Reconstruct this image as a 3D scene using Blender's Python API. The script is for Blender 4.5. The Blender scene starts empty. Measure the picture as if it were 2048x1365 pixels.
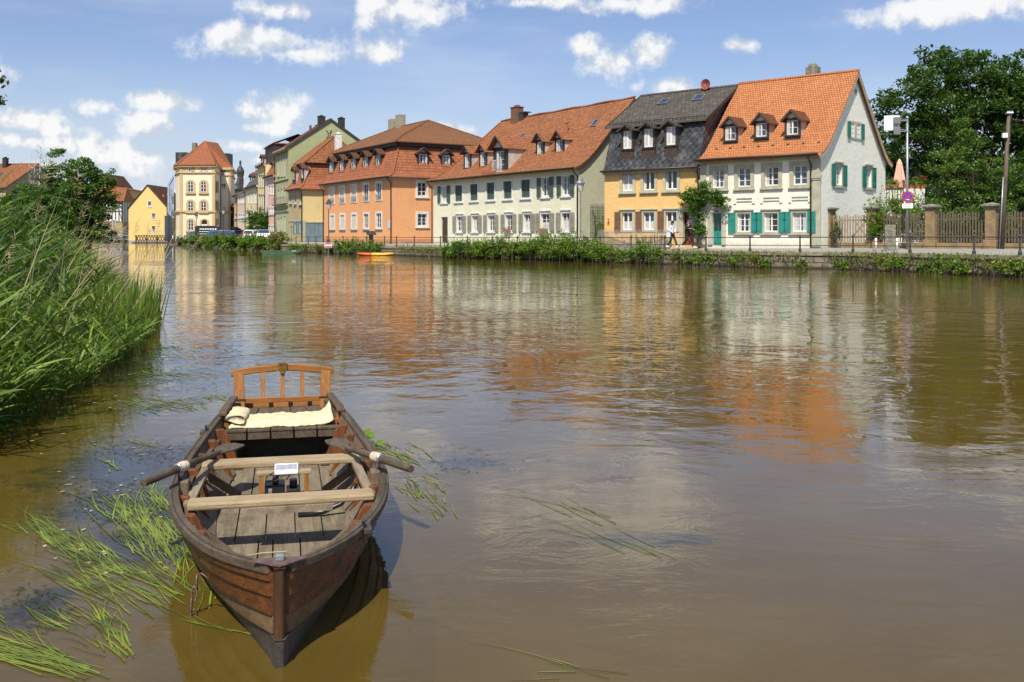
import bpy, bmesh, math, random
import numpy as np
from mathutils import Vector, Matrix
R = math.radians
random.seed(7); RNG = np.random.default_rng(7)
S = bpy.context.scene
COL = S.collection
# ---------------------------------------------------------------- camera
EYE, FPX, YH = 1.78, 1991.0, 471.0
cam = bpy.data.cameras.new('camera'); camo = bpy.data.objects.new('camera', cam); COL.objects.link(camo)
cam.sensor_width = 36; cam.lens = 35; cam.shift_y = -(682.5-YH)/2048
cam.clip_start = 0.05; cam.clip_end = 4000
camo.location = (0, 0, EYE); camo.rotation_euler = (R(90), 0, 0)
S.camera = camo
S.view_settings.view_transform = 'Standard'; S.view_settings.look = 'None'
S.view_settings.exposure = 0.28; S.view_settings.gamma = 1
S.cycles.max_bounces = 6; S.cycles.transparent_max_bounces = 8
S.cycles.diffuse_bounces = 2; S.cycles.glossy_bounces = 3; S.cycles.transmission_bounces = 3
S.cycles.caustics_reflective = False; S.cycles.caustics_refractive = False
# ---------------------------------------------------------------- sun and sky
SUN_AZ = math.atan2(-0.25, -0.968)          # towards the sun, measured from +Y to +X
SUN_EL = R(55)
sl = bpy.data.lights.new('sun', 'SUN'); sl.energy = 5.0; sl.angle = R(0.53); sl.color = (1.0, 0.935, 0.80)
so = bpy.data.objects.new('sun', sl); COL.objects.link(so)
sdir = Vector((math.sin(SUN_AZ)*math.cos(SUN_EL), math.cos(SUN_AZ)*math.cos(SUN_EL), math.sin(SUN_EL)))
so.rotation_euler = sdir.to_track_quat('Z', 'Y').to_euler(); so.location = (-20, -40, 60)

class NT:
    """tiny node helper"""
    def __init__(s, tree): s.t = tree
    def n(s, typ, **kw):
        nd = s.t.nodes.new(typ); ins = kw.pop('i', {})
        for k, v in kw.items(): setattr(nd, k, v)
        for k, v in ins.items():
            sock = nd.inputs[k]
            if isinstance(v, bpy.types.NodeSocket): s.t.links.new(v, sock)
            else: sock.default_value = v
        return nd
    def l(s, a, b): s.t.links.new(a, b)
    def math(s, op, a, b=0.0, c=0.0, clamp=False): return s.n('ShaderNodeMath', operation=op, use_clamp=clamp, i={0: a, 1: b, 2: c}).outputs[0]
    def mix(s, f, a, b, blend='MIX'):
        nd = s.t.nodes.new('ShaderNodeMix'); nd.data_type = 'RGBA'; nd.blend_type = blend
        for k, v in ((0, f), (6, a), (7, b)):
            if isinstance(v, bpy.types.NodeSocket): s.t.links.new(v, nd.inputs[k])
            else: nd.inputs[k].default_value = v if k == 0 else (*v[:3], 1)
        return nd.outputs[2]
    def noise(s, scale, detail=3, vec=None, rough=.5, dist=0.0):
        nd = s.n('ShaderNodeTexNoise', i={'Scale': scale, 'Detail': detail, 'Roughness': rough, 'Distortion': dist})
        if vec is not None: s.l(vec, nd.inputs['Vector'])
        return nd.outputs[0]
    def ramp(s, f, stops):
        nd = s.n('ShaderNodeValToRGB', i={0: f}); r = nd.color_ramp
        while len(r.elements) < len(stops): r.elements.new(.5)
        for e, (p, c) in zip(r.elements, stops):
            e.position = p; e.color = (*c[:3], 1) if not isinstance(c, float) else (c, c, c, 1)
        return nd.outputs[0]
    def smooth(s, v, a, b):
        return s.n('ShaderNodeMapRange', interpolation_type='SMOOTHSTEP', i={0: v, 1: a, 2: b}).outputs[0]

def build_world():
    w = bpy.data.worlds.new('World'); S.world = w; w.use_nodes = True
    w.cycles.sampling_method = 'MANUAL'; w.cycles.sample_map_resolution = 512
    t = w.node_tree; t.nodes.clear(); N = NT(t)
    sky = N.n('ShaderNodeTexSky', sky_type='NISHITA', sun_disc=False, sun_elevation=SUN_EL, sun_rotation=SUN_AZ,
              altitude=200, air_density=1.0, dust_density=1.2, ozone_density=2.0)
    skyc = N.mix(1.0, sky.outputs[0], (0.102, 0.099, 0.111), 'MULTIPLY')
    d = N.n('ShaderNodeTexCoord').outputs['Generated']
    sp = N.n('ShaderNodeSeparateXYZ', i={0: d})
    az = N.math('ARCTAN2', sp.outputs[0], sp.outputs[1]); el = N.math('ARCSINE', sp.outputs[2])
    P = N.n('ShaderNodeCombineXYZ', i={0: az, 1: el, 2: 0.0}).outputs[0]
    n1 = N.n('ShaderNodeTexNoise', noise_dimensions='2D', i={'Vector': P, 'Scale': 16.0, 'Detail': 9.0, 'Roughness': .58, 'Distortion': .0}).outputs[0]
    n2 = N.n('ShaderNodeTexNoise', noise_dimensions='2D', i={'Vector': P, 'Scale': 55.0, 'Detail': 6.0, 'Roughness': .6, 'Distortion': .0}).outputs[0]
    def ang(px, py):
        dx = (px-1024)/FPX
        return math.atan(dx), math.atan((YH-py)/FPX/math.sqrt(1+dx*dx))
    # cloud heaps: centre and half-size, as seen over the river (angles)
    heaps = [(520,85,120,36),(455,75,48,28),(590,108,80,16),(560,22,70,22),(770,105,60,26),(800,15,95,44),(1220,128,95,34),(1170,98,42,34),
             (1290,105,48,28),(1345,172,80,24),(1480,90,34,16),(1860,22,170,28),(1930,8,130,24),(1260,10,130,20),(1080,5,110,14),(545,225,68,34),(530,258,60,20),
             (490,290,60,18),(195,215,42,20),(300,250,72,26),(330,205,70,20),(60,240,62,20),(20,282,60,14),(120,262,52,14),(250,318,100,30),
             (170,290,90,24),(300,320,50,22),(80,335,100,18),(905,262,40,16),(560,320,60,14),(890,390,600,10),
             (1180,-85,210,62),(1340,-70,110,52),(1030,-80,110,40),(1250,-150,120,40),(300,-700,420,90),(-500,100,300,60),(-900,-300,500,90),(2700,-100,400,80),(3200,200,500,50)]
    acc = None
    for (cx, cy, a, b) in heaps:
        A, E = ang(cx, cy); sa, sb = FPX/a*.92, FPX/b*.92
        q = N.n('ShaderNodeVectorMath', operation='MULTIPLY_ADD', i={0: P, 1: (sa, sb, 0), 2: (-A*sa, -E*sb, 0)}).outputs[0]
        ln = N.n('ShaderNodeVectorMath', operation='LENGTH', i={0: q}).outputs[1]
        acc = ln if acc is None else N.n('ShaderNodeMath', operation='SMOOTH_MIN', i={0: acc, 1: ln, 2: .25}).outputs[0]
    v = N.math('SUBTRACT', 1.17, acc)
    v = N.math('ADD', v, N.math('MULTIPLY', N.math('SUBTRACT', n1, .5), 2.1))
    v = N.math('ADD', v, N.math('MULTIPLY', N.math('SUBTRACT', n2, .5), 1.1))
    dens = N.smooth(v, 0.0, .85)
    # thin high veil and horizon haze
    veil = N.n('ShaderNodeTexNoise', noise_dimensions='2D', i={'Vector': N.n('ShaderNodeVectorMath', operation='MULTIPLY', i={0: P, 1: (1.5, 7, 1)}).outputs[0], 'Scale': 2.2, 'Detail': 7.0, 'Roughness': .6}).outputs[0]
    veil = N.math('MULTIPLY', N.smooth(veil, .4, .8), .28)
    base = N.mix(veil, skyc, (.60, .66, .76))
    low = N.math('MULTIPLY', N.smooth(el, .19, .0), .65)
    base = N.mix(low, base, (.56, .63, .73))
    P2 = N.n('ShaderNodeVectorMath', operation='ADD', i={0: P, 1: (-.006, .011, 0)}).outputs[0]
    n1b = N.n('ShaderNodeTexNoise', noise_dimensions='2D', i={'Vector': P2, 'Scale': 16.0, 'Detail': 4.0, 'Roughness': .58}).outputs[0]
    lit = N.smooth(N.math('ADD', N.math('MULTIPLY', v, .45), N.math('MULTIPLY', N.math('SUBTRACT', n1, n1b), 3.6)), -.2, .5)
    cc = N.mix(lit, (.50, .55, .62), (.81, .81, .80))
    col = N.mix(N.math('MULTIPLY', dens, .93), base, cc)
    bg = N.n('ShaderNodeBackground', i={0: col, 1: 1.0}); out = N.n('ShaderNodeOutputWorld', i={0: bg.outputs[0]})
build_world()

# ---------------------------------------------------------------- helpers
def at(px, Z, z=0.0): return Vector(((px-1024)/FPX*Z, Z, z))
def wp(px, py, z=0.0):
    Z = (EYE-z)*FPX/(py-YH); return Vector(((px-1024)/FPX*Z, Z, z))

def mat(name, base=(.5,.5,.5), rough=.7, metal=0.0, var=None, vs=3.0, bump=0.0, bs=40.0, fn=None, coord='UV', spec=.5):
    m = bpy.data.materials.new(name); m.use_nodes = True; t = m.node_tree; N = NT(t)
    p = t.nodes['Principled BSDF']; p.inputs['Roughness'].default_value = rough; p.inputs['Metallic'].default_value = metal
    p.inputs['Specular IOR Level'].default_value = spec
    p.inputs['Base Color'].default_value = (*base, 1)
    tc = N.n('ShaderNodeTexCoord').outputs[coord]
    if fn: fn(N, p, tc); return m
    if var:
        f = N.noise(vs, 5, tc, .6); c = N.mix(N.smooth(f, .35, .65), base, var)
        f2 = N.noise(vs*7, 4, tc); c = N.mix(N.math('MULTIPLY', f2, .25), c, tuple(x*.6 for x in base))
        N.l(c, p.inputs['Base Color'])
    if bump:
        b = N.n('ShaderNodeBump', i={'Strength': 1.0, 'Distance': bump, 'Height': N.noise(bs, 4, tc)}); N.l(b.outputs[0], p.inputs['Normal'])
    return m

def plaster(name, c, stain=.75, low=None):
    def fn(N, p, tc):
        f = N.noise(.55, 6, tc, .65); g = N.noise(3.2, 5, tc, .6); h = N.noise(22, 3, tc)
        mp = N.n('ShaderNodeVectorMath', operation='MULTIPLY', i={0: tc, 1: (5, .35, 1)}).outputs[0]
        streak = N.smooth(N.noise(1.0, 5, mp, .6), .52, .75)
        col = N.mix(N.smooth(f, .35, .7), c, tuple(x*(stain*.5+.5) for x in c))
        col = N.mix(N.math('MULTIPLY', N.smooth(g, .45, .7), .5), col, tuple(x*stain for x in c))
        col = N.mix(N.math('MULTIPLY', streak, .34), col, tuple(x*.55 for x in c))
        col = N.mix(N.math('MULTIPLY', h, .12), col, tuple(x*.5 for x in c))
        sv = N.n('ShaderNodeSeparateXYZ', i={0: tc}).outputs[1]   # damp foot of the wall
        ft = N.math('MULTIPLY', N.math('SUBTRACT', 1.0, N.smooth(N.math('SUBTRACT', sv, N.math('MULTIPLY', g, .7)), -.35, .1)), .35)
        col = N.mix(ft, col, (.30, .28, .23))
        N.l(col, p.inputs['Base Color'])
        b = N.n('ShaderNodeBump', i={'Strength': 1.0, 'Distance': .02, 'Height': N.math('ADD', h, N.math('MULTIPLY', g, 1.5))}); N.l(b.outputs[0], p.inputs['Normal'])
    return mat(name, c, .88, fn=fn, spec=.2)

def tiles(name, c1, c2, dark, bw=.19, rh=.2, moss=.35, mossc=(.10,.095,.05), stain=.5):
    def fn(N, p, tc):
        br = N.n('ShaderNodeTexBrick', offset=.5, i={'Vector': tc, 'Color1': (*c1, 1), 'Color2': (*c2, 1), 'Mortar': (*dark, 1), 'Scale': 1.0,
                 'Mortar Size': .018, 'Mortar Smooth': .6, 'Bias': 0.0, 'Brick Width': bw, 'Row Height': rh})
        sx = N.n('ShaderNodeSeparateXYZ', i={0: tc})
        saw = N.math('FRACT', N.math('DIVIDE', sx.outputs[1], rh))
        f = N.noise(.5, 7, tc, .65); g = N.noise(2.2, 6, tc, .7)
        col = N.mix(N.math('MULTIPLY', N.smooth(f, .4, .7), stain), br.outputs[0], tuple(x*.45 for x in c1))
        col = N.mix(N.math('MULTIPLY', N.smooth(g, .5, .72), moss), col, mossc)
        col = N.mix(N.math('MULTIPLY', N.noise(7, 5, tc, .8), .3), col, tuple(min(1, x*1.6) for x in c2))
        N.l(col, p.inputs['Base Color'])
        wob = N.math('ABSOLUTE', N.math('SUBTRACT', N.math('FRACT', N.math('DIVIDE', sx.outputs[0], bw)), .5))
        hgt = N.math('SUBTRACT', N.math('MULTIPLY', br.outputs[1], -.5), N.math('ADD', N.math('MULTIPLY', saw, .9), N.math('MULTIPLY', wob, .5)))
        b = N.n('ShaderNodeBump', i={'Strength': 1.0, 'Distance': .05, 'Height': hgt}); N.l(b.outputs[0], p.inputs['Normal'])
    return mat(name, c1, .8, fn=fn, spec=.25)

def slate(name, c, c2):
    def fn(N, p, tc):
        mp = N.n('ShaderNodeMapping', i={'Vector': tc, 'Rotation': (0, 0, R(45))}).outputs[0]
        br = N.n('ShaderNodeTexBrick', offset=0.0, i={'Vector': mp, 'Color1': (*c, 1), 'Color2': (*c2, 1), 'Mortar': (.008, .008, .01, 1), 'Scale': 1.0,
                 'Mortar Size': .03, 'Mortar Smooth': .2, 'Brick Width': .33, 'Row Height': .33})
        f = N.noise(1.2, 6, tc, .7)
        N.l(N.mix(N.math('MULTIPLY', N.smooth(f, .45, .7), .6), br.outputs[0], (.16, .165, .16)), p.inputs['Base Color'])
        N.l(N.math('ADD', .32, N.math('MULTIPLY', f, .4)), p.inputs['Roughness'])
        b = N.n('ShaderNodeBump', i={'Strength': 1.0, 'Distance': .03, 'Height': N.math('MULTIPLY', br.outputs[1], -1.0)}); N.l(b.outputs[0], p.inputs['Normal'])
    return mat(name, c, .45, fn=fn, spec=.5)

def woodmat(name, c1, c2, dark, rough=.6, axis=0, sc=1.0, grime=.4):
    def fn(N, p, tc):
        st = [9*sc, 9*sc, 9*sc]; st[axis] = .8*sc
        mp = N.n('ShaderNodeVectorMath', operation='MULTIPLY', i={0: tc, 1: tuple(st)}).outputs[0]
        g = N.noise(2.2, 7, mp, .7, .6); h = N.noise(9, 5, mp, .7); k = N.noise(5*sc, 5, tc, .65)
        col = N.mix(N.smooth(g, .3, .7), c1, c2)
        col = N.mix(N.math('MULTIPLY', N.smooth(h, .5, .75), .6), col, dark)
        col = N.mix(N.math('MULTIPLY', N.smooth(k, .5, .68), grime), col, dark)
        N.l(col, p.inputs['Base Color'])
        N.l(N.math('ADD', rough-.1, N.math('MULTIPLY', k, .3)), p.inputs['Roughness'])
        b = N.n('ShaderNodeBump', i={'Strength': 1.0, 'Distance': .004, 'Height': N.math('ADD', g, h)}); N.l(b.outputs[0], p.inputs['Normal'])
    return mat(name, c1, rough, fn=fn, coord='Object', spec=.35)

def leafmat(name, c1, c2, trans=.25, sc=.6):
    m = bpy.data.materials.new(name); m.use_nodes = True; t = m.node_tree; N = NT(t); p = t.nodes['Principled BSDF']
    tc = N.n('ShaderNodeTexCoord').outputs['Object']
    rnd = N.n('ShaderNodeNewGeometry').outputs['Random Per Island']
    f = N.smooth(N.noise(sc, 3, tc), .35, .65)
    c = N.mix(N.math('ADD', N.math('MULTIPLY', f, .5), N.math('MULTIPLY', rnd, .5)), c1, c2)
    N.l(c, p.inputs['Base Color']); p.inputs['Roughness'].default_value = .5; p.inputs['Specular IOR Level'].default_value = .35
    tr = N.n('ShaderNodeBsdfTranslucent', i={0: N.mix(.5, c, (.25, .4, .03))})
    mx = N.n('ShaderNodeMixShader', i={0: trans, 1: p.outputs[0], 2: tr.outputs[0]})
    N.l(mx.outputs[0], t.nodes['Material Output'].inputs[0])
    return m

class MB:
    def __init__(s): s.v = []; s.f = []; s.m = []
    def add(s, vs, fs, mi=0):
        o = len(s.v); s.v += [tuple(v) for v in vs]
        for f in fs: s.f.append(tuple(o+i for i in f)); s.m.append(mi)
    def face(s, vs, mi=0): s.add(vs, [tuple(range(len(vs)))], mi)
    def box(s, x0, x1, y0, y1, z0, z1, T=None, mi=0):
        T = T or (lambda a, b, c: (a, b, c))
        vs = [T(x, y, z) for x in (x0, x1) for y in (y0, y1) for z in (z0, z1)]
        s.add(vs, [(0,1,3,2),(4,6,7,5),(0,4,5,1),(2,3,7,6),(0,2,6,4),(1,5,7,3)], mi)
    def obox(s, c, half, rot=None, mi=0):
        c = Vector(c); rot = rot or Matrix.Identity(3)
        vs = [c + rot @ Vector((x*half[0], y*half[1], z*half[2])) for x in (-1,1) for y in (-1,1) for z in (-1,1)]
        s.add(vs, [(0,1,3,2),(4,6,7,5),(0,4,5,1),(2,3,7,6),(0,2,6,4),(1,5,7,3)], mi)
    def bar(s, a, b, w, h=None, up=(0,0,1), mi=0):
        a, b = Vector(a), Vector(b); d = (b-a); L = d.length
        if L < 1e-6: return
        d /= L; u = Vector(up); x = d.cross(u)
        if x.length < 1e-3: x = d.cross(Vector((1,0,0)))
        x.normalize(); y = x.cross(d)
        s.obox((a+b)/2, (L/2, w/2, (h or w)/2), Matrix((d, x, y)).transposed(), mi)
    def tube(s, pts, r, n=6, mi=0, caps=True):
        pts = [Vector(p) for p in pts]; k = len(pts)
        rs = r if isinstance(r, (list, tuple)) else [r]*k
        base = len(s.v); ref = None
        for i, p in enumerate(pts):
            d = (pts[min(i+1, k-1)]-pts[max(i-1, 0)]).normalized()
            if ref is None:
                ref = d.cross(Vector((0,0,1)) if abs(d.z) < .9 else Vector((1,0,0))).normalized()
            x = (ref - d*ref.dot(d)).normalized(); y = d.cross(x); ref = x
            for j in range(n):
                a = 2*math.pi*j/n; s.v.append(tuple(p + (x*math.cos(a)+y*math.sin(a))*rs[i]))
        for i in range(k-1):
            for j in range(n):
                a, b = base+i*n+j, base+i*n+(j+1) % n
                s.f.append((a, b, b+n, a+n)); s.m.append(mi)
        if caps:
            s.f.append(tuple(base+j for j in range(n))[::-1]); s.m.append(mi)
            s.f.append(tuple(base+(k-1)*n+j for j in range(n))); s.m.append(mi)
    def lathe(s, c, prof, n=12, mi=0):
        c = Vector(c); base = len(s.v)
        for (r, z) in prof:
            for j in range(n):
                a = 2*math.pi*j/n; s.v.append((c.x+r*math.cos(a), c.y+r*math.sin(a), c.z+z))
        for i in range(len(prof)-1):
            for j in range(n):
                a, b = base+i*n+j, base+i*n+(j+1) % n
                s.f.append((a, b, b+n, a+n)); s.m.append(mi)
        s.f.append(tuple(base+j for j in range(n))[::-1]); s.m.append(mi)
        s.f.append(tuple(base+(len(prof)-1)*n+j for j in range(n))); s.m.append(mi)
    def prism(s, poly, T, n0, n1, mi=0):
        """poly of (u,z); T(u,n,z)"""
        k = len(poly); vs = [T(u, n0, z) for u, z in poly]+[T(u, n1, z) for u, z in poly]
        s.add(vs, [tuple(range(k)), tuple(range(2*k-1, k-1, -1))]+[(i, (i+1) % k, k+(i+1) % k, k+i) for i in range(k)], mi)
    def build(s, name, m, parent=None, smooth=False, bevel=0.0, seg=2, loc=None):
        me = bpy.data.meshes.new(name); me.from_pydata(s.v, [], s.f)
        ms = m if isinstance(m, (list, tuple)) else [m]
        for x in ms: me.materials.append(x)
        if len(ms) > 1: me.polygons.foreach_set('material_index', s.m)
        me.validate(); me.update()
        uvl = me.uv_layers.new(name='UVMap'); co = me.vertices
        Z = Vector((0,0,1)); uv = [0.0]*(2*len(me.loops))
        for p in me.polygons:
            nn = p.normal
            if abs(nn.z) > .97: a, b = Vector((1,0,0)), Vector((0,1,0))
            else:
                a = Z.cross(nn).normalized(); b = nn.cross(a)
                if b.z < 0: b = -b
            for li in p.loop_indices:
                q = co[me.loops[li].vertex_index].co; uv[2*li] = q.dot(a); uv[2*li+1] = q.dot(b)
        uvl.data.foreach_set('uv', uv)
        if smooth: me.polygons.foreach_set('use_smooth', [True]*len(me.polygons))
        o = bpy.data.objects.new(name, me); COL.objects.link(o)
        if parent: o.parent = parent
        if loc is not None: o.location = loc
        if bevel:
            b = o.modifiers.new('bevel', 'BEVEL'); b.width = bevel; b.segments = seg; b.limit_method = 'ANGLE'; b.angle_limit = R(35)
        return o

def tag(o, label, cat, group=None, kind=None):
    if label: o['label'] = label
    if cat: o['category'] = cat
    if group: o['group'] = group
    if kind: o['kind'] = kind
    return o
def empty(name, label, cat, loc=(0,0,0), rz=0.0, group=None):
    o = bpy.data.objects.new(name, None); COL.objects.link(o); o.location = loc; o.rotation_euler = (0,0,rz)
    o.empty_display_size = .3
    return tag(o, label, cat, group)
def copy_tree(o, parent=None, label=None, loc=None, rz=None):
    c = o.copy(); COL.objects.link(c); c.parent = parent
    if label: c['label'] = label
    if loc is not None: c.location = loc
    if rz is not None: c.rotation_euler = (0,0,rz)
    for ch in [x for x in COL.objects if x.parent == o]: copy_tree(ch, c)
    return c

def np_mesh(name, V, F, m, parent=None, loc=None):
    """V (n,3), F (k,4) arrays"""
    me = bpy.data.meshes.new(name); me.vertices.add(len(V)); me.vertices.foreach_set('co', np.asarray(V, np.float32).ravel())
    k = F.shape[1]
    me.loops.add(F.size); me.loops.foreach_set('vertex_index', F.astype(np.int32).ravel())
    me.polygons.add(len(F)); me.polygons.foreach_set('loop_start', np.arange(0, F.size, k, dtype=np.int32))
    me.update(calc_edges=True); me.materials.append(m)
    o = bpy.data.objects.new(name, me); COL.objects.link(o)
    if parent: o.parent = parent
    if loc is not None: o.location = loc
    return o

def leaves(P, size, name, m, parent=None, aspect=.55, up=.5, out=None, loc=None):
    P = np.asarray(P, float); n = len(P)
    nr = RNG.normal(size=(n,3)); nr /= np.linalg.norm(nr, axis=1)[:,None]; nr[:,2] = np.abs(nr[:,2])+up
    if out is not None: nr += out*.6
    nr /= np.linalg.norm(nr, axis=1)[:,None]
    t = RNG.normal(size=(n,3)); t -= nr*(t*nr).sum(1)[:,None]; t /= np.linalg.norm(t, axis=1)[:,None]
    b = np.cross(nr, t); s = size*RNG.uniform(.6, 1.35, n)[:,None]
    a = P - t*s*.5; c = P + t*s*.5 - nr*s*.12; l = P + b*s*aspect*.5; r = P - b*s*aspect*.5
    V = np.stack([a, l, c, r], 1).reshape(-1, 3); F = np.arange(4*n).reshape(-1, 4)
    return np_mesh(name, V, F, m, parent, loc)

def crown_points(ells, nclump, per, cr, fill=.35):
    """leaf positions: clumps near the surface of the ellipsoids, plus limb targets"""
    P = []; C = []
    w = np.array([e[3]*e[4]*e[5] for e in ells])**.67; w /= w.sum()
    for i in range(nclump):
        e = ells[RNG.choice(len(ells), p=w)]
        d = RNG.normal(size=3); d /= np.linalg.norm(d)
        rr = 1-abs(RNG.normal())*fill
        rr = max(.15, min(1.08, rr+RNG.normal()*.05))
        c = np.array(e[:3]) + d*np.array(e[3:6])*rr; C.append(c)
        k = int(per*RNG.uniform(.5, 1.5)); r = cr*RNG.uniform(.55, 1.35)
        q = RNG.normal(size=(k,3)); q /= np.linalg.norm(q, axis=1)[:,None]
        q *= (RNG.uniform(0, 1, k)**.45)[:,None]*r; q[:,2] *= .62
        P.append(c+q)
    return np.concatenate(P), C

def blades(specs, name, m, parent=None, seg=4):
    """specs array rows: x,y,z, dx,dy,dz, length, width, droop"""
    Sx = np.asarray(specs, float); n = len(Sx)
    b = Sx[:,:3]; d = Sx[:,3:6]/np.linalg.norm(Sx[:,3:6], axis=1)[:,None]; L = Sx[:,6]; W = Sx[:,7]; dr = Sx[:,8]
    side = np.cross(d, RNG.normal(size=(n,3))); side /= np.linalg.norm(side, axis=1)[:,None]
    V = np.zeros((n, seg+1, 2, 3))
    for k in range(seg+1):
        t = k/seg; p = b + d*(L*t)[:,None]; p[:,2] -= dr*L*t*t
        ww = W*(1-t**1.8)*(.55+.9*min(t*3, 1)*.5)+.0006
        V[:,k,0] = p - side*ww[:,None]*.5; V[:,k,1] = p + side*ww[:,None]*.5
    F = []
    base = np.arange(n)*(seg+1)*2
    for k in range(seg):
        F.append(np.stack([base+2*k, base+2*k+1, base+2*k+3, base+2*k+2], 1))
    return np_mesh(name, V.reshape(-1,3), np.concatenate(F), m, parent)
# ---------------------------------------------------------------- materials
M = {}
M['white_paint'] = mat('white_paint', (.80,.80,.77), .45, var=(.62,.61,.57), vs=2)
M['white_plastic'] = mat('white_plastic', (.82,.83,.83), .35)
M['glass'] = mat('window_glass', (.02,.024,.028), .06, spec=.7)
M['glass_blue'] = mat('window_glass_blue', (.03,.05,.09), .05, spec=1.0)
M['curtain'] = mat('curtain_cloth', (.62,.62,.60), .8, var=(.42,.42,.41), vs=9)
M['blind'] = mat('roller_blind', (.74,.72,.64), .6, var=(.66,.64,.56), vs=1)
M['stone_trim'] = mat('stone_trim', (.46,.45,.33), .8, var=(.35,.34,.25), vs=2.2, bump=.006, bs=20)
M['stone_trim2'] = mat('stone_trim_pale', (.50,.49,.37), .8, var=(.40,.39,.30), vs=2.2, bump=.006, bs=20)
M['sill_grey'] = mat('sill_grey', (.34,.34,.32), .7, var=(.24,.24,.23), vs=3)
M['brown_wood'] = mat('dark_brown_wood', (.045,.028,.018), .6, var=(.08,.05,.03), vs=4)
M['black_wood'] = mat('black_brown_wood', (.02,.016,.014), .6, var=(.045,.035,.03), vs=4)
M['pink_cheek'] = mat('dormer_cheek', (.56,.50,.46), .8, var=(.44,.38,.34), vs=2)
M['teal'] = mat('teal_paint', (.02,.215,.175), .42, var=(.03,.26,.21), vs=1.5)
M['teal_d'] = mat('teal_paint_deep', (.01,.15,.11), .42, var=(.02,.19,.14), vs=1.5)
M['green_shut'] = mat('green_shutter_paint', (.05,.09,.07), .55, var=(.09,.13,.11), vs=2)
M['grey_shut'] = mat('grey_shutter_paint', (.33,.31,.24), .7, var=(.25,.235,.19), vs=2)
M['brown_shut'] = mat('brown_shutter_paint', (.20,.095,.055), .5, var=(.16,.075,.045), vs=2)
M['blue_shut'] = mat('blue_shutter_paint', (.03,.22,.32), .5)
M['metal_dark'] = mat('dark_painted_metal', (.045,.04,.035), .45, metal=.3, var=(.09,.075,.06), vs=3)
M['metal_grey'] = mat('galvanised_metal', (.36,.39,.42), .42, metal=.6, var=(.28,.3,.33), vs=3)
M['pipe'] = mat('brown_downpipe', (.07,.045,.035), .5, metal=.3)
M['brick'] = mat('chimney_brick', (.22,.1,.06), .85, var=(.12,.07,.05), vs=7)
M['chim_stone'] = mat('chimney_stone', (.26,.25,.19), .9, var=(.13,.125,.09), vs=4, bump=.03, bs=6)
M['chim_render'] = mat('chimney_render', (.36,.34,.25), .85, var=(.25,.23,.17), vs=2)
M['red_dish'] = mat('red_dish', (.26,.06,.045), .5)
M['terracotta'] = mat('terracotta', (.45,.14,.06), .75, var=(.33,.1,.05), vs=5)
M['door_wood'] = mat('door_wood', (.05,.035,.02), .5, var=(.09,.06,.035), vs=4)
M['door_orange'] = mat('door_orange_wood', (.30,.08,.025), .5, var=(.22,.06,.02), vs=4)
M['paper'] = mat('paper', (.7,.72,.75), .7, var=(.4,.42,.45), vs=9)
M['tile_orange'] = tiles('clay_tiles_orange', (.53,.215,.085), (.38,.14,.057), (.10,.038,.02), bw=.17, rh=.2, moss=.25, stain=.35)
M['tile_mixed'] = tiles('clay_tiles_weathered', (.40,.15,.058), (.20,.082,.04), (.06,.03,.018), bw=.2, rh=.22, moss=.45, mossc=(.11,.075,.04), stain=.45)
M['tile_red'] = tiles('clay_tiles_red', (.38,.14,.062), (.25,.088,.043), (.06,.025,.015), bw=.26, rh=.3, moss=.15, stain=.3)
M['tile_moss'] = tiles('clay_tiles_mossy', (.27,.11,.045), (.18,.085,.04), (.05,.03,.018), bw=.2, rh=.22, moss=.8, mossc=(.105,.095,.04), stain=.5)
M['tile_dark'] = tiles('clay_tiles_dark', (.16,.065,.03), (.11,.05,.026), (.03,.015,.01), bw=.2, rh=.2, moss=.3, stain=.5)
M['tile_grey'] = tiles('concrete_tiles_lichen', (.105,.092,.075), (.06,.052,.045), (.012,.01,.009), bw=.3, rh=.3, moss=.35, mossc=(.30,.29,.25), stain=.4)
M['slate'] = slate('slate_shingles', (.024,.027,.031), (.055,.058,.062))
M['slate_brown'] = slate('slate_brown', (.10,.08,.075), (.075,.06,.055))

def wall_quads(mb, T, U, z0, z1, holes, reveal=.16, mi=0, u_start=0.0):
    us = sorted({u_start, U, *[h[0] for h in holes], *[h[1] for h in holes]}); us = [u for u in us if u_start <= u <= U]
    zs = sorted({z0, z1, *[h[2] for h in holes], *[h[3] for h in holes]}); zs = [z for z in zs if z0 <= z <= z1]
    for i in range(len(us)-1):
        for j in range(len(zs)-1):
            um, zm = (us[i]+us[i+1])/2, (zs[j]+zs[j+1])/2
            if any(h[0] < um < h[1] and h[2] < zm < h[3] for h in holes): continue
            mb.face([T(us[i],0,zs[j]), T(us[i+1],0,zs[j]), T(us[i+1],0,zs[j+1]), T(us[i],0,zs[j+1])], mi)
    for (a, b, c, d) in holes:
        for (p, q) in (((a,c),(b,c)), ((b,c),(b,d)), ((b,d),(a,d)), ((a,d),(a,c))):
            mb.face([T(p[0],0,p[1]), T(q[0],0,q[1]), T(q[0],-reveal,q[1]), T(p[0],-reveal,p[1])], mi)

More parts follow.
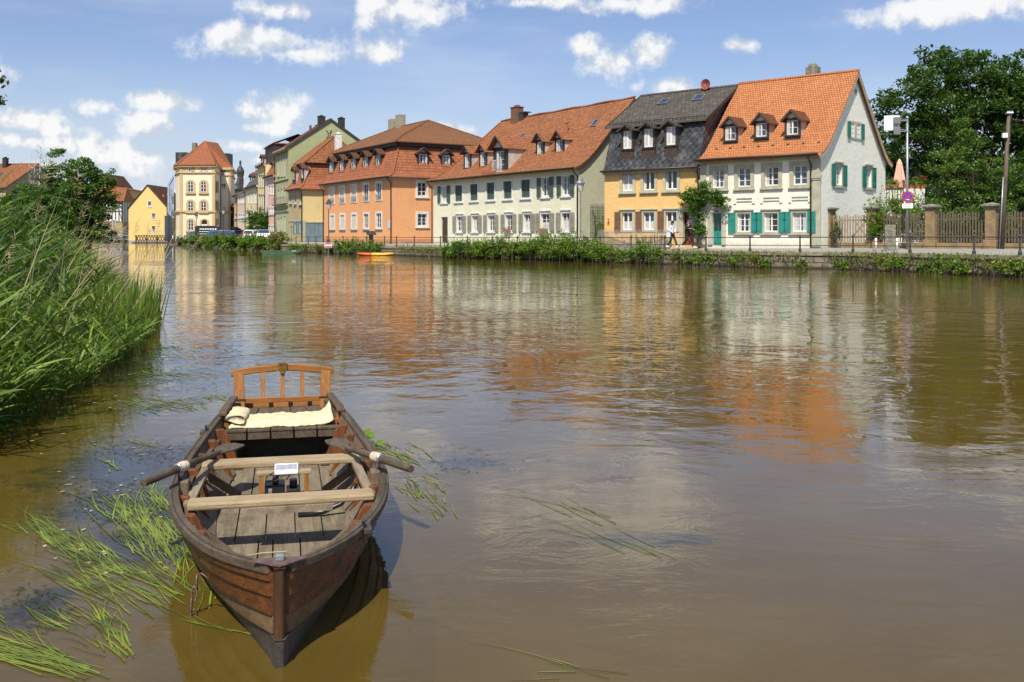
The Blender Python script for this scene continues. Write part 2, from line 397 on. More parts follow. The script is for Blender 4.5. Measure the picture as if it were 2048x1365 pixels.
def shutter_mesh(u0, u1, z0, z1, T, kind, n0=.035, th=.035):
    mb = MB(); f = .055
    if kind == 'louver':
        for (a, b) in ((u0, u0+f), (u1-f, u1)): mb.box(a, b, n0, n0+th, z0, z1, T)
        for (c, d) in ((z0, z0+f), (z1-f, z1), ((z0+z1)/2-f/2, (z0+z1)/2+f/2)): mb.box(u0+f, u1-f, n0+.002, n0+th-.002, c, d, T)
        k = max(6, int((z1-z0)/.085)); zz = z0+f
        for i in range(k):
            a = z0+f+(z1-z0-2*f)*i/k; h = (z1-z0-2*f)/k
            mb.add([T(u0+f, n0+.004, a+h*.9), T(u1-f, n0+.004, a+h*.9), T(u1-f, n0+th-.004, a+h*.12), T(u0+f, n0+th-.004, a+h*.12),
                    T(u0+f, n0+.0, a+h*.78), T(u1-f, n0+.0, a+h*.78), T(u1-f, n0+th-.01, a), T(u0+f, n0+th-.01, a)],
                   [(0,1,2,3), (4,5,6,7), (3,2,6,7), (0,1,5,4)])
    else:
        mb.box(u0, u1, n0, n0+th*.6, z0, z1, T)
        for (a, b) in ((u0, u0+f), (u1-f, u1)): mb.box(a, b, n0+th*.6+.001, n0+th, z0, z1, T)
        zc = z0+(z1-z0)*.62
        for (c, d) in ((z0, z0+f*1.3), (z1-f, z1), (zc-f/2, zc+f/2)): mb.box(u0+f, u1-f, n0+th*.6+.001, n0+th, c, d, T)
        for (c, d) in ((z0+f*2.2, zc-f*1.6), (zc+f*1.6, z1-f*2)): mb.box(u0+f*1.7, u1-f*1.7, n0+th*.6+.001, n0+th*.85, c, d, T)
    return mb

def window(parent, T, box, cols=2, rows=3, recess=.11, fr='white_paint', sur=None, sill=None, shut=None, closed=None, blind=None, curt=None, sub=False,
           pane='glass', opened=False, bal=False, arch=0.0, label=None, simple=False):
    u0, u1, z0, z1 = box; f = .06 if u1-u0 > .6 else .045; r = recess; b = .032
    P = MB()
    P.box(u0, u0+f, -r-.05, -r, z0, z1, T); P.box(u1-f, u1, -r-.05, -r, z0, z1, T)
    P.box(u0+f, u1-f, -r-.05, -r, z0, z0+f*1.2, T); P.box(u0+f, u1-f, -r-.05, -r, z1-f, z1, T)
    uc = (u0+u1)/2
    for i in range(1, cols):
        u = u0+(u1-u0)*i/cols; w = .05 if (i*2 == cols) else b/2
        P.box(u-w, u+w, -r-.047, -r+.004, z0+f*1.2, z1-f, T)
    for i in range(1, rows):
        z = z0+(z1-z0)*i/rows; P.box(u0+f, u1-f, -r-.044, -r-.008, z-b/2, z+b/2, T)
    w = P.build('window' if not sub else 'window_frame', M[fr], parent)
    if label: w['label'] = label
    pr = w if not sub else parent
    if pane == 'glass' and random.random() < .35: pane = 'glass_blue'
    if not curt and not blind and not closed and pane != 'curtain' and random.random() < .6: curt = random.choice([(.18,.18),(.25,0),(.35,.3,.5),(0,.3),(.5,.5,.35)])
    G = MB(); G.box(u0+.01, u1-.01, -r-.045, -r-.034, z0+.01, z1-.01, T); G.build('pane', M[pane], pr)
    if curt:
        C = MB(); zt = z0+(z1-z0)*curt[2] if len(curt) > 2 else z1
        n0 = -r-.033
        def folds(a, c):
            k = max(3, int((c-a)/.07))
            for i in range(k):
                x0, x1 = a+(c-a)*i/k, a+(c-a)*(i+1)/k; xm = (x0+x1)/2
                C.face([T(x0, n0+.004, z0+f), T(xm, n0+.018, z0+f), T(xm, n0+.018, zt), T(x0, n0+.004, zt)])
                C.face([T(xm, n0+.018, z0+f), T(x1, n0+.004, z0+f), T(x1, n0+.004, zt), T(xm, n0+.018, zt)])
        W = u1-u0
        if curt[0] > 0: folds(u0+f, u0+f+(W-2*f)*curt[0])
        if curt[1] > 0: folds(u1-f-(W-2*f)*curt[1], u1-f)
        C.build('curtain', M['curtain'], pr)
    if blind:
        B = MB(); zb = z0+(z1-z0)*(1-blind); k = int((z1-zb)/.06)+1
        B.box(u0+.01, u1-.01, -r+.006, -r+.016, zb, z1-.01, T)
        for i in range(k):
            z = zb+(z1-zb)*i/k; B.box(u0+.012, u1-.012, -r+.017, -r+.024, z+.004, z+(z1-zb)/k-.012, T)
        B.build('roller_blind', M['blind'], pr)
    if sur:
        sm, sw, pd = sur[:3]; top = sur[3] if len(sur) > 3 else sw
        Q = MB()
        Q.box(u0-sw, u0, .002, pd, z0-sw*.6, z1+top, T); Q.box(u1, u1+sw, .002, pd, z0-sw*.6, z1+top, T)
        Q.box(u0, u1, .002, pd, z1, z1+top, T); Q.box(u0, u1, .002, pd, z0-sw*.6, z0, T)
        if len(sur) > 4: Q.box(u0-sw-.05, u1+sw+.05, .002, pd+.07, z1+top, z1+top+.07, T)
        Q.build('window_surround', M[sm], pr)
    else: sw = 0.02
    if sill:
        Q = MB(); zz = z0-sw*.6; Q.box(u0-sw-.06, u1+sw+.06, .002, sill[1], zz-.08, zz, T); Q.box(u0-sw-.02, u1+sw+.02, .002, sill[1]*.6, zz-.13, zz-.08, T)
        Q.build('window_sill', M[sill[0]], pr)
    if shut:
        sm, kind, sides, wd = shut
        g = sur[1]*.55 if sur else .03; n0 = (sur[2] if sur else 0)+.02
        for sd in sides:
            a = (u0-g-wd, u0-g) if sd < 0 else (u1+g, u1+g+wd)
            shutter_mesh(a[0], a[1], z0-.05, z1+.05, T, kind, n0).build('shutter', M[sm], pr)
    if closed:
        sm, kind = closed
        for a in ((u0+.004, uc-.004), (uc+.004, u1-.004)):
            shutter_mesh(a[0], a[1], z0+.01, z1-.01, T, kind, -r+.03).build('shutter', M[sm], pr)
    if bal:
        Q = MB(); 
        for i in range(9):
            u = u0-.03+(u1-u0+.06)*i/8; Q.bar(T(u, .07, z0+.02), T(u, .07, z0+.5), .02)
        for z in (z0+.03, z0+.5): Q.bar(T(u0-.04, .07, z), T(u1+.04, .07, z), .03)
        Q.build('window_guard', M['metal_grey'], pr)
    return w

class House:
    def __init__(s, name, label, L, Rt, depth, z0, group=None, cat='house', zref=None):
        s.PL = at(L[0], L[1]); s.PR = at(Rt[0], Rt[1]); s.z0 = z0; s.D = depth
        a = (s.PR-s.PL); s.L = a.length; s.a = a.normalized(); s.inw = Vector((-s.a.y, s.a.x, 0))
        s.root = empty(name, label, cat, (s.PL.x, s.PL.y, z0), math.atan2(s.a.y, s.a.x), group)
        s.T = {'front': lambda u, n, z: (u, -n, z), 'right': lambda u, n, z: (s.L+n, u, z), 'left': lambda u, n, z: (-n, u, z)}
        s.holes = {'front': [], 'right': [], 'left': []}; s.later = []
    def frame(s, face):
        if face == 'front': return s.PL, s.a, -s.inw
        if face == 'right': return s.PR, s.inw, s.a
        return s.PL, s.inw, -s.a
    def hit(s, face, px, py, n=0.0):
        O, U, Nn = s.frame(face); d = Vector(((px-1024)/FPX, 1, (YH-py)/FPX)); E = Vector((0,0,EYE))
        O2 = O + Nn*n; t = ((O2-Vector((0,0,0))).dot(Nn)) / Vector((d.x, d.y, 0)).dot(Nn)
        p = E + d*t; return (p-O2).dot(U) if True else 0, p.z-s.z0
    def pbox(s, face, x0, y0, x1, y1, n=0.0, rect=True):
        """photo box -> (u0,u1,z0,z1) on the facade"""
        ym, yM = y0, y1
        ul, _ = s.hit(face, x0, (y0+y1)/2, n); ur, _ = s.hit(face, x1, (y0+y1)/2, n)
        xm = (x0+x1)/2; _, zt = s.hit(face, xm, y0, n); _, zb = s.hit(face, xm, y1, n)
        return (min(ul, ur), max(ul, ur), zb, zt)
    def win(s, face, box, hole=True, **kw):
        if hole: s.holes[face].append(box)
        s.later.append((face, box, kw))
    def finish(s, wallm, eave, faces=('front','right','left'), base=-.5, gable=None, foot=None):
        """walls as ONE part with cut openings; gable = list of (y,z) above the eave for left/right"""
        mb = MB()
        for fc in faces:
            U = s.L if fc == 'front' else s.D
            wall_quads(mb, s.T[fc], U, base, eave, s.holes[fc])
            if fc != 'front' and gable: mb.face([s.T[fc](y, 0, z) for y, z in gable])
        mb.face([(0, s.D, base), (s.L, s.D, base), (s.L, s.D, eave), (0, s.D, eave)])
        s.wall = mb.build('wall', wallm if not isinstance(wallm, str) else M[wallm], s.root)
        for fc, box, kw in s.later: window(s.root, s.T[fc], box, **kw)
        s.later = []
    def part(s, mb, name, m, **kw): return mb.build(name, M[m] if isinstance(m, str) else m, s.root, **kw)
    def gable_roof(s, prof, m, x0=-.15, x1=None, th=.1, name='roof'):
        x1 = s.L+.15 if x1 is None else x1; D = s.D
        top = [(o, z) for o, z in prof] + [(D-o, z) for o, z in reversed(prof[:-1])]
        mb = MB(); T = lambda u, n, z: (n, u, z)
        k = len(top)
        for i in range(k-1):   # slabs
            (y0, z0), (y1, z1) = top[i], top[i+1]
            v = [(x0,y0,z0),(x1,y0,z0),(x1,y1,z1),(x0,y1,z1),(x0,y0,z0-th),(x1,y0,z0-th),(x1,y1,z1-th),(x0,y1,z1-th)]
            fs = [(0,1,2,3),(7,6,5,4),(1,5,6,2),(0,3,7,4)]
            if i == 0: fs.append((0,4,5,1))
            if i == k-2: fs.append((3,2,6,7))
            mb.add(v, fs)
        r = mb.build(name, M[m], s.root)
        rp = prof[-1]; R_ = MB(); n = int((x1-x0)/.38)
        for i in range(n):
            a = x0+(x1-x0)*i/n; b = a+(x1-x0)/n+.02
            R_.tube([(a, rp[0], rp[1]+.01), (b, rp[0], rp[1]+.03)], [.1, .085], 8)
        R_.build('ridge_tiles', M[m], r)
        return r
    def hip(s, rings, m, ridge, th=.09, x0=0.0, x1=None, y0=0.0, y1=None, name='roof'):
        """rings: [(inset,z)...]; ridge: ((xa,y,z),(xb,y,z))"""
        x1 = s.L if x1 is None else x1; y1 = s.D if y1 is None else y1
        mb = MB(); R4 = [[(x0+o,y0+o,z),(x1-o,y0+o,z),(x1-o,y1-o,z),(x0+o,y1-o,z)] for o, z in rings]
        for i in range(len(R4)-1):
            for j in range(4): mb.face([R4[i][j], R4[i][(j+1)%4], R4[i+1][(j+1)%4], R4[i+1][j]])
        b = [(p[0], p[1], p[2]-th) for p in R4[0]]
        for j in range(4): mb.face([b[j], b[(j+1)%4], R4[0][(j+1)%4], R4[0][j]])
        mb.face(b)
        if ridge:
            A, B = ridge; t = R4[-1]
            mb.face([t[0], t[1], B, A]); mb.face([t[2], t[3], A, B]); mb.face([t[1], t[2], B]); mb.face([t[3], t[0], A])
        r = mb.build(name, M[m], s.root)
        H = MB(); t = R4[-1]
        def line(p, q):
            p, q = Vector(p), Vector(q); n = max(2, int((q-p).length/.38))
            for i in range(n): H.tube([p.lerp(q, i/n), p.lerp(q, (i+1)/n)+Vector((0,0,.01))], [.1,.085], 6)
        if ridge:
            line(t[0], A); line(t[1], B); line(t[2], B); line(t[3], A); line(A, B)
        for i in range(len(R4)-1):
            for j in (0, 1, 2): line(R4[i][j], R4[i+1][j])
        H.build('ridge_tiles', M[m], r)
        return r
    def dormer(s, face, prof, off, box, m_roof, frame='brown_wood', cheek='pink_cheek', ped='white_paint', fw=.14, rise=.42, over=.22, top=.14, cols=2, rows=3,
               curt=None, flat=False, fr='white_paint', label=None):
        """prof: roof profile (inset -> z) on that face; off: inset of the dormer front"""
        T = s.T[face]; u0, u1, z0, z1 = box
        def zat(o):
            for (a, za), (b, zb) in zip(prof, prof[1:]):
                if a <= o <= b: return za+(zb-za)*(o-a)/(b-a)
            return prof[-1][1]
        def oat(z):
            for (a, za), (b, zb) in zip(prof, prof[1:]):
                if za <= z <= zb: return a+(b-a)*(z-za)/(zb-za)
            return prof[-1][0]
        F = lambda u, n, z: T(u, n-off, z)
        a, b = u0-fw, u1+fw; zb = min(z0-.12, zat(off)-.05); zt = z1+top
        mb = MB(); mb.box(a, u0, -.12, 0, zb, zt, F); mb.box(u1, b, -.12, 0, zb, zt, F); mb.box(u0, u1, -.12, 0, z1, zt, F); mb.box(u0, u1, -.12, 0, zb, z0, F)
        mb.box(a-.05, b+.05, .001, .08, z0-.1, z0-.03, F); mb.box(a-.04, b+.04, .001, .06, zt-.06, zt, F)
        d = mb.build('dormer', M[frame], s.root)
        if label: d['label'] = label
        C = MB()
        oe = oat(zt)-off
        for (x, y) in ((a, a+.04), (b-.04, b)):
            ol = oat(zb+.05)-off
            poly = [(.121, zat(off+.121)-.12), (.121, zt-.001), (oe+.25, zt-.001), (oe+.25, zt-.14)]
            vs = [F(x, -p, z) for p, z in poly]+[F(y, -p, z) for p, z in poly]
            C.add(vs, [(0,1,2,3), (7,6,5,4), (0,4,5,1), (1,5,6,2), (2,6,7,3), (3,7,4,0)])
        C.build('dormer_cheek', M[cheek], d)
        uc = (u0+u1)/2; zr = zt+rise; ov = over
        Rf = MB(); sl = rise/((b-a)/2)
        ea, eb, ze = a-.16, b+.16, zt-.16*sl
        if flat: rise = .25; zr = zt+.28
        orr, oee = oat(zr)-off+.1, oat(ze)-off+.15; t = .06
        for (e, sg) in ((ea, 1), (eb, -1)):
            v = [F(uc, ov, zr), F(e, ov, ze), F(e, -oee, ze), F(uc, -orr, zr)]; w = [F(uc, ov, zr-t), F(e, ov, ze-t), F(e, -oee, ze-t), F(uc, -orr, zr-t)]
            Rf.add(v+w, [(0,1,2,3), (7,6,5,4), (0,4,5,1), (1,5,6,2)])
        Rf.build('dormer_roof', M[m_roof], d)
        if ped:
            Q = MB(); Q.prism([(a+.06, zt+.02), (b-.06, zt+.02), (uc, zr-.13)], F, -.05, .02); Q.build('pediment', M[ped], d)
            Q = MB(); 
            for e in (ea, eb): Q.bar(F(e, ov+.012, ze-.05), F(uc, ov+.012, zr-.05), .03, .12)
            Q.build('bargeboard', M[frame], d)
        window(d, F, box, cols=cols, rows=rows, recess=.05, sub=True, curt=curt, fr=fr)
        return d
    def gutter(s, z, o=-.25, m='pipe', x0=-.1, x1=None):
        x1 = s.L+.1 if x1 is None else x1
        mb = MB(); mb.tube([(x0, o-.06, z), (x1, o-.06, z)], .065, 8); s.part(mb, 'gutter', m, smooth=True)
    def pipe(s, u, z1, face='front', m='pipe', o=.1, top_o=.3):
        T = s.T[face]; mb = MB(); mb.tube([T(u, top_o, z1), T(u, top_o, z1-.12), T(u, o, z1-.5), T(u, o, -.05)], .055, 8)
        for z in (z1*.3, z1*.6): mb.tube([T(u, o, z), T(u, o, z+.05)], .07, 8)
        s.part(mb, 'downpipe', m, smooth=True)
    def chimney(s, x, y, z0, z1, w, d, m='brick', cap=True):
        mb = MB(); mb.box(x-w/2, x+w/2, y-d/2, y+d/2, z0, z1)
        if cap:
            mb.box(x-w/2-.05, x+w/2+.05, y-d/2-.05, y+d/2+.05, z1+.001, z1+.1)
            mb.box(x-w/4, x+w/4, y-d/4, y+d/4, z1+.102, z1+.25)
        s.part(mb, 'chimney', m, bevel=.02)
    def skylight(s, prof, u, o, w=.7, h=.9):
        for (a, za), (b, zb) in zip(prof, prof[1:]):
            if a <= o <= b: z = za+(zb-za)*(o-a)/(b-a); k = math.atan2(zb-za, b-a)
        c, sn = math.cos(k), math.sin(k)
        T = lambda x, n, q: (u+x, o+q*c-n*sn, z+q*sn+n*c)
        mb = MB(); 
        for (a,b_,cc,dd) in ((-w/2,-w/2+.07,-h/2,h/2),(w/2-.07,w/2,-h/2,h/2),(-w/2+.07,w/2-.07,-h/2,-h/2+.07),(-w/2+.07,w/2-.07,h/2-.07,h/2)): mb.box(a, b_, .0, .12, cc, dd, T)
        f = s.part(mb, 'skylight', 'metal_grey'); g = MB(); g.box(-w/2+.07, w/2-.07, .03, .07, -h/2+.07, h/2-.07, T); g.build('pane', M['glass_blue'], f)

def door(H, face, box, m='door_wood', recess=.12, fan=.0, glass=False, label=None):
    T = H.T[face]; u0, u1, z0, z1 = box; mb = MB(); n0 = -recess
    zf = z1-(z1-z0)*fan if fan else z1
    mb.box(u0, u1, n0-.05, n0, z0, zf, T)
    W = u1-u0
    cells = [(u0+.1*W, u0+.45*W), (u0+.55*W, u0+.9*W)]
    for (a, b) in cells:
        for (c, d) in ((.06, .38), (.45, .93)):
            zc, zd = z0+(zf-z0)*c, z0+(zf-z0)*d
            if glass and c > .4: continue
            mb.box(a, b, n0+.001, n0+.025, zc, zd, T); mb.box(a+.05, b-.05, n0+.026, n0+.04, zc+.05, zd-.05, T)
    mb.box(u0+.48*W, u0+.52*W, n0+.001, n0+.035, z0, zf, T)
    d_ = mb.build('door', M[m], H.root)
    if label: d_['label'] = label
    if glass:
        g = MB()
        for (a, b) in cells: g.box(a, b, n0+.001, n0+.012, z0+(zf-z0)*.45, z0+(zf-z0)*.93, T)
        g.build('pane', M['glass'], d_)
    h = MB(); h.tube([T(u0+.12*W, n0+.001, z0+1.02), T(u0+.12*W, n0+.07, z0+1.02), T(u0+.24*W, n0+.07, z0+1.02)], .014, 6); h.build('handle', M['metal_dark'], d_)
    if fan:
        g = MB(); g.box(u0, u1, n0-.045, n0-.03, zf, z1, T); g.build('pane', M['glass'], d_)
    H.holes[face].append((u0, u1, z0, z1))
    return d_
# ================================================================ houses on the right bank
def crop(ox, oy, sc): return lambda b: (ox+b[0]/sc, oy+b[1]/sc, ox+b[2]/sc, oy+b[3]/sc)
c6 = crop(1380, 120, 3.25); c5 = crop(1180, 160, 3.593); c4 = crop(850, 180, 3.792); c3 = crop(540, 200, 4.136); c2 = crop(240, 220, 4.55)

# ---- white corner house
def white_house():
    H = House('corner_house', 'cream white corner house with bright orange tiled roof, green shutters and a tall pointed gable', (1401,62.8), (1640,57.5), 9.7, 1.14)
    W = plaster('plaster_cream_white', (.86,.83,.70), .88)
    Wg = plaster('plaster_pale_grey', (.86,.86,.75), .94)
    EV = 5.42; D = H.D
    up = [(148,718,225,835),(312,706,394,828),(487,697,575,822),(672,686,762,812)]
    lo = [(308,1000,393,1118),(482,995,571,1118),(667,993,757,1118)]
    ref = H.pbox('front', *c6(up[3])); refl = H.pbox('front', *c6(lo[2]))
    for i, b in enumerate(up):
        u0, u1, _, _ = H.pbox('front', *c6(b))
        H.win('front', (u0, u1, ref[2], ref[3]), cols=2, rows=3, sur=('stone_trim', .24, .05), sill=('stone_trim', .12), curt=(.22, 0) if i == 2 else ((.0,.0) if i else (.2,.2)))
    for i, b in enumerate(lo):
        u0, u1, _, _ = H.pbox('front', *c6(b))
        H.win('front', (u0, u1, refl[2], refl[3]), cols=2, rows=3, sur=('stone_trim', .17, .05, .17, 1), sill=('stone_trim', .12), curt=((.2,.2), (.3,.0), (.35,.3))[i],
              shut=('teal', 'panel', (-1, 1), .50 if i else .50))
    db = H.pbox('front', *c6((146,998,207,1220))); db = (db[0], db[1], 0.02, db[3])
    door(H, 'front', db, 'teal', glass=True, label='teal green panelled front door with upper glass panes')
    # right gable windows
    for b in ((945,687,985,815), (1143,703,1177,828)):
        bb = H.pbox('right', *c6(b)); H.win('right', bb, cols=2, rows=4, sur=('stone_trim2', .15, .04, .15, 1), sill=('stone_trim2', .1), shut=('teal_d', 'panel', (-1, 1), .56), curt=(.2,.2))
    tb = H.pbox('right', *c6((1040,415,1105,508)))
    prof = [(-.5, EV-.1), (.0, EV+.12), (.55, EV+.52), (1.3, EV+1.3), (D/2, 10.72)]
    gab = [(0,EV),(0,EV+.03),(.55,EV+.43),(1.3,EV+1.2),(D/2,10.6),(D-1.3,EV+1.2),(D-.55,EV+.43),(D,EV+.03),(D,EV)]
    for h in H.holes: pass
    # walls: front and gable have different paint
    mb = MB(); wall_quads(mb, H.T['front'], H.L, -.5, EV, H.holes['front'])
    H.part(mb, 'front_wall', W)
    mb = MB(); mb.face([(0,D,-.5),(H.L,D,-.5),(H.L,D,EV),(0,D,EV)]); wall_quads(mb, H.T['right'], D, -.5, EV, H.holes['right']); mb.face([H.T['right'](y,0,z) for y, z in gab]); 
    mb.face([H.T['left'](y,0,z) for y, z in gab]); wall_quads(mb, H.T['left'], D, -.5, EV, [])
    H.part(mb, 'wall', Wg)
    for fc, box, kw in H.later: window(H.root, H.T[fc], box, **kw)
    um = (tb[0]+tb[1])/2; w2 = (tb[1]-tb[0])/2
    for a, b, sd in ((tb[0], um-.13, -1), (um+.13, tb[1], 1)):
        window(H.root, H.T['right'], (a, b, tb[2], tb[3]), cols=1, rows=3, recess=-.02, sur=('stone_trim2', .13, .05), shut=('teal_d', 'panel', (sd,), .42))
    q = MB(); T = H.T['right']; u, z = H.hit('right', *c6((1077,207,0,0))[:2])
    q.tube([T(u,-.02,z), T(u,.03,z)], .17, 14); H.part(q, 'vent', 'sill_grey')
    # cornice, corner pilasters, base, plaster lines
    q = MB(); q.box(-.05, H.L+.05, -.22, -.002, EV-.32, EV-.02); q.box(-.05, H.L+.05, -.34, -.2201, EV-.14, EV-.02); H.part(q, 'cornice', 'stone_trim')
    for (a, b) in ((.0, .42), (H.L-.46, H.L+.05)):
        q = MB(); q.box(a, b, -.06, -.002, 0, EV-.33); q.box(a-.06, b+.06, -.13, -.002, 3.95, 4.12); q.box(a-.03, b+.03, -.1, -.061, 3.85, 3.949)
        q.box(a-.03, b+.03, -.1, -.061, 0, .4); H.part(q, 'pilaster', 'stone_trim')
    q = MB()
    for b in lo:
        u0, u1, _, _ = H.pbox('front', *c6(b)); zz = refl[3]+.56
        q.box(u0-.05, u1+.1, -.035, -.002, zz+.32, zz+.38); q.box(u0-.05, u1+.1, -.035, -.002, zz+.14, zz+.19)
        q.box(u0-.25, u0-.1, -.035, -.002, zz, zz+.05); q.box(u1+.1, u1+.3, -.035, -.002, zz, zz+.05)
    H.part(q, 'plaster_moulding', 'sill_grey')
    # door surround
    q = MB(); T = H.T['front']
    q.box(db[0]-.32, db[0], -.06, -.002, 0, db[3]+.3); q.box(db[1], db[1]+.28, -.06, -.002, 0, db[3]+.3); q.box(db[0], db[1], -.06, -.002, db[3], db[3]+.3); q.box(db[0]-.4, db[1]+.34, -.12, -.002, db[3]+.301, db[3]+.38)
    H.part(q, 'door_surround', 'stone_trim2')
    q = MB(); q.box(db[0]+.25, db[0]+.43, -.07, -.062, db[3]+.08, db[3]+.2); H.part(q, 'house_number_plate', mat('enamel_blue', (.03,.06,.3), .4))
    r = H.gable_roof(prof, 'tile_orange', x0=-.02, x1=H.L+.28)
    # verge boards at the right gable
    q = MB(); pts = prof[:-1]+[(D/2, 10.6)]; top = [(o, z-.1) for o, z in prof]+[(D-o, z-.1) for o, z in reversed(prof[:-1])]
    for (y0, z0), (y1, z1) in zip(top, top[1:]): q.bar((H.L+.24, y0, z0-.09), (H.L+.24, y1, z1-.09), .06, .18, up=(0,-(z1-z0),(y1-y0)))
    H.part(q, 'verge_board', 'stone_trim')
    H.gutter(EV-.08, -.5); H.pipe(H.L-.52, EV-.15, top_o=.5)
    for b in ((228,433,295,522), (428,412,496,500), (627,393,702,487)):
        off = .95
        for _ in range(4): bb = H.pbox('front', *c6(b), n=-off)
        H.dormer('front', prof, off, bb, 'tile_dark', curt=(.25,0), rise=.5, cols=2, rows=2, fw=.13)
    q = MB()
    for i in range(8): 
        x = .7+i*.97; o = .62; q.box(x, x+.12, o-.02, o+.1, EV+.62, EV+.70)
    H.part(q, 'roof_vents', 'brown_wood')
    x, z = H.hit('front', 1619, 152, -D/2); H.chimney(x, D/2+.5, 9.8, 11.35, .75, .6, 'chim_stone', cap=False)
    q = MB(); q.lathe((x, D/2+.5, 11.351), [(.34,0),(.30,.14),(.18,.24)], 8); H.part(q, 'chimney_cap', 'chim_stone')
    return H
HW = white_house()

# ---- yellow-orange house with slate mansard
def slate_house():
    H = House('slate_roof_house', 'yellow house with dark slate mansard roof and brown shutters, right of the long green house', (1209,68), (1398.5,63.1), 9.5, 1.16)
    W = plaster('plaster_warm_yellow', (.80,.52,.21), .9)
    EV = 4.95; D = H.D
    up = [(233,655,308,800),(385,648,464,793),(543,640,626,787)]; lo = [(233,955,305,1080),(385,952,462,1080),(545,948,624,1080)]
    ru = H.pbox('front', *c5(up[1])); rl = H.pbox('front', *c5(lo[1]))
    for i, b in enumerate(up):
        u0, u1, _, _ = H.pbox('front', *c5(b)); H.win('front', (u0, u1, ru[2], ru[3]), cols=2, rows=1, sur=('stone_trim2', .22, .05), sill=('stone_trim', .14), fr='white_plastic', blind=None, curt=(.45,.45) if i == 0 else (.12,.0))
    for i, b in enumerate(lo):
        u0, u1, _, _ = H.pbox('front', *c5(b)); H.win('front', (u0, u1, rl[2], rl[3]), cols=2, rows=1, sur=('stone_trim2', .2, .05, .16, 1), fr='white_plastic', curt=(.5,.5,.5), shut=('brown_shut', 'panel', (-1,), .48))
    db = H.pbox('front', *c5((672,950,757,1180))); db = (db[0], db[1], .02, db[3])
    door(H, 'front', db, 'door_orange', recess=.3, glass=True, label='orange brown entrance door half hidden by the climbing plant')
    H.finish(W, EV)
    q = MB(); q.box(-.03, H.L+.03, -.16, -.002, EV-.22, EV-.02); q.box(-.03, H.L+.03, -.28, -.1601, EV-.11, EV-.02); H.part(q, 'cornice', 'stone_trim')
    q = MB(); q.box(db[0]-.3, db[0]-.002, -.07, -.002, 0, db[3]+.1); q.box(db[1]+.002, db[1]+.25, -.07, -.002, 0, db[3]+.1); q.box(db[0]-.32, db[1]+.27, -.1, -.002, db[3]+.101, db[3]+.25); H.part(q, 'door_surround', 'stone_trim2')
    _, zb = H.hit('front', 1296, 243, -.9); ZB = zb
    x, zr = H.hit('front', 1400, 180, -D/2); ZR = zr
    m1 = [(-.32, EV-.02), (-.05, EV+.25), (.95, ZB)]
    # slate lower slope: front and back as a ring, sides as slate gable walls
    mb = MB()
    for (y0, z0), (y1, z1) in zip(m1, m1[1:]):
        mb.face([(0,y0,z0),(H.L,y0,z0),(H.L,y1,z1),(0,y1,z1)]); mb.face([(0,D-y0,z0),(H.L,D-y0,z0),(H.L,D-y1,z1),(0,D-y1,z1)])
    H.part(mb, 'slate_mansard', 'slate')
    mb = MB(); poly = [(0,EV-.02)]+m1[1:]+[(D/2, ZR-.12)]+[(D-o, z) for o, z in reversed(m1[1:])]+[(D,EV-.02)]
    mb.face([(H.L,y,z) for y, z in poly]); mb.face([(0,y,z) for y, z in poly]); H.part(mb, 'slate_gable', 'slate_brown')
    pu = [(.5, ZB-.22), (D/2, ZR)]
    H.gable_roof(pu, 'tile_grey', x0=-.25, x1=H.L+.25, th=.12, name='upper_roof')
    q = MB()
    for y0, z0, y1, z1 in ((.5, ZB-.4, D/2, ZR-.18),): q.bar((H.L+.27, y0, z0+.12), (H.L+.27, y1, z1+.12), .05, .2, up=(0,-(z1-z0),(y1-y0))); q.bar((-.27, y0, z0+.12), (-.27, y1, z1+.12), .05, .2, up=(0,-(z1-z0),(y1-y0)))
    H.part(q, 'verge_board', 'black_wood')
    q = MB()
    for i in range(38):
        x = .0+H.L*i/37; q.box(x, x+.03, .62, .66, ZB-.12, ZB+.02)
    q.box(-.1, H.L+.1, .6, .62, ZB+.0, ZB+.03); H.part(q, 'snow_guard', 'black_wood')
    H.gutter(EV+.0, -.3); 
    prof = m1
    for b in ((238,367,297,495),(388,352,450,483),(548,337,612,468)):
        off = .12; bb = H.pbox('front', *c5(b), n=-off)
        H.dormer('front', [(-.32, EV-.02), (-.05, EV+.25), (.95, ZB), (1.4, ZB+.35), (4, ZR-.5)], off, bb, 'slate', cheek='slate', ped='stone_trim', frame='brown_wood', cols=2, rows=1, fw=.16, flat=True, over=.3, fr='white_plastic', curt=(.42,.42))
    for px, py in ((1316,203), (1385,195)):
        u, z = H.hit('front', px, py, -2.6); o = .5+(z-ZB+.22)/(ZR-ZB+.22)*(D/2-.5)
        H.skylight([(.5, ZB-.2), (D/2, ZR)], u, max(1, min(D/2-1, o)), .75, .8)
    x, z = H.hit('front', 1410, 172, -D/2+.4); mb = MB()
    # satellite dish
    c = Vector((x, D/2-.3, ZR+.32)); ring = []
    for k in range(18):
        a = 2*math.pi*k/18; ring.append((c.x+.37*math.cos(a), c.y-.05, c.z-.05+.37*math.sin(a)))
    mb.add([tuple(c+Vector((0,.1,0)))]+ring, [(0, 1+i, 1+(i+1) % 18) for i in range(18)]); mb.tube([c+Vector((0,.1,0)), c+Vector((0,.25,-.7))], .03, 6); mb.tube([c+Vector((0,-.05,-.4)), c+Vector((0,-.4,-.1))], .015, 5)
    H.part(mb, 'satellite_dish', 'red_dish')
    q = MB(); q.tube([(H.L-2.3, D/2, ZR), (H.L-2.3, D/2, ZR+.4)], .03, 6); H.part(q, 'vent_pipe', 'metal_grey')
    q = MB(); T = H.T['front']; q.box(db[0]+.42, db[0]+.95, -.02, -.0, 1.15, 2.0); 
    for k in range(7): pass
    n_ = H.part(q, 'notice_board', 'paper'); q = MB()
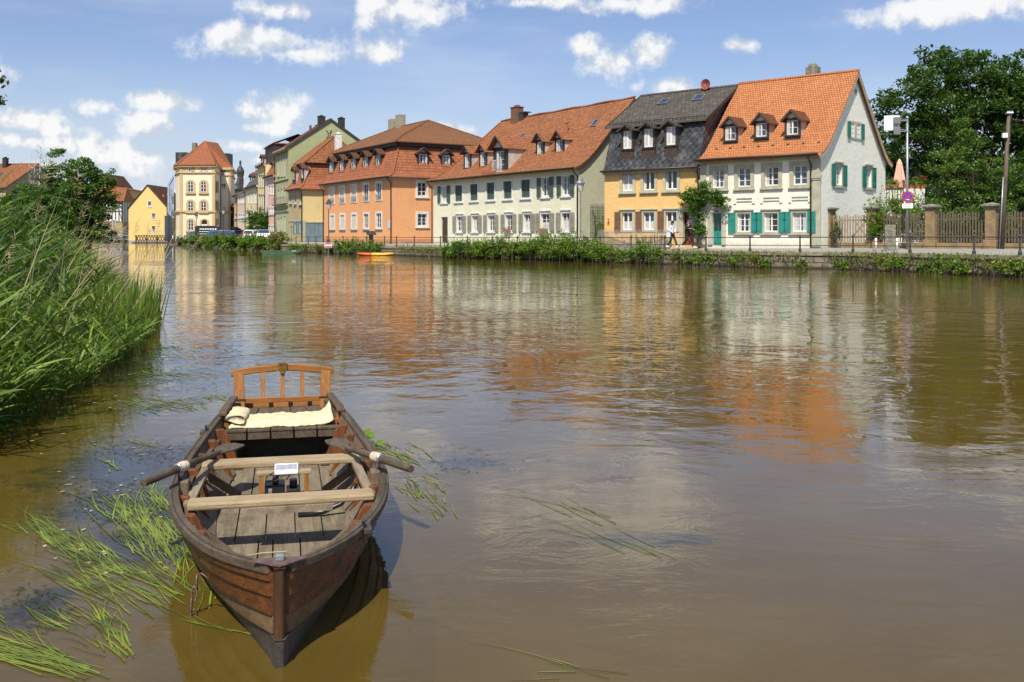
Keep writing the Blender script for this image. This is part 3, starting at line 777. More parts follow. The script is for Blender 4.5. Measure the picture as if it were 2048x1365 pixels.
    for k in range(8): q.box(db[0]+.46, db[0]+.9-.06*(k % 3), -.028, -.0205, 1.22+k*.09, 1.26+k*.09)
    q.build('printed_lines', mat('notice_ink', (.12,.15,.2), .6), n_)
    H.pipe(H.L-.02, EV-.1, top_o=.3)
    return H
HY = slate_house()

# ---- long pale green house
def green_house():
    H = House('long_house', 'long pale green house with five dormers and two rows of louvred shutters', (867,90.5), (1158.5,72), 10.0, 1.1)
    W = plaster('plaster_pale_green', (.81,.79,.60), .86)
    _, EV = H.hit('front', 1157, 333); D = H.D
    cur = [(0,0),(.5,.1),(.2,.2),(.15,.15),(.45,.45,.6),(.45,.45,.5),(.45,.45,.6)]
    up = [(125,738,168,850),(228,722,283,845),(343,712,400,838),(468,702,527,830),(596,692,658,823),(730,682,797,817),(887,677,942,797),(1040,667,1098,790)]
    lo = [(243,965,284,1078),(358,962,402,1077),(478,955,527,1077),(612,950,662,1073),(750,945,800,1070),(880,940,945,1063),(1038,935,1096,1063)]
    ru = H.pbox('front', *c4(up[5])); rl = H.pbox('front', *c4(lo[4]))
    for i, b in enumerate(up):
        u0, u1, _, _ = H.pbox('front', *c4(b)); bx = (u0, u1, ru[2], ru[3])
        if 1 <= i <= 5: H.win('front', bx, cols=2, rows=3, recess=.12, sur=('white_paint', .15, .04), sill=('white_paint', .1), closed=('green_shut', 'louver'))
        else: H.win('front', bx, cols=2, rows=3, sur=('white_paint', .15, .04), sill=('white_paint', .1), shut=('green_shut', 'louver', (-1, 1), .52), curt=(.4,.4) if i == 0 else (.1,0))
    for i, b in enumerate(lo):
        u0, u1, _, _ = H.pbox('front', *c4(b))
        H.win('front', (u0, u1, rl[2], rl[3]), cols=2, rows=3, sur=('white_paint', .15, .04, .2, 1), sill=('white_paint', .1), shut=('grey_shut', 'louver', (-1, 1), .58), curt=cur[i])
    db = H.pbox('front', *c4((123,965,172,1168))); db = (db[0], db[1], .02, db[3])
    door(H, 'front', db, 'door_wood', fan=.12)
    _, zr = H.hit('front', 1261, 192, -D/2); ZR = 10.9
    prof = [(-.55, EV-.12), (.0, EV+.12), (.7, EV+.62), (1.6, EV+1.5), (D/2, ZR+.1)]
    gab = [(0,EV),(.0,EV+.02),(.7,EV+.52),(1.6,EV+1.4),(D/2,ZR-.02),(D-1.6,EV+1.4),(D-.7,EV+.52),(D,EV+.02),(D,EV)]
    Wo = plaster('plaster_old_green', (.50,.51,.37), .82); H.finish(W, EV, gable=None, faces=('front','left')); mb = MB(); wall_quads(mb, H.T['right'], D, -.5, EV, []); mb.face([H.T['right'](y,0,z) for y, z in gab]); H.part(mb, 'gable_wall', Wo)
    # roof: gable to the right, steep half hip at the left end
    mb = MB(); th = .1; x1 = H.L+.22; hipx = 3.8
    pts = prof; k = len(pts)
    def xl(o): return -.3+(hipx+.3)*max(0, (o+.55)/(D/2+.55))**1.0
    for i in range(k-1):
        (y0, z0), (y1, z1) = pts[i], pts[i+1]
        for sy in (0, 1):
            Y = (lambda y: y) if sy == 0 else (lambda y: D-y)
            mb.face([(xl(y0),Y(y0),z0),(x1,Y(y0),z0),(x1,Y(y1),z1),(xl(y1),Y(y1),z1)])
            mb.face([(xl(y0),Y(y0),z0-th),(x1,Y(y0),z0-th),(x1,Y(y1),z1-th),(xl(y1),Y(y1),z1-th)])
            mb.face([(x1,Y(y0),z0),(x1,Y(y1),z1),(x1,Y(y1),z1-th),(x1,Y(y0),z0-th)])
        mb.face([(xl(y0),y0,z0),(xl(y1),y1,z1),(xl(y1),D-y1,z1),(xl(y0),D-y0,z0)])
    mb.face([(xl(-.55),-.55,pts[0][1]),(x1,-.55,pts[0][1]),(x1,-.55,pts[0][1]-th),(xl(-.55),-.55,pts[0][1]-th)])
    r = H.part(mb, 'roof', 'tile_mixed')
    R_ = MB(); n = 52
    for i in range(n):
        a = hipx+(x1-hipx)*i/n; R_.tube([(a, D/2, ZR+.1+.03*math.sin(i*.5)), (a+.42, D/2, ZR+.13+.03*math.sin(i*.5))], [.1,.085], 7)
    for (y0, z0), (y1, z1) in zip(pts, pts[1:]): R_.tube([(xl(y0),y0,z0+.03),(xl(y1),y1,z1+.03)], .09, 6)
    R_.build('ridge_tiles', M['tile_mixed'], r)
    q = MB()
    for (y0, z0), (y1, z1) in zip(prof, prof[1:]): q.bar((H.L+.2, y0, z0-.16), (H.L+.2, y1, z1-.16), .04, .12, up=(0,-(z1-z0),(y1-y0)))
    H.part(q, 'verge_board', 'brown_wood')
    q = MB(); q.box(-.03, H.L+.03, -.2, -.002, EV-.16, EV-.01); H.part(q, 'cornice', W)
    H.gutter(EV-.1, -.55, x0=-.3); H.pipe(H.L-.1, EV-.2, top_o=.55); H.pipe(-.1, EV-.2, top_o=.55)
    for i, (b, off) in enumerate((((300,485,338,590), 1.0), ((417,472,457,580), 1.0), ((848,393,892,507), 1.5), ((992,378,1042,497), 1.5))):
        bb = H.pbox('front', *c4(b), n=-off); H.dormer('front', prof, off, bb, 'tile_mixed', frame='black_wood', rise=.55, over=.3, fw=.16, curt=(.3,.1))
    # large loft dormer with french window and balcony rail
    off = .25; bb = H.pbox('front', *c4((540,465,600,622)), n=-off)
    d = H.dormer('front', prof, off, bb, 'tile_mixed', frame='black_wood', rise=.95, over=.5, fw=.45, top=.3, rows=3, cols=2, curt=(.25,.0), label='large loft dormer with white balcony rail')
    q = MB(); T = lambda u, n, z: H.T['front'](u, n-off, z)
    for i in range(9):
        u = bb[0]-.1+(bb[1]-bb[0]+.2)*i/8; q.bar(T(u,.3,bb[2]-.05), T(u,.3,bb[2]+.95), .025)
    for z in (bb[2]-.03, bb[2]+.95): q.bar(T(bb[0]-.12,.3,z), T(bb[1]+.12,.3,z), .035)
    for u in (bb[0]-.12, bb[1]+.12): q.bar(T(u,.3,bb[2]+.95), T(u,.0,bb[2]+.95), .03); q.bar(T(u,.3,bb[2]-.03), T(u,.0,bb[2]-.03), .03)
    q.build('balcony_rail', M['white_paint'], d)
    q = MB(); q.box(bb[0]-.9, bb[0]-.3, -.72, -.5, EV+.06, EV+.24); q.box(bb[0]+.05, bb[0]+1.2, -.72, -.5, EV+.02, EV+.2); H.part(q, 'planter', 'terracotta')
    u, z = H.hit('front', 1036, 228, -D/2); H.chimney(u, D/2-.1, ZR-.6, ZR+1.0, 1.0, .7, 'brick')
    q = MB(); q.box(u+.65, u+1.2, D/2-.3, D/2+.3, ZR-.2, ZR+.45); q.box(u+.6, u+1.6, D/2-.35, D/2+.35, ZR+.46, ZR+.54); H.part(q, 'chimney_cowl', 'metal_dark')
    for px, py, o in ((1045, 259, 3.2), (1191, 237, 3.4)):
        u, z = H.hit('front', px, py, -o); H.skylight(prof, u, o, .6, .7)
    u, z = H.hit('front', 1133, 250, -3.0); q = MB(); q.tube([(u, 3.0, 8.2), (u, 3.0, 9.5)], .13, 10); q.tube([(u, 3.0, 9.5), (u, 3.0, 9.6)], .17, 10); H.part(q, 'clay_vent', 'terracotta')
    # flower boxes on two sills
    for k in (3, 5):
        u0, u1, _, _ = H.pbox('front', *c4(lo[k])); z = rl[2]-.02
        o = MB(); o.box(u0+.05, u1-.05, -.3, -.13, z, z+.16); bx = o.build('flower_box', M['terracotta'], H.root)
        P = np.array([[random.uniform(u0+.05,u1-.05), random.uniform(-.32,-.1), z+.16+abs(random.gauss(0,.1))] for _ in range(120)])
        leaves(P, .07, 'flowers', LEAF['shrub'], bx)
    return H
LEAF = {'maple': leafmat('leaf_dark_maple', (.016,.05,.006), (.05,.115,.014), .2), 'light': leafmat('leaf_light_tree', (.045,.105,.014), (.11,.19,.028), .3),
        'mid': leafmat('leaf_mid_green', (.03,.09,.010), (.085,.175,.022), .28), 'shrub': leafmat('leaf_shrub', (.07,.155,.012), (.20,.32,.03), .35, 1.2),
        'shrub2': leafmat('leaf_shrub_yellowish', (.11,.16,.02), (.26,.30,.05), .35, 1.2), 'brown': leafmat('leaf_dry', (.16,.11,.05), (.27,.2,.10), .2),
        'reed': leafmat('leaf_reed', (.045,.105,.011), (.20,.29,.042), .28, 1.0), 'reed_d': leafmat('leaf_reed_gap_shade', (.013,.04,.006), (.055,.11,.016), .2, 1.0),
        'weed': leafmat('water_weed', (.035,.05,.012), (.24,.32,.04), .1, 4.0), 'straw': leafmat('dry_reed_stalk', (.34,.27,.14), (.50,.42,.25), .1),
        'weed_d': leafmat('water_weed_dark', (.02,.035,.02), (.05,.07,.03), .05, 2.0)}
HG = green_house()

# ---- apricot orange mansard house
def orange_house():
    H = House('mansard_house', 'apricot orange house with a red mansard roof, pale double chimney and white window frames', (647.6,111.6), (786.6,95.5), 13.0, .97)
    W = plaster('plaster_apricot', (.80,.40,.19), .88)
    _, EV = H.hit('front', 786, 352); D = H.D
    up = [(495,725,530,850),(580,718,617,850),(675,708,715,850),(775,700,815,835),(880,690,922,832)]
    lo = [(500,955,533,1065),(583,952,618,1065),(677,948,716,1065),(778,945,815,1062),(880,940,922,1062)]
    ru = H.pbox('front', *c3(up[3])); rl = H.pbox('front', *c3(lo[3]))
    for i in range(5):
        u0, u1, _, _ = H.pbox('front', *c3(up[i]))
        H.win('front', (u0, u1, ru[2], ru[3]), cols=2, rows=4, recess=.06, sur=('white_paint', .2, .05), blind=.88 if i < 3 else None, bal=True, curt=(.1,.1))
        u0, u1, _, _ = H.pbox('front', *c3(lo[i]))
        H.win('front', (u0, u1, rl[2], rl[3]), cols=2, rows=3, recess=.06, sur=('white_paint', .2, .05), sill=('sill_grey', .12), blind=.95 if i < 3 else None, curt=(.1,.1))
    for b in ((1222,685,1293,795), (1222,945,1295,1042)): H.win('right', H.pbox('right', *c3(b)), cols=2, rows=3, sur=('white_paint', .24, .05), sill=('white_paint', .12))
    H.finish(W, EV)
    q = MB(); q.box(-.05, H.L+.17, -.17, -.002, EV-.35, EV-.01); q.box(H.L+.002, H.L+.17, .0, D, EV-.35, EV-.01); H.part(q, 'cornice', 'stone_trim2')
    q = MB(); q.box(0, H.L+.03, -.03, -.002, -.1, .45); q.box(H.L+.002, H.L+.03, .0, D, -.1, .45); H.part(q, 'plinth', plaster('plinth_apricot', (.60,.27,.13), .8))
    _, ZB = H.hit('front', 787, 288, -1.2)
    H.hip([(-.5, EV-.05), (-.05, EV+.3), (1.25, ZB)], 'tile_red', None, name='mansard_roof')
    q = MB(); 
    for j, (a, b) in enumerate((((1.0,1.0),(H.L-1.0,1.0)), ((H.L-1.0,1.0),(H.L-1.0,D-1.0)), ((1.0,1.0),(1.0,D-1.0)))): q.bar((a[0],a[1],ZB-.05), (b[0],b[1],ZB-.05), .5, .5)
    H.part(q, 'cornice', 'black_wood')
    _, ZR = H.hit('front', 840, 245, -D/2)
    H.hip([(.55, ZB+.1), (1.6, ZB+.75)], 'tile_moss', ((5.2, D/2, ZR), (H.L-5.6, D/2, ZR)), name='upper_roof')
    prof = [(-.5, EV-.05), (-.05, EV+.3), (1.25, ZB), (2.2, ZB+.6)]
    for b in ((490,515,525,607),(577,500,612,597),(670,485,708,585),(768,470,808,572),(872,455,912,557)):
        off = .35; bb = H.pbox('front', *c3(b), n=-off); H.dormer('front', prof, off, bb, 'tile_dark', frame='black_wood', cheek='black_wood', ped='metal_grey', fw=.12, rise=.5, over=.3, cols=2, rows=3, top=.12)
    for b in ((1232,447,1302,547),(1427,457,1490,553)):
        off = .35; bb = H.pbox('right', *c3(b), n=-off); H.dormer('right', prof, off, bb, 'tile_dark', frame='black_wood', cheek='black_wood', ped='metal_grey', fw=.16, rise=.5, over=.3, cols=2, rows=3, top=.12, curt=(.2,.2))
    H.gutter(EV-.05, -.5); H.pipe(H.L-.35, EV-.15, top_o=.5); H.pipe(.1, EV-.15, top_o=.5)
    _, zc = H.hit('front', 790, 236, -D/2)
    u, _ = H.hit('front', 786, 240, -D/2); H.chimney(u, D/2, ZR-1.2, ZR+1.0, .95, .8, 'chim_render', cap=False); u, _ = H.hit('front', 798, 240, -D/2); H.chimney(u+.4, D/2, ZR-1.2, ZR+1.3, 1.0, .8, 'chim_render', cap=False)
    q = MB(); u, z = H.hit('front', 778.5, 449); q.box(u-.3, u+.3, -.04, -.002, z-.4, z+.4); H.part(q, 'information_plate', 'paper')
    return H
HO = orange_house()

# ---- small sandstone and yellow house with the grey garage doors
def stone_house():
    H = House('sandstone_house', 'small sandstone fronted house with yellow side wall, blue shutters and grey blue garage doors', (577,124), (605,118), 9.0, .9)
    Wf = plaster('sandstone_front', (.50,.40,.22), .7); Ws = plaster('plaster_soft_yellow', (.74,.58,.28), .88)
    _, EV = H.hit('front', 601, 377); D = H.D
    up = [(165,790,180,850),(203,785,218,855),(245,780,262,860)]; lo = [(205,1015,218,1102),(245,1013,258,1102)]
    for b in up: H.win('front', H.pbox('front', *c3(b)), cols=2, rows=2, sill=('white_paint', .2), sur=('stone_trim2', .1, .03))
    for b in lo: H.win('front', H.pbox('front', *c3(b)), cols=2, rows=2, shut=('blue_shut', 'panel', (-1, 1), .42), sur=('stone_trim2', .1, .03))
    db = H.pbox('front', *c3((170,1045,182,1180))); door(H, 'front', (db[0], db[1], .02, db[3]), 'blue_shut')
    mb = MB(); wall_quads(mb, H.T['front'], H.L, -.5, EV, H.holes['front']); H.part(mb, 'wall', Wf)
    mb = MB(); wall_quads(mb, H.T['right'], D, -.5, EV, []); wall_quads(mb, H.T['left'], D, -.5, EV, []); mb.face([(0,D,-.5),(H.L,D,-.5),(H.L,D,EV),(0,D,EV)]); H.part(mb, 'wall', Ws)
    for fc, box, kw in H.later: window(H.root, H.T[fc], box, **kw)
    q = MB(); q.box(-.05, H.L+.05, -.15, -.002, EV-.3, EV-.01); H.part(q, 'cornice', 'stone_trim'); q = MB(); q.box(0, H.L, -.06, -.002, 2.55, 2.75); H.part(q, 'string_course', 'stone_trim')
    _, ZB = H.hit('front', 621, 322, -.8)
    H.hip([(-.45, EV-.05), (.0, EV+.3), (.5, EV+1.1), (.9, ZB)], 'tile_red', None, name='mansard_roof')
    H.hip([(.45, ZB-.05)], 'tile_mixed', ((1.9, D/2, ZB+3.3), (H.L-1.9, D/2, ZB+3.3)), name='upper_roof', y1=D)
    prof = [(-.45, EV-.05), (.0, EV+.3), (.5, EV+1.1), (.9, ZB), (3, ZB+1.6)]
    for b in ((190,588,205,660),(257,565,272,648)):
        bb = H.pbox('front', *c3(b), n=-.2); H.dormer('front', prof, .2, bb, 'tile_dark', fw=.14, rise=.45, cols=1, rows=2)
    # garage doors on the side wall
    u0, z1 = H.hit('right', 611, 446); u1, _ = H.hit('right', 646, 446)
    mg = mat('garage_grey_blue', (.16,.24,.28), .5, var=(.2,.28,.32), vs=1)
    for k in range(4):
        q = MB(); a = u0+(u1-u0)*k/4; b = u0+(u1-u0)*(k+1)/4; q.box(a+.02, b-.02, .03, .09, -.05, z1, H.T['right'])
        for j in range(4): q.box(a+.06+(b-a-.1)*j/4, a+.06+(b-a-.1)*(j+.8)/4, .091, .1, .05, z1-.1, H.T['right'])
        H.part(q, 'garage_door', mg)
    q = MB(); q.box(u0-.35, u0-.02, .002, .15, -.1, z1+.3, H.T['right']); q.box(u0-.02, u1, .002, .14, z1+.001, z1+.12, H.T['right']); H.part(q, 'gate_post', 'stone_trim')
    H.gutter(EV-.05, -.45); H.pipe(H.L+.05, EV-.1, top_o=.4, m='pipe')
    H.chimney(H.L+1.2, D/2-.5, ZB+1.2, ZB+3.2, .8, .7, 'white_paint')
    return H
HB = stone_house()

# ---- tall olive green house
def olive_house():
    H = House('tall_house', 'tall narrow olive green house with a big blank side gable and three chimneys', (551,133.5), (577,125.5), 10.8, .9)
    W = plaster('plaster_olive', (.40,.42,.23), .85); _, EV = H.hit('front', 576, 296); D = H.D
    Wt = plaster('plaster_olive_trim', (.52,.50,.30), .9)
    for k, (y0, y1) in enumerate(((425,630),(725,860),(960,1085))):
        for x in (72, 98, 122):
            b = H.pbox('front', *c3((x-6,y0+(122-x)*.35,x+6,y1)))
            H.win('front', b, cols=1, rows=2, recess=.05, fr='stone_trim2', sur=('stone_trim2', .12, .05), pane='curtain', sill=('stone_trim', .15))
    mb_gab = [(0,EV),(0,EV+.0),(D/2,EV+3.75),(D,EV),(D,EV)]
    H.finish(W, EV, gable=[(0,EV),(D/2,EV+3.75),(D,EV)])
    q = MB()
    for z in (EV*.33, EV*.67): q.box(-.05, H.L+.05, -.14, -.002, z, z+.18)
    q.box(-.1, H.L+.1, -.4, -.002, EV-.25, EV+.05); H.part(q, 'cornice', Wt)
    H.gable_roof([(-.45, EV-.1), (D/2, EV+3.85)], 'tile_dark', x0=-.2, x1=H.L+.12, th=.22)
    q = MB(); q.bar((H.L+.14,-.45,EV-.18), (H.L+.14,D/2,EV+3.77), .04, .26, up=(0,-1,1.4)); q.bar((H.L+.14,D+.45,EV-.18), (H.L+.14,D/2,EV+3.77), .04, .26, up=(0,1,1.4)); H.part(q, 'verge_board', 'metal_dark')
    H.chimney(H.L-.5, D/2-1.1, EV+2.5, EV+4.1, .6, .9, 'black_wood'); H.chimney(H.L-.5, D/2+1.5, EV+2.2, EV+4.0, .6, .8, 'black_wood')
    q = MB(); q.tube([(H.L-.6, 2.9, EV+1.2),(H.L-.6,2.9,EV+3.0)], .16, 8); H.part(q, 'flue', 'brown_shut')
    # side terrace wall lower
    q = MB(); c = H.T['right']; u, z = H.hit('right', 658, 269)
    for s_ in (-1, 1): q.tube([c(u+s_*.35,.04,z+.5), c(u+s_*.12,.04,z+.2), c(u+s_*.12,.04,z-.2), c(u+s_*.35,.04,z-.5)], .05, 5)
    H.part(q, 'wall_anchor', 'metal_dark')
    q = MB(); T = H.T['front']; u, z = H.hit('front', 557, 410); q.box(.1, H.L-.1, .1, .5, z-.1, z+.02, T)
    for i in range(10): x = .1+(H.L-.2)*i/9; q.bar(T(x,.48,z), T(x,.48,z+.8), .03)
    q.bar(T(.1,.48,z+.8), T(H.L-.1,.48,z+.8), .05); H.part(q, 'balcony', 'metal_dark')
    H.pipe(-.05, EV-.2, m='pipe')
    return H
HT = olive_house()

# ---- the row further along
def row_house(name, label, L, Rt, depth, ytop, wallc, roofm, trim, wins, scr, mans=None, ridge=3.0, pane='glass', fr='white_paint', surm='stone_trim2', extra=None):
    H = House(name, label, L, Rt, depth, .95, group=None)
    W = plaster(name+'_plaster', wallc, .85); _, EV = H.hit('front', Rt[0], ytop); D = H.D
    for (xs, y0, y1) in wins:
        for x in xs:
            b = H.pbox('front', *scr((x-7, y0, x+7, y1))); H.win('front', b, cols=1, rows=2, recess=.06, sur=(surm, .14, .05), pane=pane, fr=fr)
    H.finish(W, EV)
    q = MB(); q.box(-.05, H.L+.05, -.25, -.002, EV-.3, EV-.0); q.box(0, H.L, -.1, -.002, 3.6, 3.8); H.part(q, 'cornice', trim)
    if mans:
        ZB = EV+mans; H.gable_roof([(-.4, EV-.05), (.0, EV+.3), (1.1, ZB), (D/2, ZB+ridge)], roofm, x0=0, x1=H.L)
        mb = MB(); prof = [(0,EV),(0,EV+.2),(1.1,ZB-.1),(D/2,ZB+ridge-.1),(D-1.1,ZB-.1),(D,EV+.2),(D,EV)]
        mb.face([H.T['right'](y,0,z) for y, z in prof]); mb.face([H.T['left'](y,0,z) for y, z in prof]); H.part(mb, 'gable_wall', W)
    elif ridge:
        H.gable_roof([(-.4, EV-.05), (D/2, EV+ridge)], roofm, x0=-.05, x1=H.L+.05)
        mb = MB(); prof = [(0,EV),(D/2,EV+ridge-.1),(D,EV)]; mb.face([H.T['right'](y,0,z) for y, z in prof]); mb.face([H.T['left'](y,0,z) for y, z in prof]); H.part(mb, 'gable_wall', W)
    H.gutter(EV, -.4); H.pipe(H.L-.1, EV-.2)
    return H, EV
H1, e1 = row_house('terraced_house', 'narrow pink and white terraced house left of the tall olive house', (531,141.4), (551,133.6), 9, 350, (.80,.50,.42), 'tile_mixed', 'white_paint',
    [((1362,1385,1405), 690, 770), ((1362,1385,1405), 890, 960), ((1362,1385,1405), 1055, 1105)], c2, mans=2.2, ridge=1.2, surm='white_paint')
bb = H1.pbox('front', *c2((1380,500,1400,560)), n=-.5); H1.dormer('front', [(-.4,e1-.05),(0,e1+.3),(1.1,e1+2.2),(4.5,e1+3.4)], .5, bb, 'tile_dark', cols=1, rows=2)
q = MB(); q.box(0, 1.6, -.04, -.002, 0, e1-.4); H1.part(q, 'white_wall_panel', 'white_paint')
H2, e2 = row_house('terraced_house', 'tall cream yellow terraced house with ochre framed windows and a dark loft storey', (516,148), (531,141.5), 9, 328, (.80,.66,.36), 'tile_mixed', 'stone_trim2',
    [((1272,1290,1310), 595, 705), ((1272,1290,1310), 775, 900), ((1275,1305), 985, 1085)], c2, ridge=1.0, surm='stone_trim')
q = MB(); q.box(.3, H2.L+3.0, 1.0, 7, e2+.0, e2+2.6); H2.part(q, 'loft_storey', 'black_wood'); q = MB(); q.box(.1, H2.L+3.2, .8, 7.2, e2+2.61, e2+2.75); q.face([(.0,.6,e2+2.76),(H2.L+3.3,.6,e2+2.76),(H2.L+3.3,4,e2+4.1),(0,4,e2+4.1)]); q.face([(.0,7.4,e2+2.76),(H2.L+3.3,7.4,e2+2.76),(H2.L+3.3,4,e2+4.1),(0,4,e2+4.1)]); H2.part(q, 'loft_roof', 'tile_red')
bb = H2.pbox('front', *c2((1283,440,1303,480)), n=-.6); H2.dormer('front', [(-.4,e2-.05),(4.5,e2+1.0),(6,e2+4)], .6, bb, 'tile_dark', cols=1, rows=1)
H3, e3 = row_house('terraced_house', 'light yellow terraced house with a grey roof and one dormer', (491.6,160), (516,148), 9, 370, (.82,.70,.42), 'slate_brown', 'stone_trim2',
    [((1175,1205,1235), 750, 850), ((1175,1205,1235), 920, 1020)], c2, mans=1.8, ridge=.8, surm='white_paint', pane='curtain')
bb = H3.pbox('front', *c2((1183,615,1203,655)), n=-.5); H3.dormer('front', [(-.4,e3-.05),(0,e3+.3),(1.1,e3+1.8),(4.5,e3+2.6)], .5, bb, 'slate', cols=1, rows=1)
H4, e4 = row_house('terraced_house', 'pink and white terraced house with a terracotta coloured roof terrace', (475,169), (491.6,160), 9, 380, (.74,.58,.46), 'tile_red', 'white_paint',
    [((1090,1108,1128), 775, 850), ((1090,1108,1128), 950, 1010)], c2, ridge=1.6, surm='white_paint', pane='curtain')
q = MB(); q.box(0, H4.L+3.5, 2.2, 7, e4+.1, e4+3.3); H4.part(q, 'roof_terrace', plaster('terracotta_render', (.42,.17,.09), .85)); q = MB()
for i in range(14): q.bar((H4.L*.5+i*.6, 2.3, e4+3.3), (H4.L*.5+i*.6, 2.3, e4+4.4 if i % 6 == 0 else e4+3.5), .06)
q.bar((H4.L*.5, 2.3, e4+4.4), (H4.L*.5+8, 2.3, e4+4.4), .06); H4.part(q, 'terrace_rail', 'metal_dark')
H5, e5 = row_house('terraced_house', 'narrow ochre house at the far end of the terraced row', (468.5,176), (475,169), 9, 390, (.70,.47,.22), 'tile_red', 'stone_trim2', [((1055,), 800, 860), ((1055,), 950, 1010)], c2, ridge=2.2)
# dark house in the gap behind
H6 = House('narrow_house', 'dark timber house in the shade of the gap behind the cream building', (458,200), (470,196), 9, 1.0)
H6.finish(mat('dark_boards', (.05,.04,.035), .8), 6.5); H6.gable_roof([(-.4, 6.4), (4.5, 9.5)], 'tile_red')
mb = MB(); g_ = [(0,6.5),(4.5,9.4),(9,6.5)]; mb.face([H6.T['right'](y,0,z) for y, z in g_]); H6.part(mb, 'gable_wall', mat('dark_boards_gable', (.06,.045,.04), .8))

# ---- onion domed tower far behind the row
def dome_tower():
    c = at(480.7, 260); r = empty('church_tower', 'slender church tower with a dark onion dome behind the terraced row', 'tower', (c.x, c.y, 1))
    H_ = lambda py: (YH-py)*260/FPX+EYE-1
    z = H_(352); mb = MB(); mb.lathe((0,0,0), [(.8,0),(.8,z)], 8); mb.lathe((0,0,z), [(.95,0),(.95,.2)], 8); mb.build('shaft', mat('tower_stone', (.16,.10,.08), .9, var=(.1,.07,.06), vs=.5, coord='Object'), r)
    zd = H_(346); t = H_(317); k = t-zd
    mb = MB(); mb.lathe((0,0,zd-.8), [(.85,0),(.9,.4),(1.05,.8),(1.0,1.4),(.7,2.0),(.35,2.5),(.2,3.0),(.32,3.4),(.3,3.7),(.14,4.0),(.08,k-.6),(.18,k-.4),(.03,k+.4)], 12)
    mb.build('dome', M['slate'], r, smooth=True)
    for i in range(4):
        q = MB(); a = i*math.pi/2+.2; T = lambda u, n, zz: (math.cos(a)*(.74+n)-math.sin(a)*u, math.sin(a)*(.74+n)+math.cos(a)*u, zz); q.box(-.25,.25,0,.1,z-2.2,z-.7,T); q.build('louvre', M['black_wood'], r)
    c = at(473, 250); r = empty('church_dome', 'low dark domed roof beside the foot of the onion tower', 'dome', (c.x, c.y, 1)); z = (YH-382)*250/FPX+.8
    mb = MB(); mb.lathe((0,0,0), [(1.5,0),(1.5,z)], 12); mb.build('drum', M['brick'], r); mb = MB(); mb.lathe((0,0,z), [(1.75,0),(1.7,.4),(1.3,1.2),(.6,1.7),(.15,1.9),(.1,2.4)], 16); mb.build('dome', M['slate'], r, smooth=True)
dome_tower()
# ================================================================ cream building at the bend
def arch_win(root, T, u, z0, z1, w, sur='ochre_trim', door_=False, n=0.0):
    """arched window: sash + pane + ochre surround"""
    h = .35*w; k = 8
    arc = lambda r, zc, hh: [(u+r*math.cos(math.pi*i/k), zc+hh*math.sin(math.pi*i/k)) for i in range(k+1)]
    F = lambda a, b, c: T(a, n+b, c)
    inner = [(u-w/2, z0), (u+w/2, z0)]+arc(w/2, z1-h, h)
    q = MB(); q.prism(inner, F, .02, .03); 
    s = MB(); b = .09
    s.box(u-w/2, u-w/2+b, .031, .07, z0, z1-h, F); s.box(u+w/2-b, u+w/2, .031, .07, z0, z1-h, F); s.box(u-.06, u+.06, .031, .068, z0, z1-.05, F)
    s.box(u-w/2+b, u+w/2-b, .031, .066, z0, z0+b, F)
    for f in (.36, .68): s.box(u-w/2+b, u+w/2-b, .031, .06, z0+(z1-z0)*f, z0+(z1-z0)*f+.07, F)
    a1, a2 = arc(w/2, z1-h, h), arc(w/2-b, z1-h, h-b)
    for i in range(k): s.add([F(*(a1[i][0], .07, a1[i][1])), F(a1[i+1][0], .07, a1[i+1][1]), F(a2[i+1][0], .07, a2[i+1][1]), F(a2[i][0], .07, a2[i][1])], [(0,1,2,3)])
    wn = s.build('window', M['white_paint'], root); q.build('pane', M['glass'], wn)
    o = MB(); sw = .34; o1, o2 = arc(w/2+sw, z1-h, h+sw), arc(w/2, z1-h, h)
    for i in range(k):
        p = [(o1[i], o1[i+1], o2[i+1], o2[i])][0]
        o.prism(list(p), F, .002, .12)
    o.box(u-w/2-sw, u-w/2, .002, .12, z0-.1, z1-h, F); o.box(u+w/2, u+w/2+sw, .002, .12, z0-.1, z1-h, F); o.box(u-w/2-sw-.1, u+w/2+sw+.1, .002, .28, z0-.35, z0-.1, F)
    o.build('window_surround', M[sur], wn)
M['ochre_trim'] = plaster('plaster_ochre_trim', (.60,.42,.21), .85)
M['cream_wall'] = plaster('plaster_light_cream', (.84,.76,.56), .9)
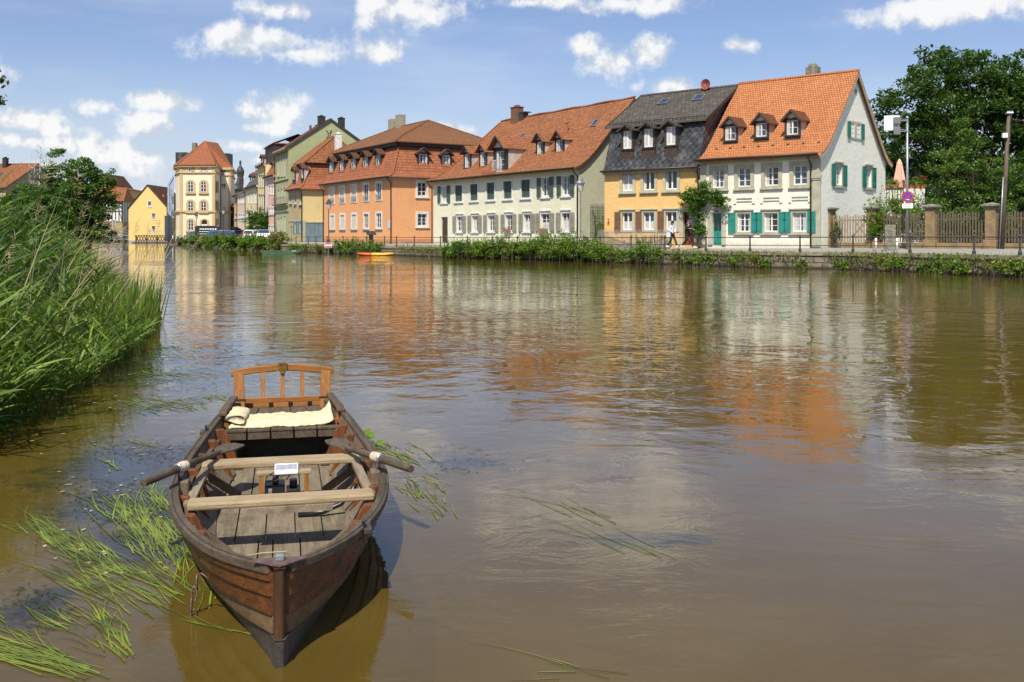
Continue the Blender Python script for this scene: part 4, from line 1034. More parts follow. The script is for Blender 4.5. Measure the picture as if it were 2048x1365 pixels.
def cream_building():
    Z0 = 190.0; f = FPX/Z0; X = lambda px: (px-1024)/f
    ox, oy = X(395), Z0; z0 = 1.0; zz = lambda py, Z=Z0: (YH-py)*Z/FPX+EYE-z0
    r = empty('cream_villa', 'four storey cream building with a projecting bay, arched windows and a red tiled hipped roof', 'building', (ox, oy, z0))
    lx = lambda px, Z=Z0: (px-1024)/FPX*Z-ox
    EV = zz(330)
    foot = [(lx(356.5,193.2), 3.2), (lx(359.8), 0), (lx(430), 0), (lx(438.5,193.2), 3.2), (lx(438.5,199), 9)]
    # extended footprint: bay + right wing + body
    poly = [(lx(349.5,199), 9.5), (lx(355.5,194), 3.2), (lx(359.8), 0), (lx(430), 0), (lx(437.5,193.4), 3.4), (lx(440.5,198), 8), (lx(461.5,198), 8), (lx(464,210), 22), (lx(349.5,208), 22)]
    mb = MB(); k = len(poly)
    for i in range(k):
        a, b = poly[i], poly[(i+1) % k]; mb.face([(a[0],a[1],-.5), (b[0],b[1],-.5), (b[0],b[1],EV), (a[0],a[1],EV)])
    mb.build('wall', M['cream_wall'], r)
    c = Vector((lx(400), 8, 0))
    def ring(name, z, h, out, m):
        q = MB()
        for i in range(k-2):
            a, b = Vector((*poly[i], 0)), Vector((*poly[i+1], 0)); d = (b-a).normalized(); n = Vector((d.y, -d.x, 0))
            T = lambda u, nn, w_: tuple(a+d*u+n*nn+Vector((0,0,w_))); q.box(-out*.5, (b-a).length+out*.5, .003, out, z, z+h, T)
        q.build(name, M[m], r)
    ring('cornice', zz(425), .35, .25, 'ochre_trim'); ring('cornice', zz(347), .28, .22, 'ochre_trim'); ring('cornice', EV-.45, .45, .4, 'ochre_trim'); ring('plinth', -.3, .9, .08, 'stone_trim2')
    T = lambda u, n, z: (u, -n, z)
    # corner strips and attic panels
    for (x0, x1) in ((359.8,365.5), (424.5,430)):
        q = MB(); q.box(lx(x0), lx(x1), .003, .1, .7, EV-.46, T); q.build('corner_strip', M['ochre_trim'], r)
    q = MB()
    for (x0, x1) in ((365.5,375),(388,400),(414,424.5),(375,388),(400,414)):
        if x0 in (375, 400): q.box(lx(x0)+.01, lx(x1)-.01, .003, .06, zz(347)+.3, zz(344), T)
        else: pass
    q.box(lx(365.5), lx(372), .004, .05, zz(347)+.3, EV-.46, T); q.box(lx(383), lx(390), .004, .05, zz(347)+.3, EV-.46, T); q.build('attic_band', M['ochre_trim'], r)
    for x in (381.5, 407.5):
        window(r, T, (lx(x-5.5), lx(x+5.5), zz(343.5), zz(336.5)), cols=2, rows=1, recess=-.05, sur=('ochre_trim', .25, .06))
        arch_win(r, T, lx(x), zz(384.5), zz(363.5), 1.05); arch_win(r, T, lx(x), zz(423), zz(402.5), 1.05)
    arch_win(r, T, lx(382), zz(461), zz(440), 1.05)
    # arched doorway with dark fanlight
    q = MB(); u = lx(409); w = 1.05; q.box(u-w/2, u+w/2, .02, .08, 0, zz(449), T); q.box(u-.04, u+.04, .081, .1, 0, zz(449), T); d = q.build('door', M['white_paint'], r)
    arc = lambda rr, zc: [(u+rr*math.cos(math.pi*i/8), zc+rr*.75*math.sin(math.pi*i/8)) for i in range(9)]
    q = MB(); q.prism([(u-w/2, zz(449)), (u+w/2, zz(449))]+arc(w/2, zz(444)), T, .02, .05); q.build('fanlight', M['glass'], d)
    q = MB(); o1, o2 = arc(w/2+.36, zz(444)), arc(w/2, zz(444))
    for i in range(8): q.prism([o1[i], o1[i+1], o2[i+1], o2[i]], T, .002, .12)
    q.box(u-w/2-.36, u-w/2, .002, .12, 0, zz(444), T); q.box(u+w/2, u+w/2+.36, .002, .12, 0, zz(444), T); q.build('door_surround', M['ochre_trim'], r)
    # rusticated ground floor grooves
    q = MB()
    for j in range(10):
        z = .9+j*.38; q.box(lx(365.6), lx(374.5), .003, .03, z, z+.33, T)
    q.build('rustication', M['cream_wall'], r)
    for xa, xb in ((389.5,400.5),(417.5,424.4)):
        q = MB()
        for j in range(10): z = .9+j*.38; q.box(lx(xa), lx(xb), .003, .03, z, z+.33, T)
        q.build('rustication', M['cream_wall'], r)
    # right wing windows
    Tw = lambda u, n, z: (u, 8-n, z); lw = lambda px: (px-1024)/FPX*198-ox; zw = lambda py: (YH-py)*198/FPX+EYE-z0
    for (y0, y1) in ((351,339.5), (379,367.5)): window(r, Tw, (lw(442.5), lw(452), zw(y0), zw(y1)), cols=2, rows=1, recess=-.05, sur=('white_paint', .15, .05))
    q = MB(); q.box(lw(457), lw(461), .003, .1, .7, EV-.5, Tw); q.build('corner_strip', M['ochre_trim'], r)
    q = MB(); q.tube([Tw(lw(441.5), .2, 0), Tw(lw(441.5), .2, EV)], .09, 6); q.build('downpipe', M['metal_dark'], r)
    # angled facet windows
    a, b = Vector((*poly[3], 0)), Vector((*poly[4], 0)); d = (b-a).normalized(); n = Vector((d.y, -d.x, 0)); Tf = lambda u, nn, w_: tuple(a+d*u+n*nn+Vector((0,0,w_)))
    for zc in ((384.5,363.5), (423,402.5), (461,440)):
        for uu in (.28, .72): window(r, Tf, ((b-a).length*uu-.35, (b-a).length*uu+.35, zz(zc[0]), zz(zc[1])), cols=1, rows=3, recess=-.04, sur=('ochre_trim', .2, .08), fr='brown_wood')
    # roof
    over = 1.04; apex = (lx(406,198), 9.5, zz(282,199)); mb = MB()
    rp = [(c.x+(p[0]-c.x)*1.07, c.y+(p[1]-c.y)*1.07) for p in poly]
    rp = [rp[0], rp[1], rp[2], rp[3], rp[4], (rp[5][0], rp[5][1]), rp[6], rp[7], rp[8]]
    ap2 = (apex[0]+1.2, 14, apex[2])
    for i in range(k):
        a, b = rp[i], rp[(i+1) % k]; t = apex if i in (0,1,2,3,8) else (apex if i in (4,5) else ap2)
        mb.face([(a[0],a[1],EV+.05), (b[0],b[1],EV+.05), t]); mb.face([(a[0],a[1],EV-.1), (b[0],b[1],EV-.1), (b[0],b[1],EV+.05), (a[0],a[1],EV+.05)])
    mb.face([(rp[6][0],rp[6][1],EV+.05), apex, ap2]); mb.face([(rp[8][0],rp[8][1],EV+.05), apex, ap2]); mb.face([(p[0],p[1],EV-.1) for p in rp][::-1])
    ro = mb.build('roof', M['tile_red'], r)
    q = MB(); 
    for i in (1,2,3,6): q.tube([(rp[i][0], rp[i][1], EV+.1), apex], .12, 6)
    q.build('ridge_tiles', M['tile_red'], ro)
    q = MB(); x = lx(391,200); q.box(x-.4, x+.4, 9, 10, EV+2, zz(287,200)); q.build('chimney', M['chim_stone'], r)
    # dark parapets behind the roof
    for (x0, x1, y0) in ((351,373,305), (444,457.5,307)):
        q = MB(); q.box((x0-1024)/FPX*206-ox, (x1-1024)/FPX*206-ox, 16, 19, EV-1, (YH-y0)*206/FPX+EYE-z0); q.build('dark_dormer', M['slate'], r)
    # steel and glass balcony bay hung on the left corner
    q = MB(); L0, L1 = lx(338.5,196), lx(349,196); zb, zt = (YH-430)*196/FPX+.8, (YH-356)*196/FPX+.8
    pts = [(L1, zb-.6), (L0, zb+.5), (L0, zt-1.3), (L1, zt+.4)]
    for p0, p1 in zip(pts, pts[1:]): q.bar((p0[0], 5.6, p0[1]), (p1[0], 5.6, p1[1]), .12, .35)
    q.prism([(L1, zb-.4), (L0+.1, zb+.6), (L0+.1, zt-1.3), (L1, zt+.2)], lambda u, n, z: (u, 5.7-n, z), -.05, .0)
    q.build('balcony_screen', mat('pale_metal_screen', (.42,.5,.6), .3, metal=.4), r)
    for py in (391, 419):
        q = MB(); z = (YH-py)*196/FPX+.8; q.box(L0+.35, L1+.05, 4.6, 5.5, z-.12, z); 
        for i in range(7): q.bar((L0+.4+(L1-L0-.4)*i/6, 4.65, z), (L0+.4+(L1-L0-.4)*i/6, 4.65, z+1.1), .04)
        q.bar((L0+.35, 4.65, z+1.1), (L1, 4.65, z+1.1), .06); q.build('balcony', M['metal_grey'], r)
    q = MB(); q.box(lx(336,200), lx(350,200), 8, 8.3, -.4, (YH-432)*198/FPX+.8)
    g = q.build('glass_stairwell', M['glass_blue'], r); q = MB()
    for i in range(5): x = lx(336,198)+i*(lx(350,198)-lx(336,198))/4; q.bar((x, 7.9, -.4), (x, 7.9, (YH-432)*198/FPX+.8), .07)
    for z in (.8, 2, 3.2): q.bar((lx(336,198), 7.9, z), (lx(350,198), 7.9, z), .06)
    q.build('mullions', M['metal_dark'], g)
cream_building()

# ---------------------------------------------------------------- yellow gabled mill house
def yellow_mill():
    H = House('mill_house', 'plain yellow gabled house standing straight in the water, three small windows', (257.3,240), (335,240), 16, 0.0)
    z = lambda py: (YH-py)*240/FPX+EYE
    W = plaster('plaster_mill_yellow', (.82,.60,.23), .95); EV = z(416); ZR = z(371); L = H.L; xm = H.hit('front', 295, 400)[0]
    window(H.root, H.T['front'], H.pbox('front', 296,403,302.5,414.5), cols=1, rows=3, recess=-.06, sill=('white_paint', .1), sur=('white_paint', .07, .06))
    for b in ((304,427.5,310.5,439.5), (304,452.5,310.5,464.5)):
        H.win('front', H.pbox('front', *b), cols=1, rows=3, recess=.12, sill=('white_paint', .06), sur=('white_paint', .06, .02))
    mb = MB(); wall_quads(mb, H.T['front'], L, .55, EV, H.holes['front']); mb.face([(0,0,EV),(L,0,EV),(xm,0,ZR)])
    for fc in ('right','left'): wall_quads(mb, H.T[fc], H.D, .55, EV, [])
    H.part(mb, 'wall', W)
    mb = MB(); wall_quads(mb, H.T['front'], L, -1, .55, [], u_start=0); 
    for fc in ('right','left'): wall_quads(mb, H.T[fc], H.D, -1, .55, [])
    H.part(mb, 'foundation', plaster('foundation_grey', (.42,.40,.33), .7))
    for fc, box, kw in H.later: window(H.root, H.T[fc], box, **kw)
    mb = MB(); e = .35; sl = (ZR-EV)/(L-xm); sr = (ZR-EV)/xm
    for t in (0, -.18):
        mb.face([(-e,-.25,EV-e*sr+.2+t),(xm,-.25,ZR+.2+t),(xm,H.D,ZR+.2+t),(-e,H.D,EV-e*sr+.2+t)]); mb.face([(L+e,-.25,EV-e*sl+.2+t),(xm,-.25,ZR+.2+t),(xm,H.D,ZR+.2+t),(L+e,H.D,EV-e*sl+.2+t)])
    for a, b in (((-e,EV-e*sr+.2),(xm,ZR+.2)), ((L+e,EV-e*sl+.2),(xm,ZR+.2))): mb.face([(a[0],-.25,a[1]),(b[0],-.25,b[1]),(b[0],-.25,b[1]-.18),(a[0],-.25,a[1]-.18)])
    H.part(mb, 'roof', 'tile_dark')
    for k, (u, w) in enumerate(((3.6, 4), (3.0, 8.5), (2.2, 12))):
        x = xm+u*.7; q = MB(); zc = ZR-(x-xm)*sl+.2; q.box(x-.25, x+.25, w-.4, w+.4, zc-.3, zc+.55); H.part(q, 'roof_vent', 'terracotta')
    q = MB(); q.tube([(L-.1, -.12, .6), (L-.1, -.12, EV)], .06, 6); H.part(q, 'downpipe', 'metal_dark')
    q = MB(); q.box(L*.7, L+3, H.D+1, H.D+8, 0, EV+1.0); H.part(q, 'annexe', W); q = MB(); q.face([(L*.6,H.D+.8,EV+.9),(L+3.3,H.D+.8,EV+.9),(L+3.3,H.D+4.5,EV+3.4),(L*.6,H.D+4.5,EV+3.4)]); H.part(q, 'annexe_roof', 'tile_red')
yellow_mill()

# ---------------------------------------------------------------- timber framed buildings on the left
def timber(name, label, L, Rt, D, z0, ytop, ypeak, pxpeak, wallm, roofm, rows, cols, brace=True, wins=(), ground=None):
    H = House(name, label, L, Rt, D, z0, cat='house'); Z = L[1]
    EV = H.hit('front', (L[0]+Rt[0])/2, ytop)[1]; ZR = H.hit('front', pxpeak, ypeak)[1] if ypeak else EV; xm = H.hit('front', pxpeak, 400)[0] if ypeak else H.L/2
    gz = ground or 0
    mb = MB(); wall_quads(mb, H.T['front'], H.L, gz, EV, []); mb.face([(0,0,EV),(H.L,0,EV),(xm,0,ZR)]); wall_quads(mb, H.T['right'], D, gz, EV, []); wall_quads(mb, H.T['left'], D, gz, EV, []); H.part(mb, 'wall', wallm)
    if ground:
        mb = MB(); 
        for fc in ('front','right','left'): wall_quads(mb, H.T[fc], H.L if fc == 'front' else D, -1, gz, [])
        H.part(mb, 'stone_ground_floor', plaster(name+'_sandstone', (.45,.34,.18), .6))
    q = MB(); T = H.T['front']; w = .13
    for i in range(cols+1): x = H.L*i/cols; x = min(max(x, .15), H.L-.15); zt = EV+max(0, (ZR-EV)*(1-abs(x-xm)/(xm if x < xm else H.L-xm)))-.1 if ypeak else EV; q.box(x-w, x+w, .002, .07, gz, zt, T)
    for j in range(rows+1):
        z = gz+(EV-gz)*j/rows; q.box(0, H.L, .0021, .072, z-w, z+w, T)
    if ypeak:
        for f in (.33, .66): z = EV+(ZR-EV)*f; q.box(xm*f, H.L-(H.L-xm)*f, .0021, .072, z-w, z+w, T)
        for i in range(1, cols): pass
        q.bar(T(0,.1,EV), T(xm,.1,ZR), .1, .35); q.bar(T(H.L,.1,EV), T(xm,.1,ZR), .1, .35)
    if brace:
        for (i, j, s_) in ((0,0,1),(cols-1,0,-1),(0,1,1),(cols-1,1,-1)):
            if j < rows:
                a, b = H.L*i/cols, H.L*(i+1)/cols; z_a, z_b = gz+(EV-gz)*j/rows, gz+(EV-gz)*(j+1)/rows
                q.bar(T(a if s_ > 0 else b, .04, z_a), T(b if s_ > 0 else a, .04, z_b), .06, .2)
    for i in range(5): y = D*i/4; q.box(y-.1, y+.1, .002, .07, gz, EV, H.T['right'])
    H.part(q, 'timber_frame', 'brown_wood')
    for b in wins: window(H.root, T, H.pbox('front', *b), cols=2, rows=2, recess=-.08, sur=('white_paint', .08, .09))
    mb = MB()
    if ypeak:
        e = .4
        for t in (0, -.2):
            mb.face([(-e,-.4,EV-.3+t),(xm,-.4,ZR+.15+t),(xm,D,ZR+.15+t),(-e,D,EV-.3+t)]); mb.face([(H.L+e,-.4,EV-.3+t),(xm,-.4,ZR+.15+t),(xm,D,ZR+.15+t),(H.L+e,D,EV-.3+t)])
        H.part(mb, 'roof', roofm)
    return H, EV, ZR, xm
ywall = plaster('timber_infill_yellow', (.74,.56,.26), .9); wwall = plaster('timber_infill_white', (.78,.76,.70), .9)
Ht, e_, r_, x_ = timber('timber_framed_house', 'yellow timber framed gable house with stepped rows of roof dormers behind the tree', (190,292), (262,292), 16, 0, 420, 348, 205, ywall, 'tile_dark', 3, 6)
for k in range(2):   # stepped dormer bands
    q = MB(); x0 = x_+3.5+k*3.3; z0 = r_-(x0-x_)*(r_-e_)/(Ht.L-x_); q.box(x0-1, x0+2.6, .5, 14, z0-2.6, z0+.1); b_ = Ht.part(q, 'dormer_band', ywall)
    q = MB(); q.add([(x0-1.2,.2,z0+.9),(x0+3.0,.2,z0+.0),(x0+3.0,14.3,z0+.0),(x0-1.2,14.3,z0+.9),(x0-1.2,.2,z0+.75),(x0+3.0,.2,z0-.15),(x0+3.0,14.3,z0-.15),(x0-1.2,14.3,z0+.75)], [(0,1,2,3),(7,6,5,4),(0,4,5,1),(1,5,6,2)])
    q.build('dormer_roof', M['tile_red'], b_)
    q = MB()
    for i in range(6): q.box(x0+.3+i*.4, x0+.45+i*.4, .42, .499, z0-2.4, z0-.1)
    q.build('dormer_timber', M['brown_wood'], b_)
q = MB(); q.box(x_-1.6, x_-.4, -.7, -.3, e_+.5, r_+.1); Ht.part(q, 'white_chimney', 'white_paint')
Hw, e2_, r2_, x2_ = timber('timber_framed_house', 'lower white timber framed house on a sandstone ground floor beside the weir', (183,284), (245,284), 7, 0, 402, None, 214, wwall, 'tile_dark', 2, 9, ground=5.6, wins=[(223,407,229,418), (235,407,241,418), (226,440,231,456)])
q = MB(); q.add([(-.5,-.6,e2_-.1),(Hw.L+.6,-.6,e2_-.1),(Hw.L-.5,5,e2_+4.0),(-.5,5,e2_+4.0)], [(0,1,2,3)]); q.add([(Hw.L+.6,-.6,e2_-.1),(Hw.L+.6,8,e2_-.1),(Hw.L-.5,5,e2_+4.0)], [(0,1,2)]); Hw.part(q, 'roof', 'tile_mixed')

# red roofed house far left behind the reeds and another behind the tree
def simple_house(name, label, pxl, pxr, Z, D, yev, yr, wallc, roofm, z0=1.0):
    H = House(name, label, (pxl, Z), (pxr, Z*.985), D, z0, cat='house'); EV = H.hit('front', pxr, yev)[1]; ZR = H.hit('front', pxl+20, yr, -D/2)[1]
    for i in range(4):
        u = H.L*(i+.5)/4; H.win('front', (u-.5, u+.5, EV-2.2, EV-.8), cols=2, rows=2, sur=('white_paint', .1, .03))
    H.finish(plaster(name+'_wall', wallc, .85), EV, gable=[(0,EV),(D/2,ZR-.1),(D,EV)]); H.gable_roof([(-.5, EV-.15), (D/2, ZR)], roofm, x0=-.4, x1=H.L+.4)
    return H, EV, ZR
Hs, es, rs = simple_house('farmhouse', 'house with a broad orange red roof rising above the reeds at the far left edge', -140, 12, 130, 12, 372, 331, (.55,.45,.3), 'tile_mixed')
Hs.chimney(Hs.L-4, 5.2, rs-.6, rs+.7, .6, .5, 'black_wood'); Hs.skylight([(-.5, es-.15), (6, rs)], Hs.L-3.2, 3.0, .7, .9)
Hs2, *_ = simple_house('farmhouse', 'low orange roofed house glimpsed between the two left trees', 122, 148, 330, 6, 385, 360, (.6,.5,.35), 'tile_red')

# ---------------------------------------------------------------- weir, footbridge, lattice barrier
def weir():
    Z = 262; z = lambda py: (YH-py)*Z/FPX+EYE; X = lambda px: (px-1024)/FPX*Z
    r = empty('footbridge', 'grey steel footbridge with mesh railing crossing to the yellow house', 'bridge', (X(205), Z, 0)); ox = X(205)
    q = MB(); q.box(0, X(262)-ox, -.3, 1.6, z(472.5), z(470.5)); q.build('deck', M['metal_grey'], r)
    q = MB(); n = 15; W_ = X(262)-ox
    for i in range(n+1): q.bar((W_*i/n, -.3, z(471)), (W_*i/n, -.3, z(460)), .09)
    for y in (460, 465.5): q.bar((0, -.3, z(y)), (W_, -.3, z(y)), .09)
    q.build('railing', M['metal_grey'], r)
    for px in (216, 234, 248):
        q = MB(); q.box(X(px)-ox-.25, X(px)-ox+.25, 0, 1.2, -1, z(472.6)); q.build('pier', M['metal_dark'], r)
    q = MB()
    for y in (475.5, 479): q.bar((X(195)-ox, .2, z(y)), (W_, .2, z(y)), .25)
    q.build('cross_beam', M['metal_grey'], r)
    o = MB(); o.box(X(142), X(181), 250, 262, -1, z(466)); o.box(X(148), X(176), 252, 260, z(466)+.001, z(462.5)); tag(o.build('weir_abutment', plaster('abutment_concrete', (.52,.50,.45), .7), bevel=.05), 'pale concrete abutment block in the water left of the footbridge', 'abutment')
    # lattice
    Z2 = 228; X2 = lambda px: (px-1024)/FPX*Z2; z2 = lambda py: (YH-py)*Z2/FPX+EYE
    r = empty('lattice_barrier', 'long low dark wooden lattice barrier in the water before the yellow house', 'barrier', (X2(272), Z2, 0)); o2 = X2(272); W = X2(357)-o2
    q = MB(); n = 16; zt, zb = z2(472), .25
    for i in range(n):
        a, b = W*i/n, W*(i+1)/n; q.bar((a, 0, zb), (b, 0, zt), .1, .14); q.bar((a, .12, zt), (b, .12, zb), .1, .14)
    q.build('lattice', M['brown_wood'], r)
    q = MB(); q.box(-.3, W+.3, -.2, .9, zt, zt+.14); q.box(-.8, W+.3, -.3, 1.0, -.3, .22); q.build('beam', M['brown_wood'], r)
    for i in range(0, n+1, 4): q = MB(); q.box(W*i/n-.12, W*i/n+.12, -.1, .14, -1, zt-.002); q.build('post', M['brown_wood'], r)
    r = empty('notice_board', 'small white notice board at the right end of the lattice barrier', 'sign', (X2(344.5), Z2-.6, 0)); q = MB(); q.box(-.5, .5, 0, .05, 1.0, 1.7); q.build('board', M['white_plastic'], r); q = MB(); q.tube([(0,.1,-.5),(0,.1,1.6)], .04, 6); q.build('post', M['metal_dark'], r)
weir()
# ================================================================ ground, water, quay
def stuff(o, label, cat, group=None): return tag(o, label, cat, group, 'stuff')
QP = [(2700,28.5),(2500,32.5),(2300,36),(2048,41.9),(1880,46.6),(1700,51.6),(1600,53.2),(1500,55.0),(1400,58.3),(1250,63.8),(1160,68.5),(1040,73.5),(900,79.5),(840,84),(752,90),(700,94),(640,98.5),(600,102.5),(560,107)]
BK = [(530,111),(504,116),(460,126),(420,142),(394,156),(370,184),(352,212)]
def Q(p, z=0): return at(p[0], p[1], z)
ZQ = lambda i, n: .92-.14*min(1, i/12)
quay = [Q(p) for p in QP]; bank = [Q(p) for p in BK]; full = quay+bank
def normals(line):
    out = []
    for i, p in enumerate(line):
        d = (line[min(i+1, len(line)-1)]-line[max(i-1, 0)]).normalized(); out.append(Vector((d.y, -d.x, 0)))   # points to the land side
    return [n if n.y > 0 or n.x > 0 else -n for n in out]
NR = normals(full)
def mk_ground():
    paving = mat('stone_paving', fn=lambda N, p, tc: pav(N, p, tc), rough=.85, coord='Object')
    mb = MB(); rows = []
    for i, p in enumerate(full):
        n = NR[i]; zq = ZQ(i, len(full)); far = 160
        row = [p+n*.02+Vector((0,0,zq)), p+n*3.2+Vector((0,0,zq+.13)), p+n*5.4+Vector((0,0,zq+.2)), p+n*30+Vector((0,0,zq+.25)), Vector((p.x+n.x*40+(60 if p.x > -20 else 12), p.y+140, 1.3))]
        rows.append(row)
    k = len(rows[0])
    for i in range(len(rows)-1):
        for j in range(k-1): mb.face([rows[i][j], rows[i+1][j], rows[i+1][j+1], rows[i][j+1]])
    g = mb.build('quay_pavement', paving); tag(g, None, None, kind='structure')
    # river bed and land to the horizon as one sheet
    mb = MB(); mb.face([(-2500,-300,-.9),(2500,-300,-.9),(2500,3500,-.9),(-2500,3500,-.9)])
    tag(mb.build('ground', mat('river_bed', (.14,.09,.025), .9, var=(.10,.07,.02), vs=.4, coord='Object')), None, None, kind='structure')
    # far land behind houses
    land = mat('garden_earth', (.10,.12,.05), .95, var=(.14,.12,.07), vs=.2, coord='Object')
    mb = MB(); 
    pts = [(-500,262),(-112,262),(-96,268),(-93,262),(-92,241),(-82,241),(-77,236),(-60,222),(-10,230),(300,200),(900,200),(900,2500),(-900,2500),(-900,262)]
    mb.face([(x, y, 1.2) for x, y in pts]); 
    for a, b in zip(pts[:9], pts[1:9]): mb.face([(a[0],a[1],-1),(b[0],b[1],-1),(b[0],b[1],1.2),(a[0],a[1],1.2)])
    tag(mb.build('far_bank', land), None, None, kind='structure')
    mb = MB(); pr = [(60,20),(130,10),(400,60),(400,210),(60,210),(40,120)]
    mb.face([(x, y, 1.12) for x, y in pr]); tag(mb.build('garden_ground', land), None, None, kind='structure')
    # left bank: undulating earth sheet under the reeds
    LB = [(-3.4,-6),(-3.9,2),(-4.3,6.5),(-4.75,9.0),(-5.1,11),(-5.6,13.5),(-6.5,17.5),(-7.5,21),(-10,26),(-17,38),(-28,62),(-53,108),(-92,200),(-118,262)]
    mb = MB(); rows = []
    for x, y in LB: rows.append([(x+.1,y,-.9),(x-.1,y,-.06),(x-.8,y,.18),(x-2.4,y,.7),(x-6,y,1.1),(x-60,y,1.4),(x-500,y+20,1.6)])
    for a, b in zip(rows, rows[1:]):
        for j in range(6): mb.face([a[j], b[j], b[j+1], a[j+1]])
    tag(mb.build('left_bank', mat('bank_earth', (.05,.05,.022), .95, var=(.07,.06,.03), vs=1, coord='Object'), smooth=True), None, None, kind='structure')
    return LB
def pav(N, p, tc):
    mp = N.n('ShaderNodeMapping', i={'Vector': tc, 'Rotation': (0,0,R(42))}).outputs[0]
    br = N.n('ShaderNodeTexBrick', offset=.5, i={'Vector': mp, 'Color1': (.36,.34,.30,1), 'Color2': (.28,.27,.24,1), 'Mortar': (.12,.11,.09,1), 'Scale': 1.0, 'Mortar Size': .02, 'Brick Width': .5, 'Row Height': .3})
    f = N.noise(.6, 6, tc, .65)
    N.l(N.mix(N.math('MULTIPLY', N.smooth(f, .4, .7), .6), br.outputs[0], (.22,.21,.18)), p.inputs['Base Color'])
    b = N.n('ShaderNodeBump', i={'Strength': 1.0, 'Distance': .02, 'Height': N.math('MULTIPLY', br.outputs[1], -1.0)}); N.l(b.outputs[0], p.inputs['Normal'])
LB = mk_ground()

def mk_water():
    m = bpy.data.materials.new('river_water'); m.use_nodes = True; t = m.node_tree; t.nodes.clear(); N = NT(t)
    P = N.n('ShaderNodeTexCoord').outputs['Object']
    sx = N.n('ShaderNodeSeparateXYZ', i={0: P}); dist = sx.outputs[1]
    def nz(scale, det, rough, sc=(1,1,1), rot=0.0, dist_=0.0):
        mp = N.n('ShaderNodeMapping', i={'Vector': P, 'Rotation': (0,0,R(rot)), 'Scale': sc}).outputs[0]
        return N.noise(scale, det, mp, rough, dist_)
    big = nz(.16, 4, .55, rot=20, dist_=1.0); med = nz(1.5, 1.5, .5, (1,1.15,1), 28, .3); sm = nz(5.2, 1.5, .5, (1,1.1,1), 18, .4); fine = nz(13, 2, .5, (1,1.3,1), 40, .5)
    patch = N.smooth(big, .36, .62)                       # ruffled / smooth areas
    far = N.smooth(dist, 5.5, 13.0)
    near = N.math('ADD', N.math('MULTIPLY', far, .93), .07)
    rf = N.math('MULTIPLY', N.math('ADD', N.math('MULTIPLY', patch, .7), .3), near)
    h = N.math('ADD', N.math('MULTIPLY', med, .021), N.math('ADD', N.math('MULTIPLY', sm, .0078), N.math('MULTIPLY', fine, .0003)))
    h = N.math('MULTIPLY', h, rf)
    # slow swirls near the boat
    sw = nz(1.1, 5, .6, (1,1.4,1), -30, 3.0); h = N.math('ADD', h, N.math('MULTIPLY', N.math('MULTIPLY', sw, .0035), N.math('SUBTRACT', 1.0, N.math('MULTIPLY', far, .6))))
    bp = N.n('ShaderNodeBump', i={'Strength': 1.0, 'Distance': 1.0, 'Height': h}).outputs[0]
    silt = nz(.5, 5, .6, (1,1,1), 0, 1.5)
    body = N.mix(N.smooth(silt, .35, .7), (.124,.082,.015), (.150,.102,.020))
    def blob(px, py, rx, ry):
        c = wp(px, py); q = N.n('ShaderNodeVectorMath', operation='MULTIPLY_ADD', i={0: P, 1: (1/rx, 1/ry, 0), 2: (-c.x/rx, -c.y/ry, 0)}).outputs[0]
        return N.math('SUBTRACT', 1.0, N.n('ShaderNodeVectorMath', operation='LENGTH', i={0: q}).outputs[1])
    wb = None   # submerged weed beds are dark
    for a in ((330,930,1.1,.9),(280,1010,.75,.6),(300,1090,.6,.35),(400,720,2.2,3.5),(880,925,.6,.35),(1280,1080,.55,.2),(80,1210,.2,.3)):
        b_ = blob(*a); wb = b_ if wb is None else N.math('MAXIMUM', wb, b_)
    wb = N.math('ADD', wb, N.math('MULTIPLY', N.math('SUBTRACT', nz(2.2, 6, .7, (1,1.5,1), 20, 1.0), .5), 2.2))
    body = N.mix(N.math('MULTIPLY', N.smooth(wb, .0, .5), .8), body, (.022,.026,.022))
    dif = N.n('ShaderNodeBsdfDiffuse', i={0: body})
    tr = N.n('ShaderNodeBsdfTransparent', i={0: (.80,.66,.34,1)})
    under = N.n('ShaderNodeMixShader', i={0: .38, 1: dif.outputs[0], 2: tr.outputs[0]})
    gl = N.n('ShaderNodeBsdfGlossy', i={'Color': (1,1,1,1), 'Roughness': .0, 'Normal': bp})
    bp2 = N.n('ShaderNodeBump', i={'Strength': .45, 'Distance': 1.0, 'Height': h}).outputs[0]
    fr = N.n('ShaderNodeFresnel', i={'IOR': 1.41, 'Normal': bp2})
    frm = N.math('ADD', N.math('MULTIPLY', fr.outputs[0], .98), .012, clamp=True)
    mx = N.n('ShaderNodeMixShader', i={0: frm, 1: under.outputs[0], 2: gl.outputs[0]})
    N.n('ShaderNodeOutputMaterial', i={0: mx.outputs[0]})
    mb = MB(); mb.face([(-600,-60,0),(300,-60,0),(300,330,0),(-600,330,0)])
    tag(mb.build('river_water', m), None, None, kind='structure')
mk_water()

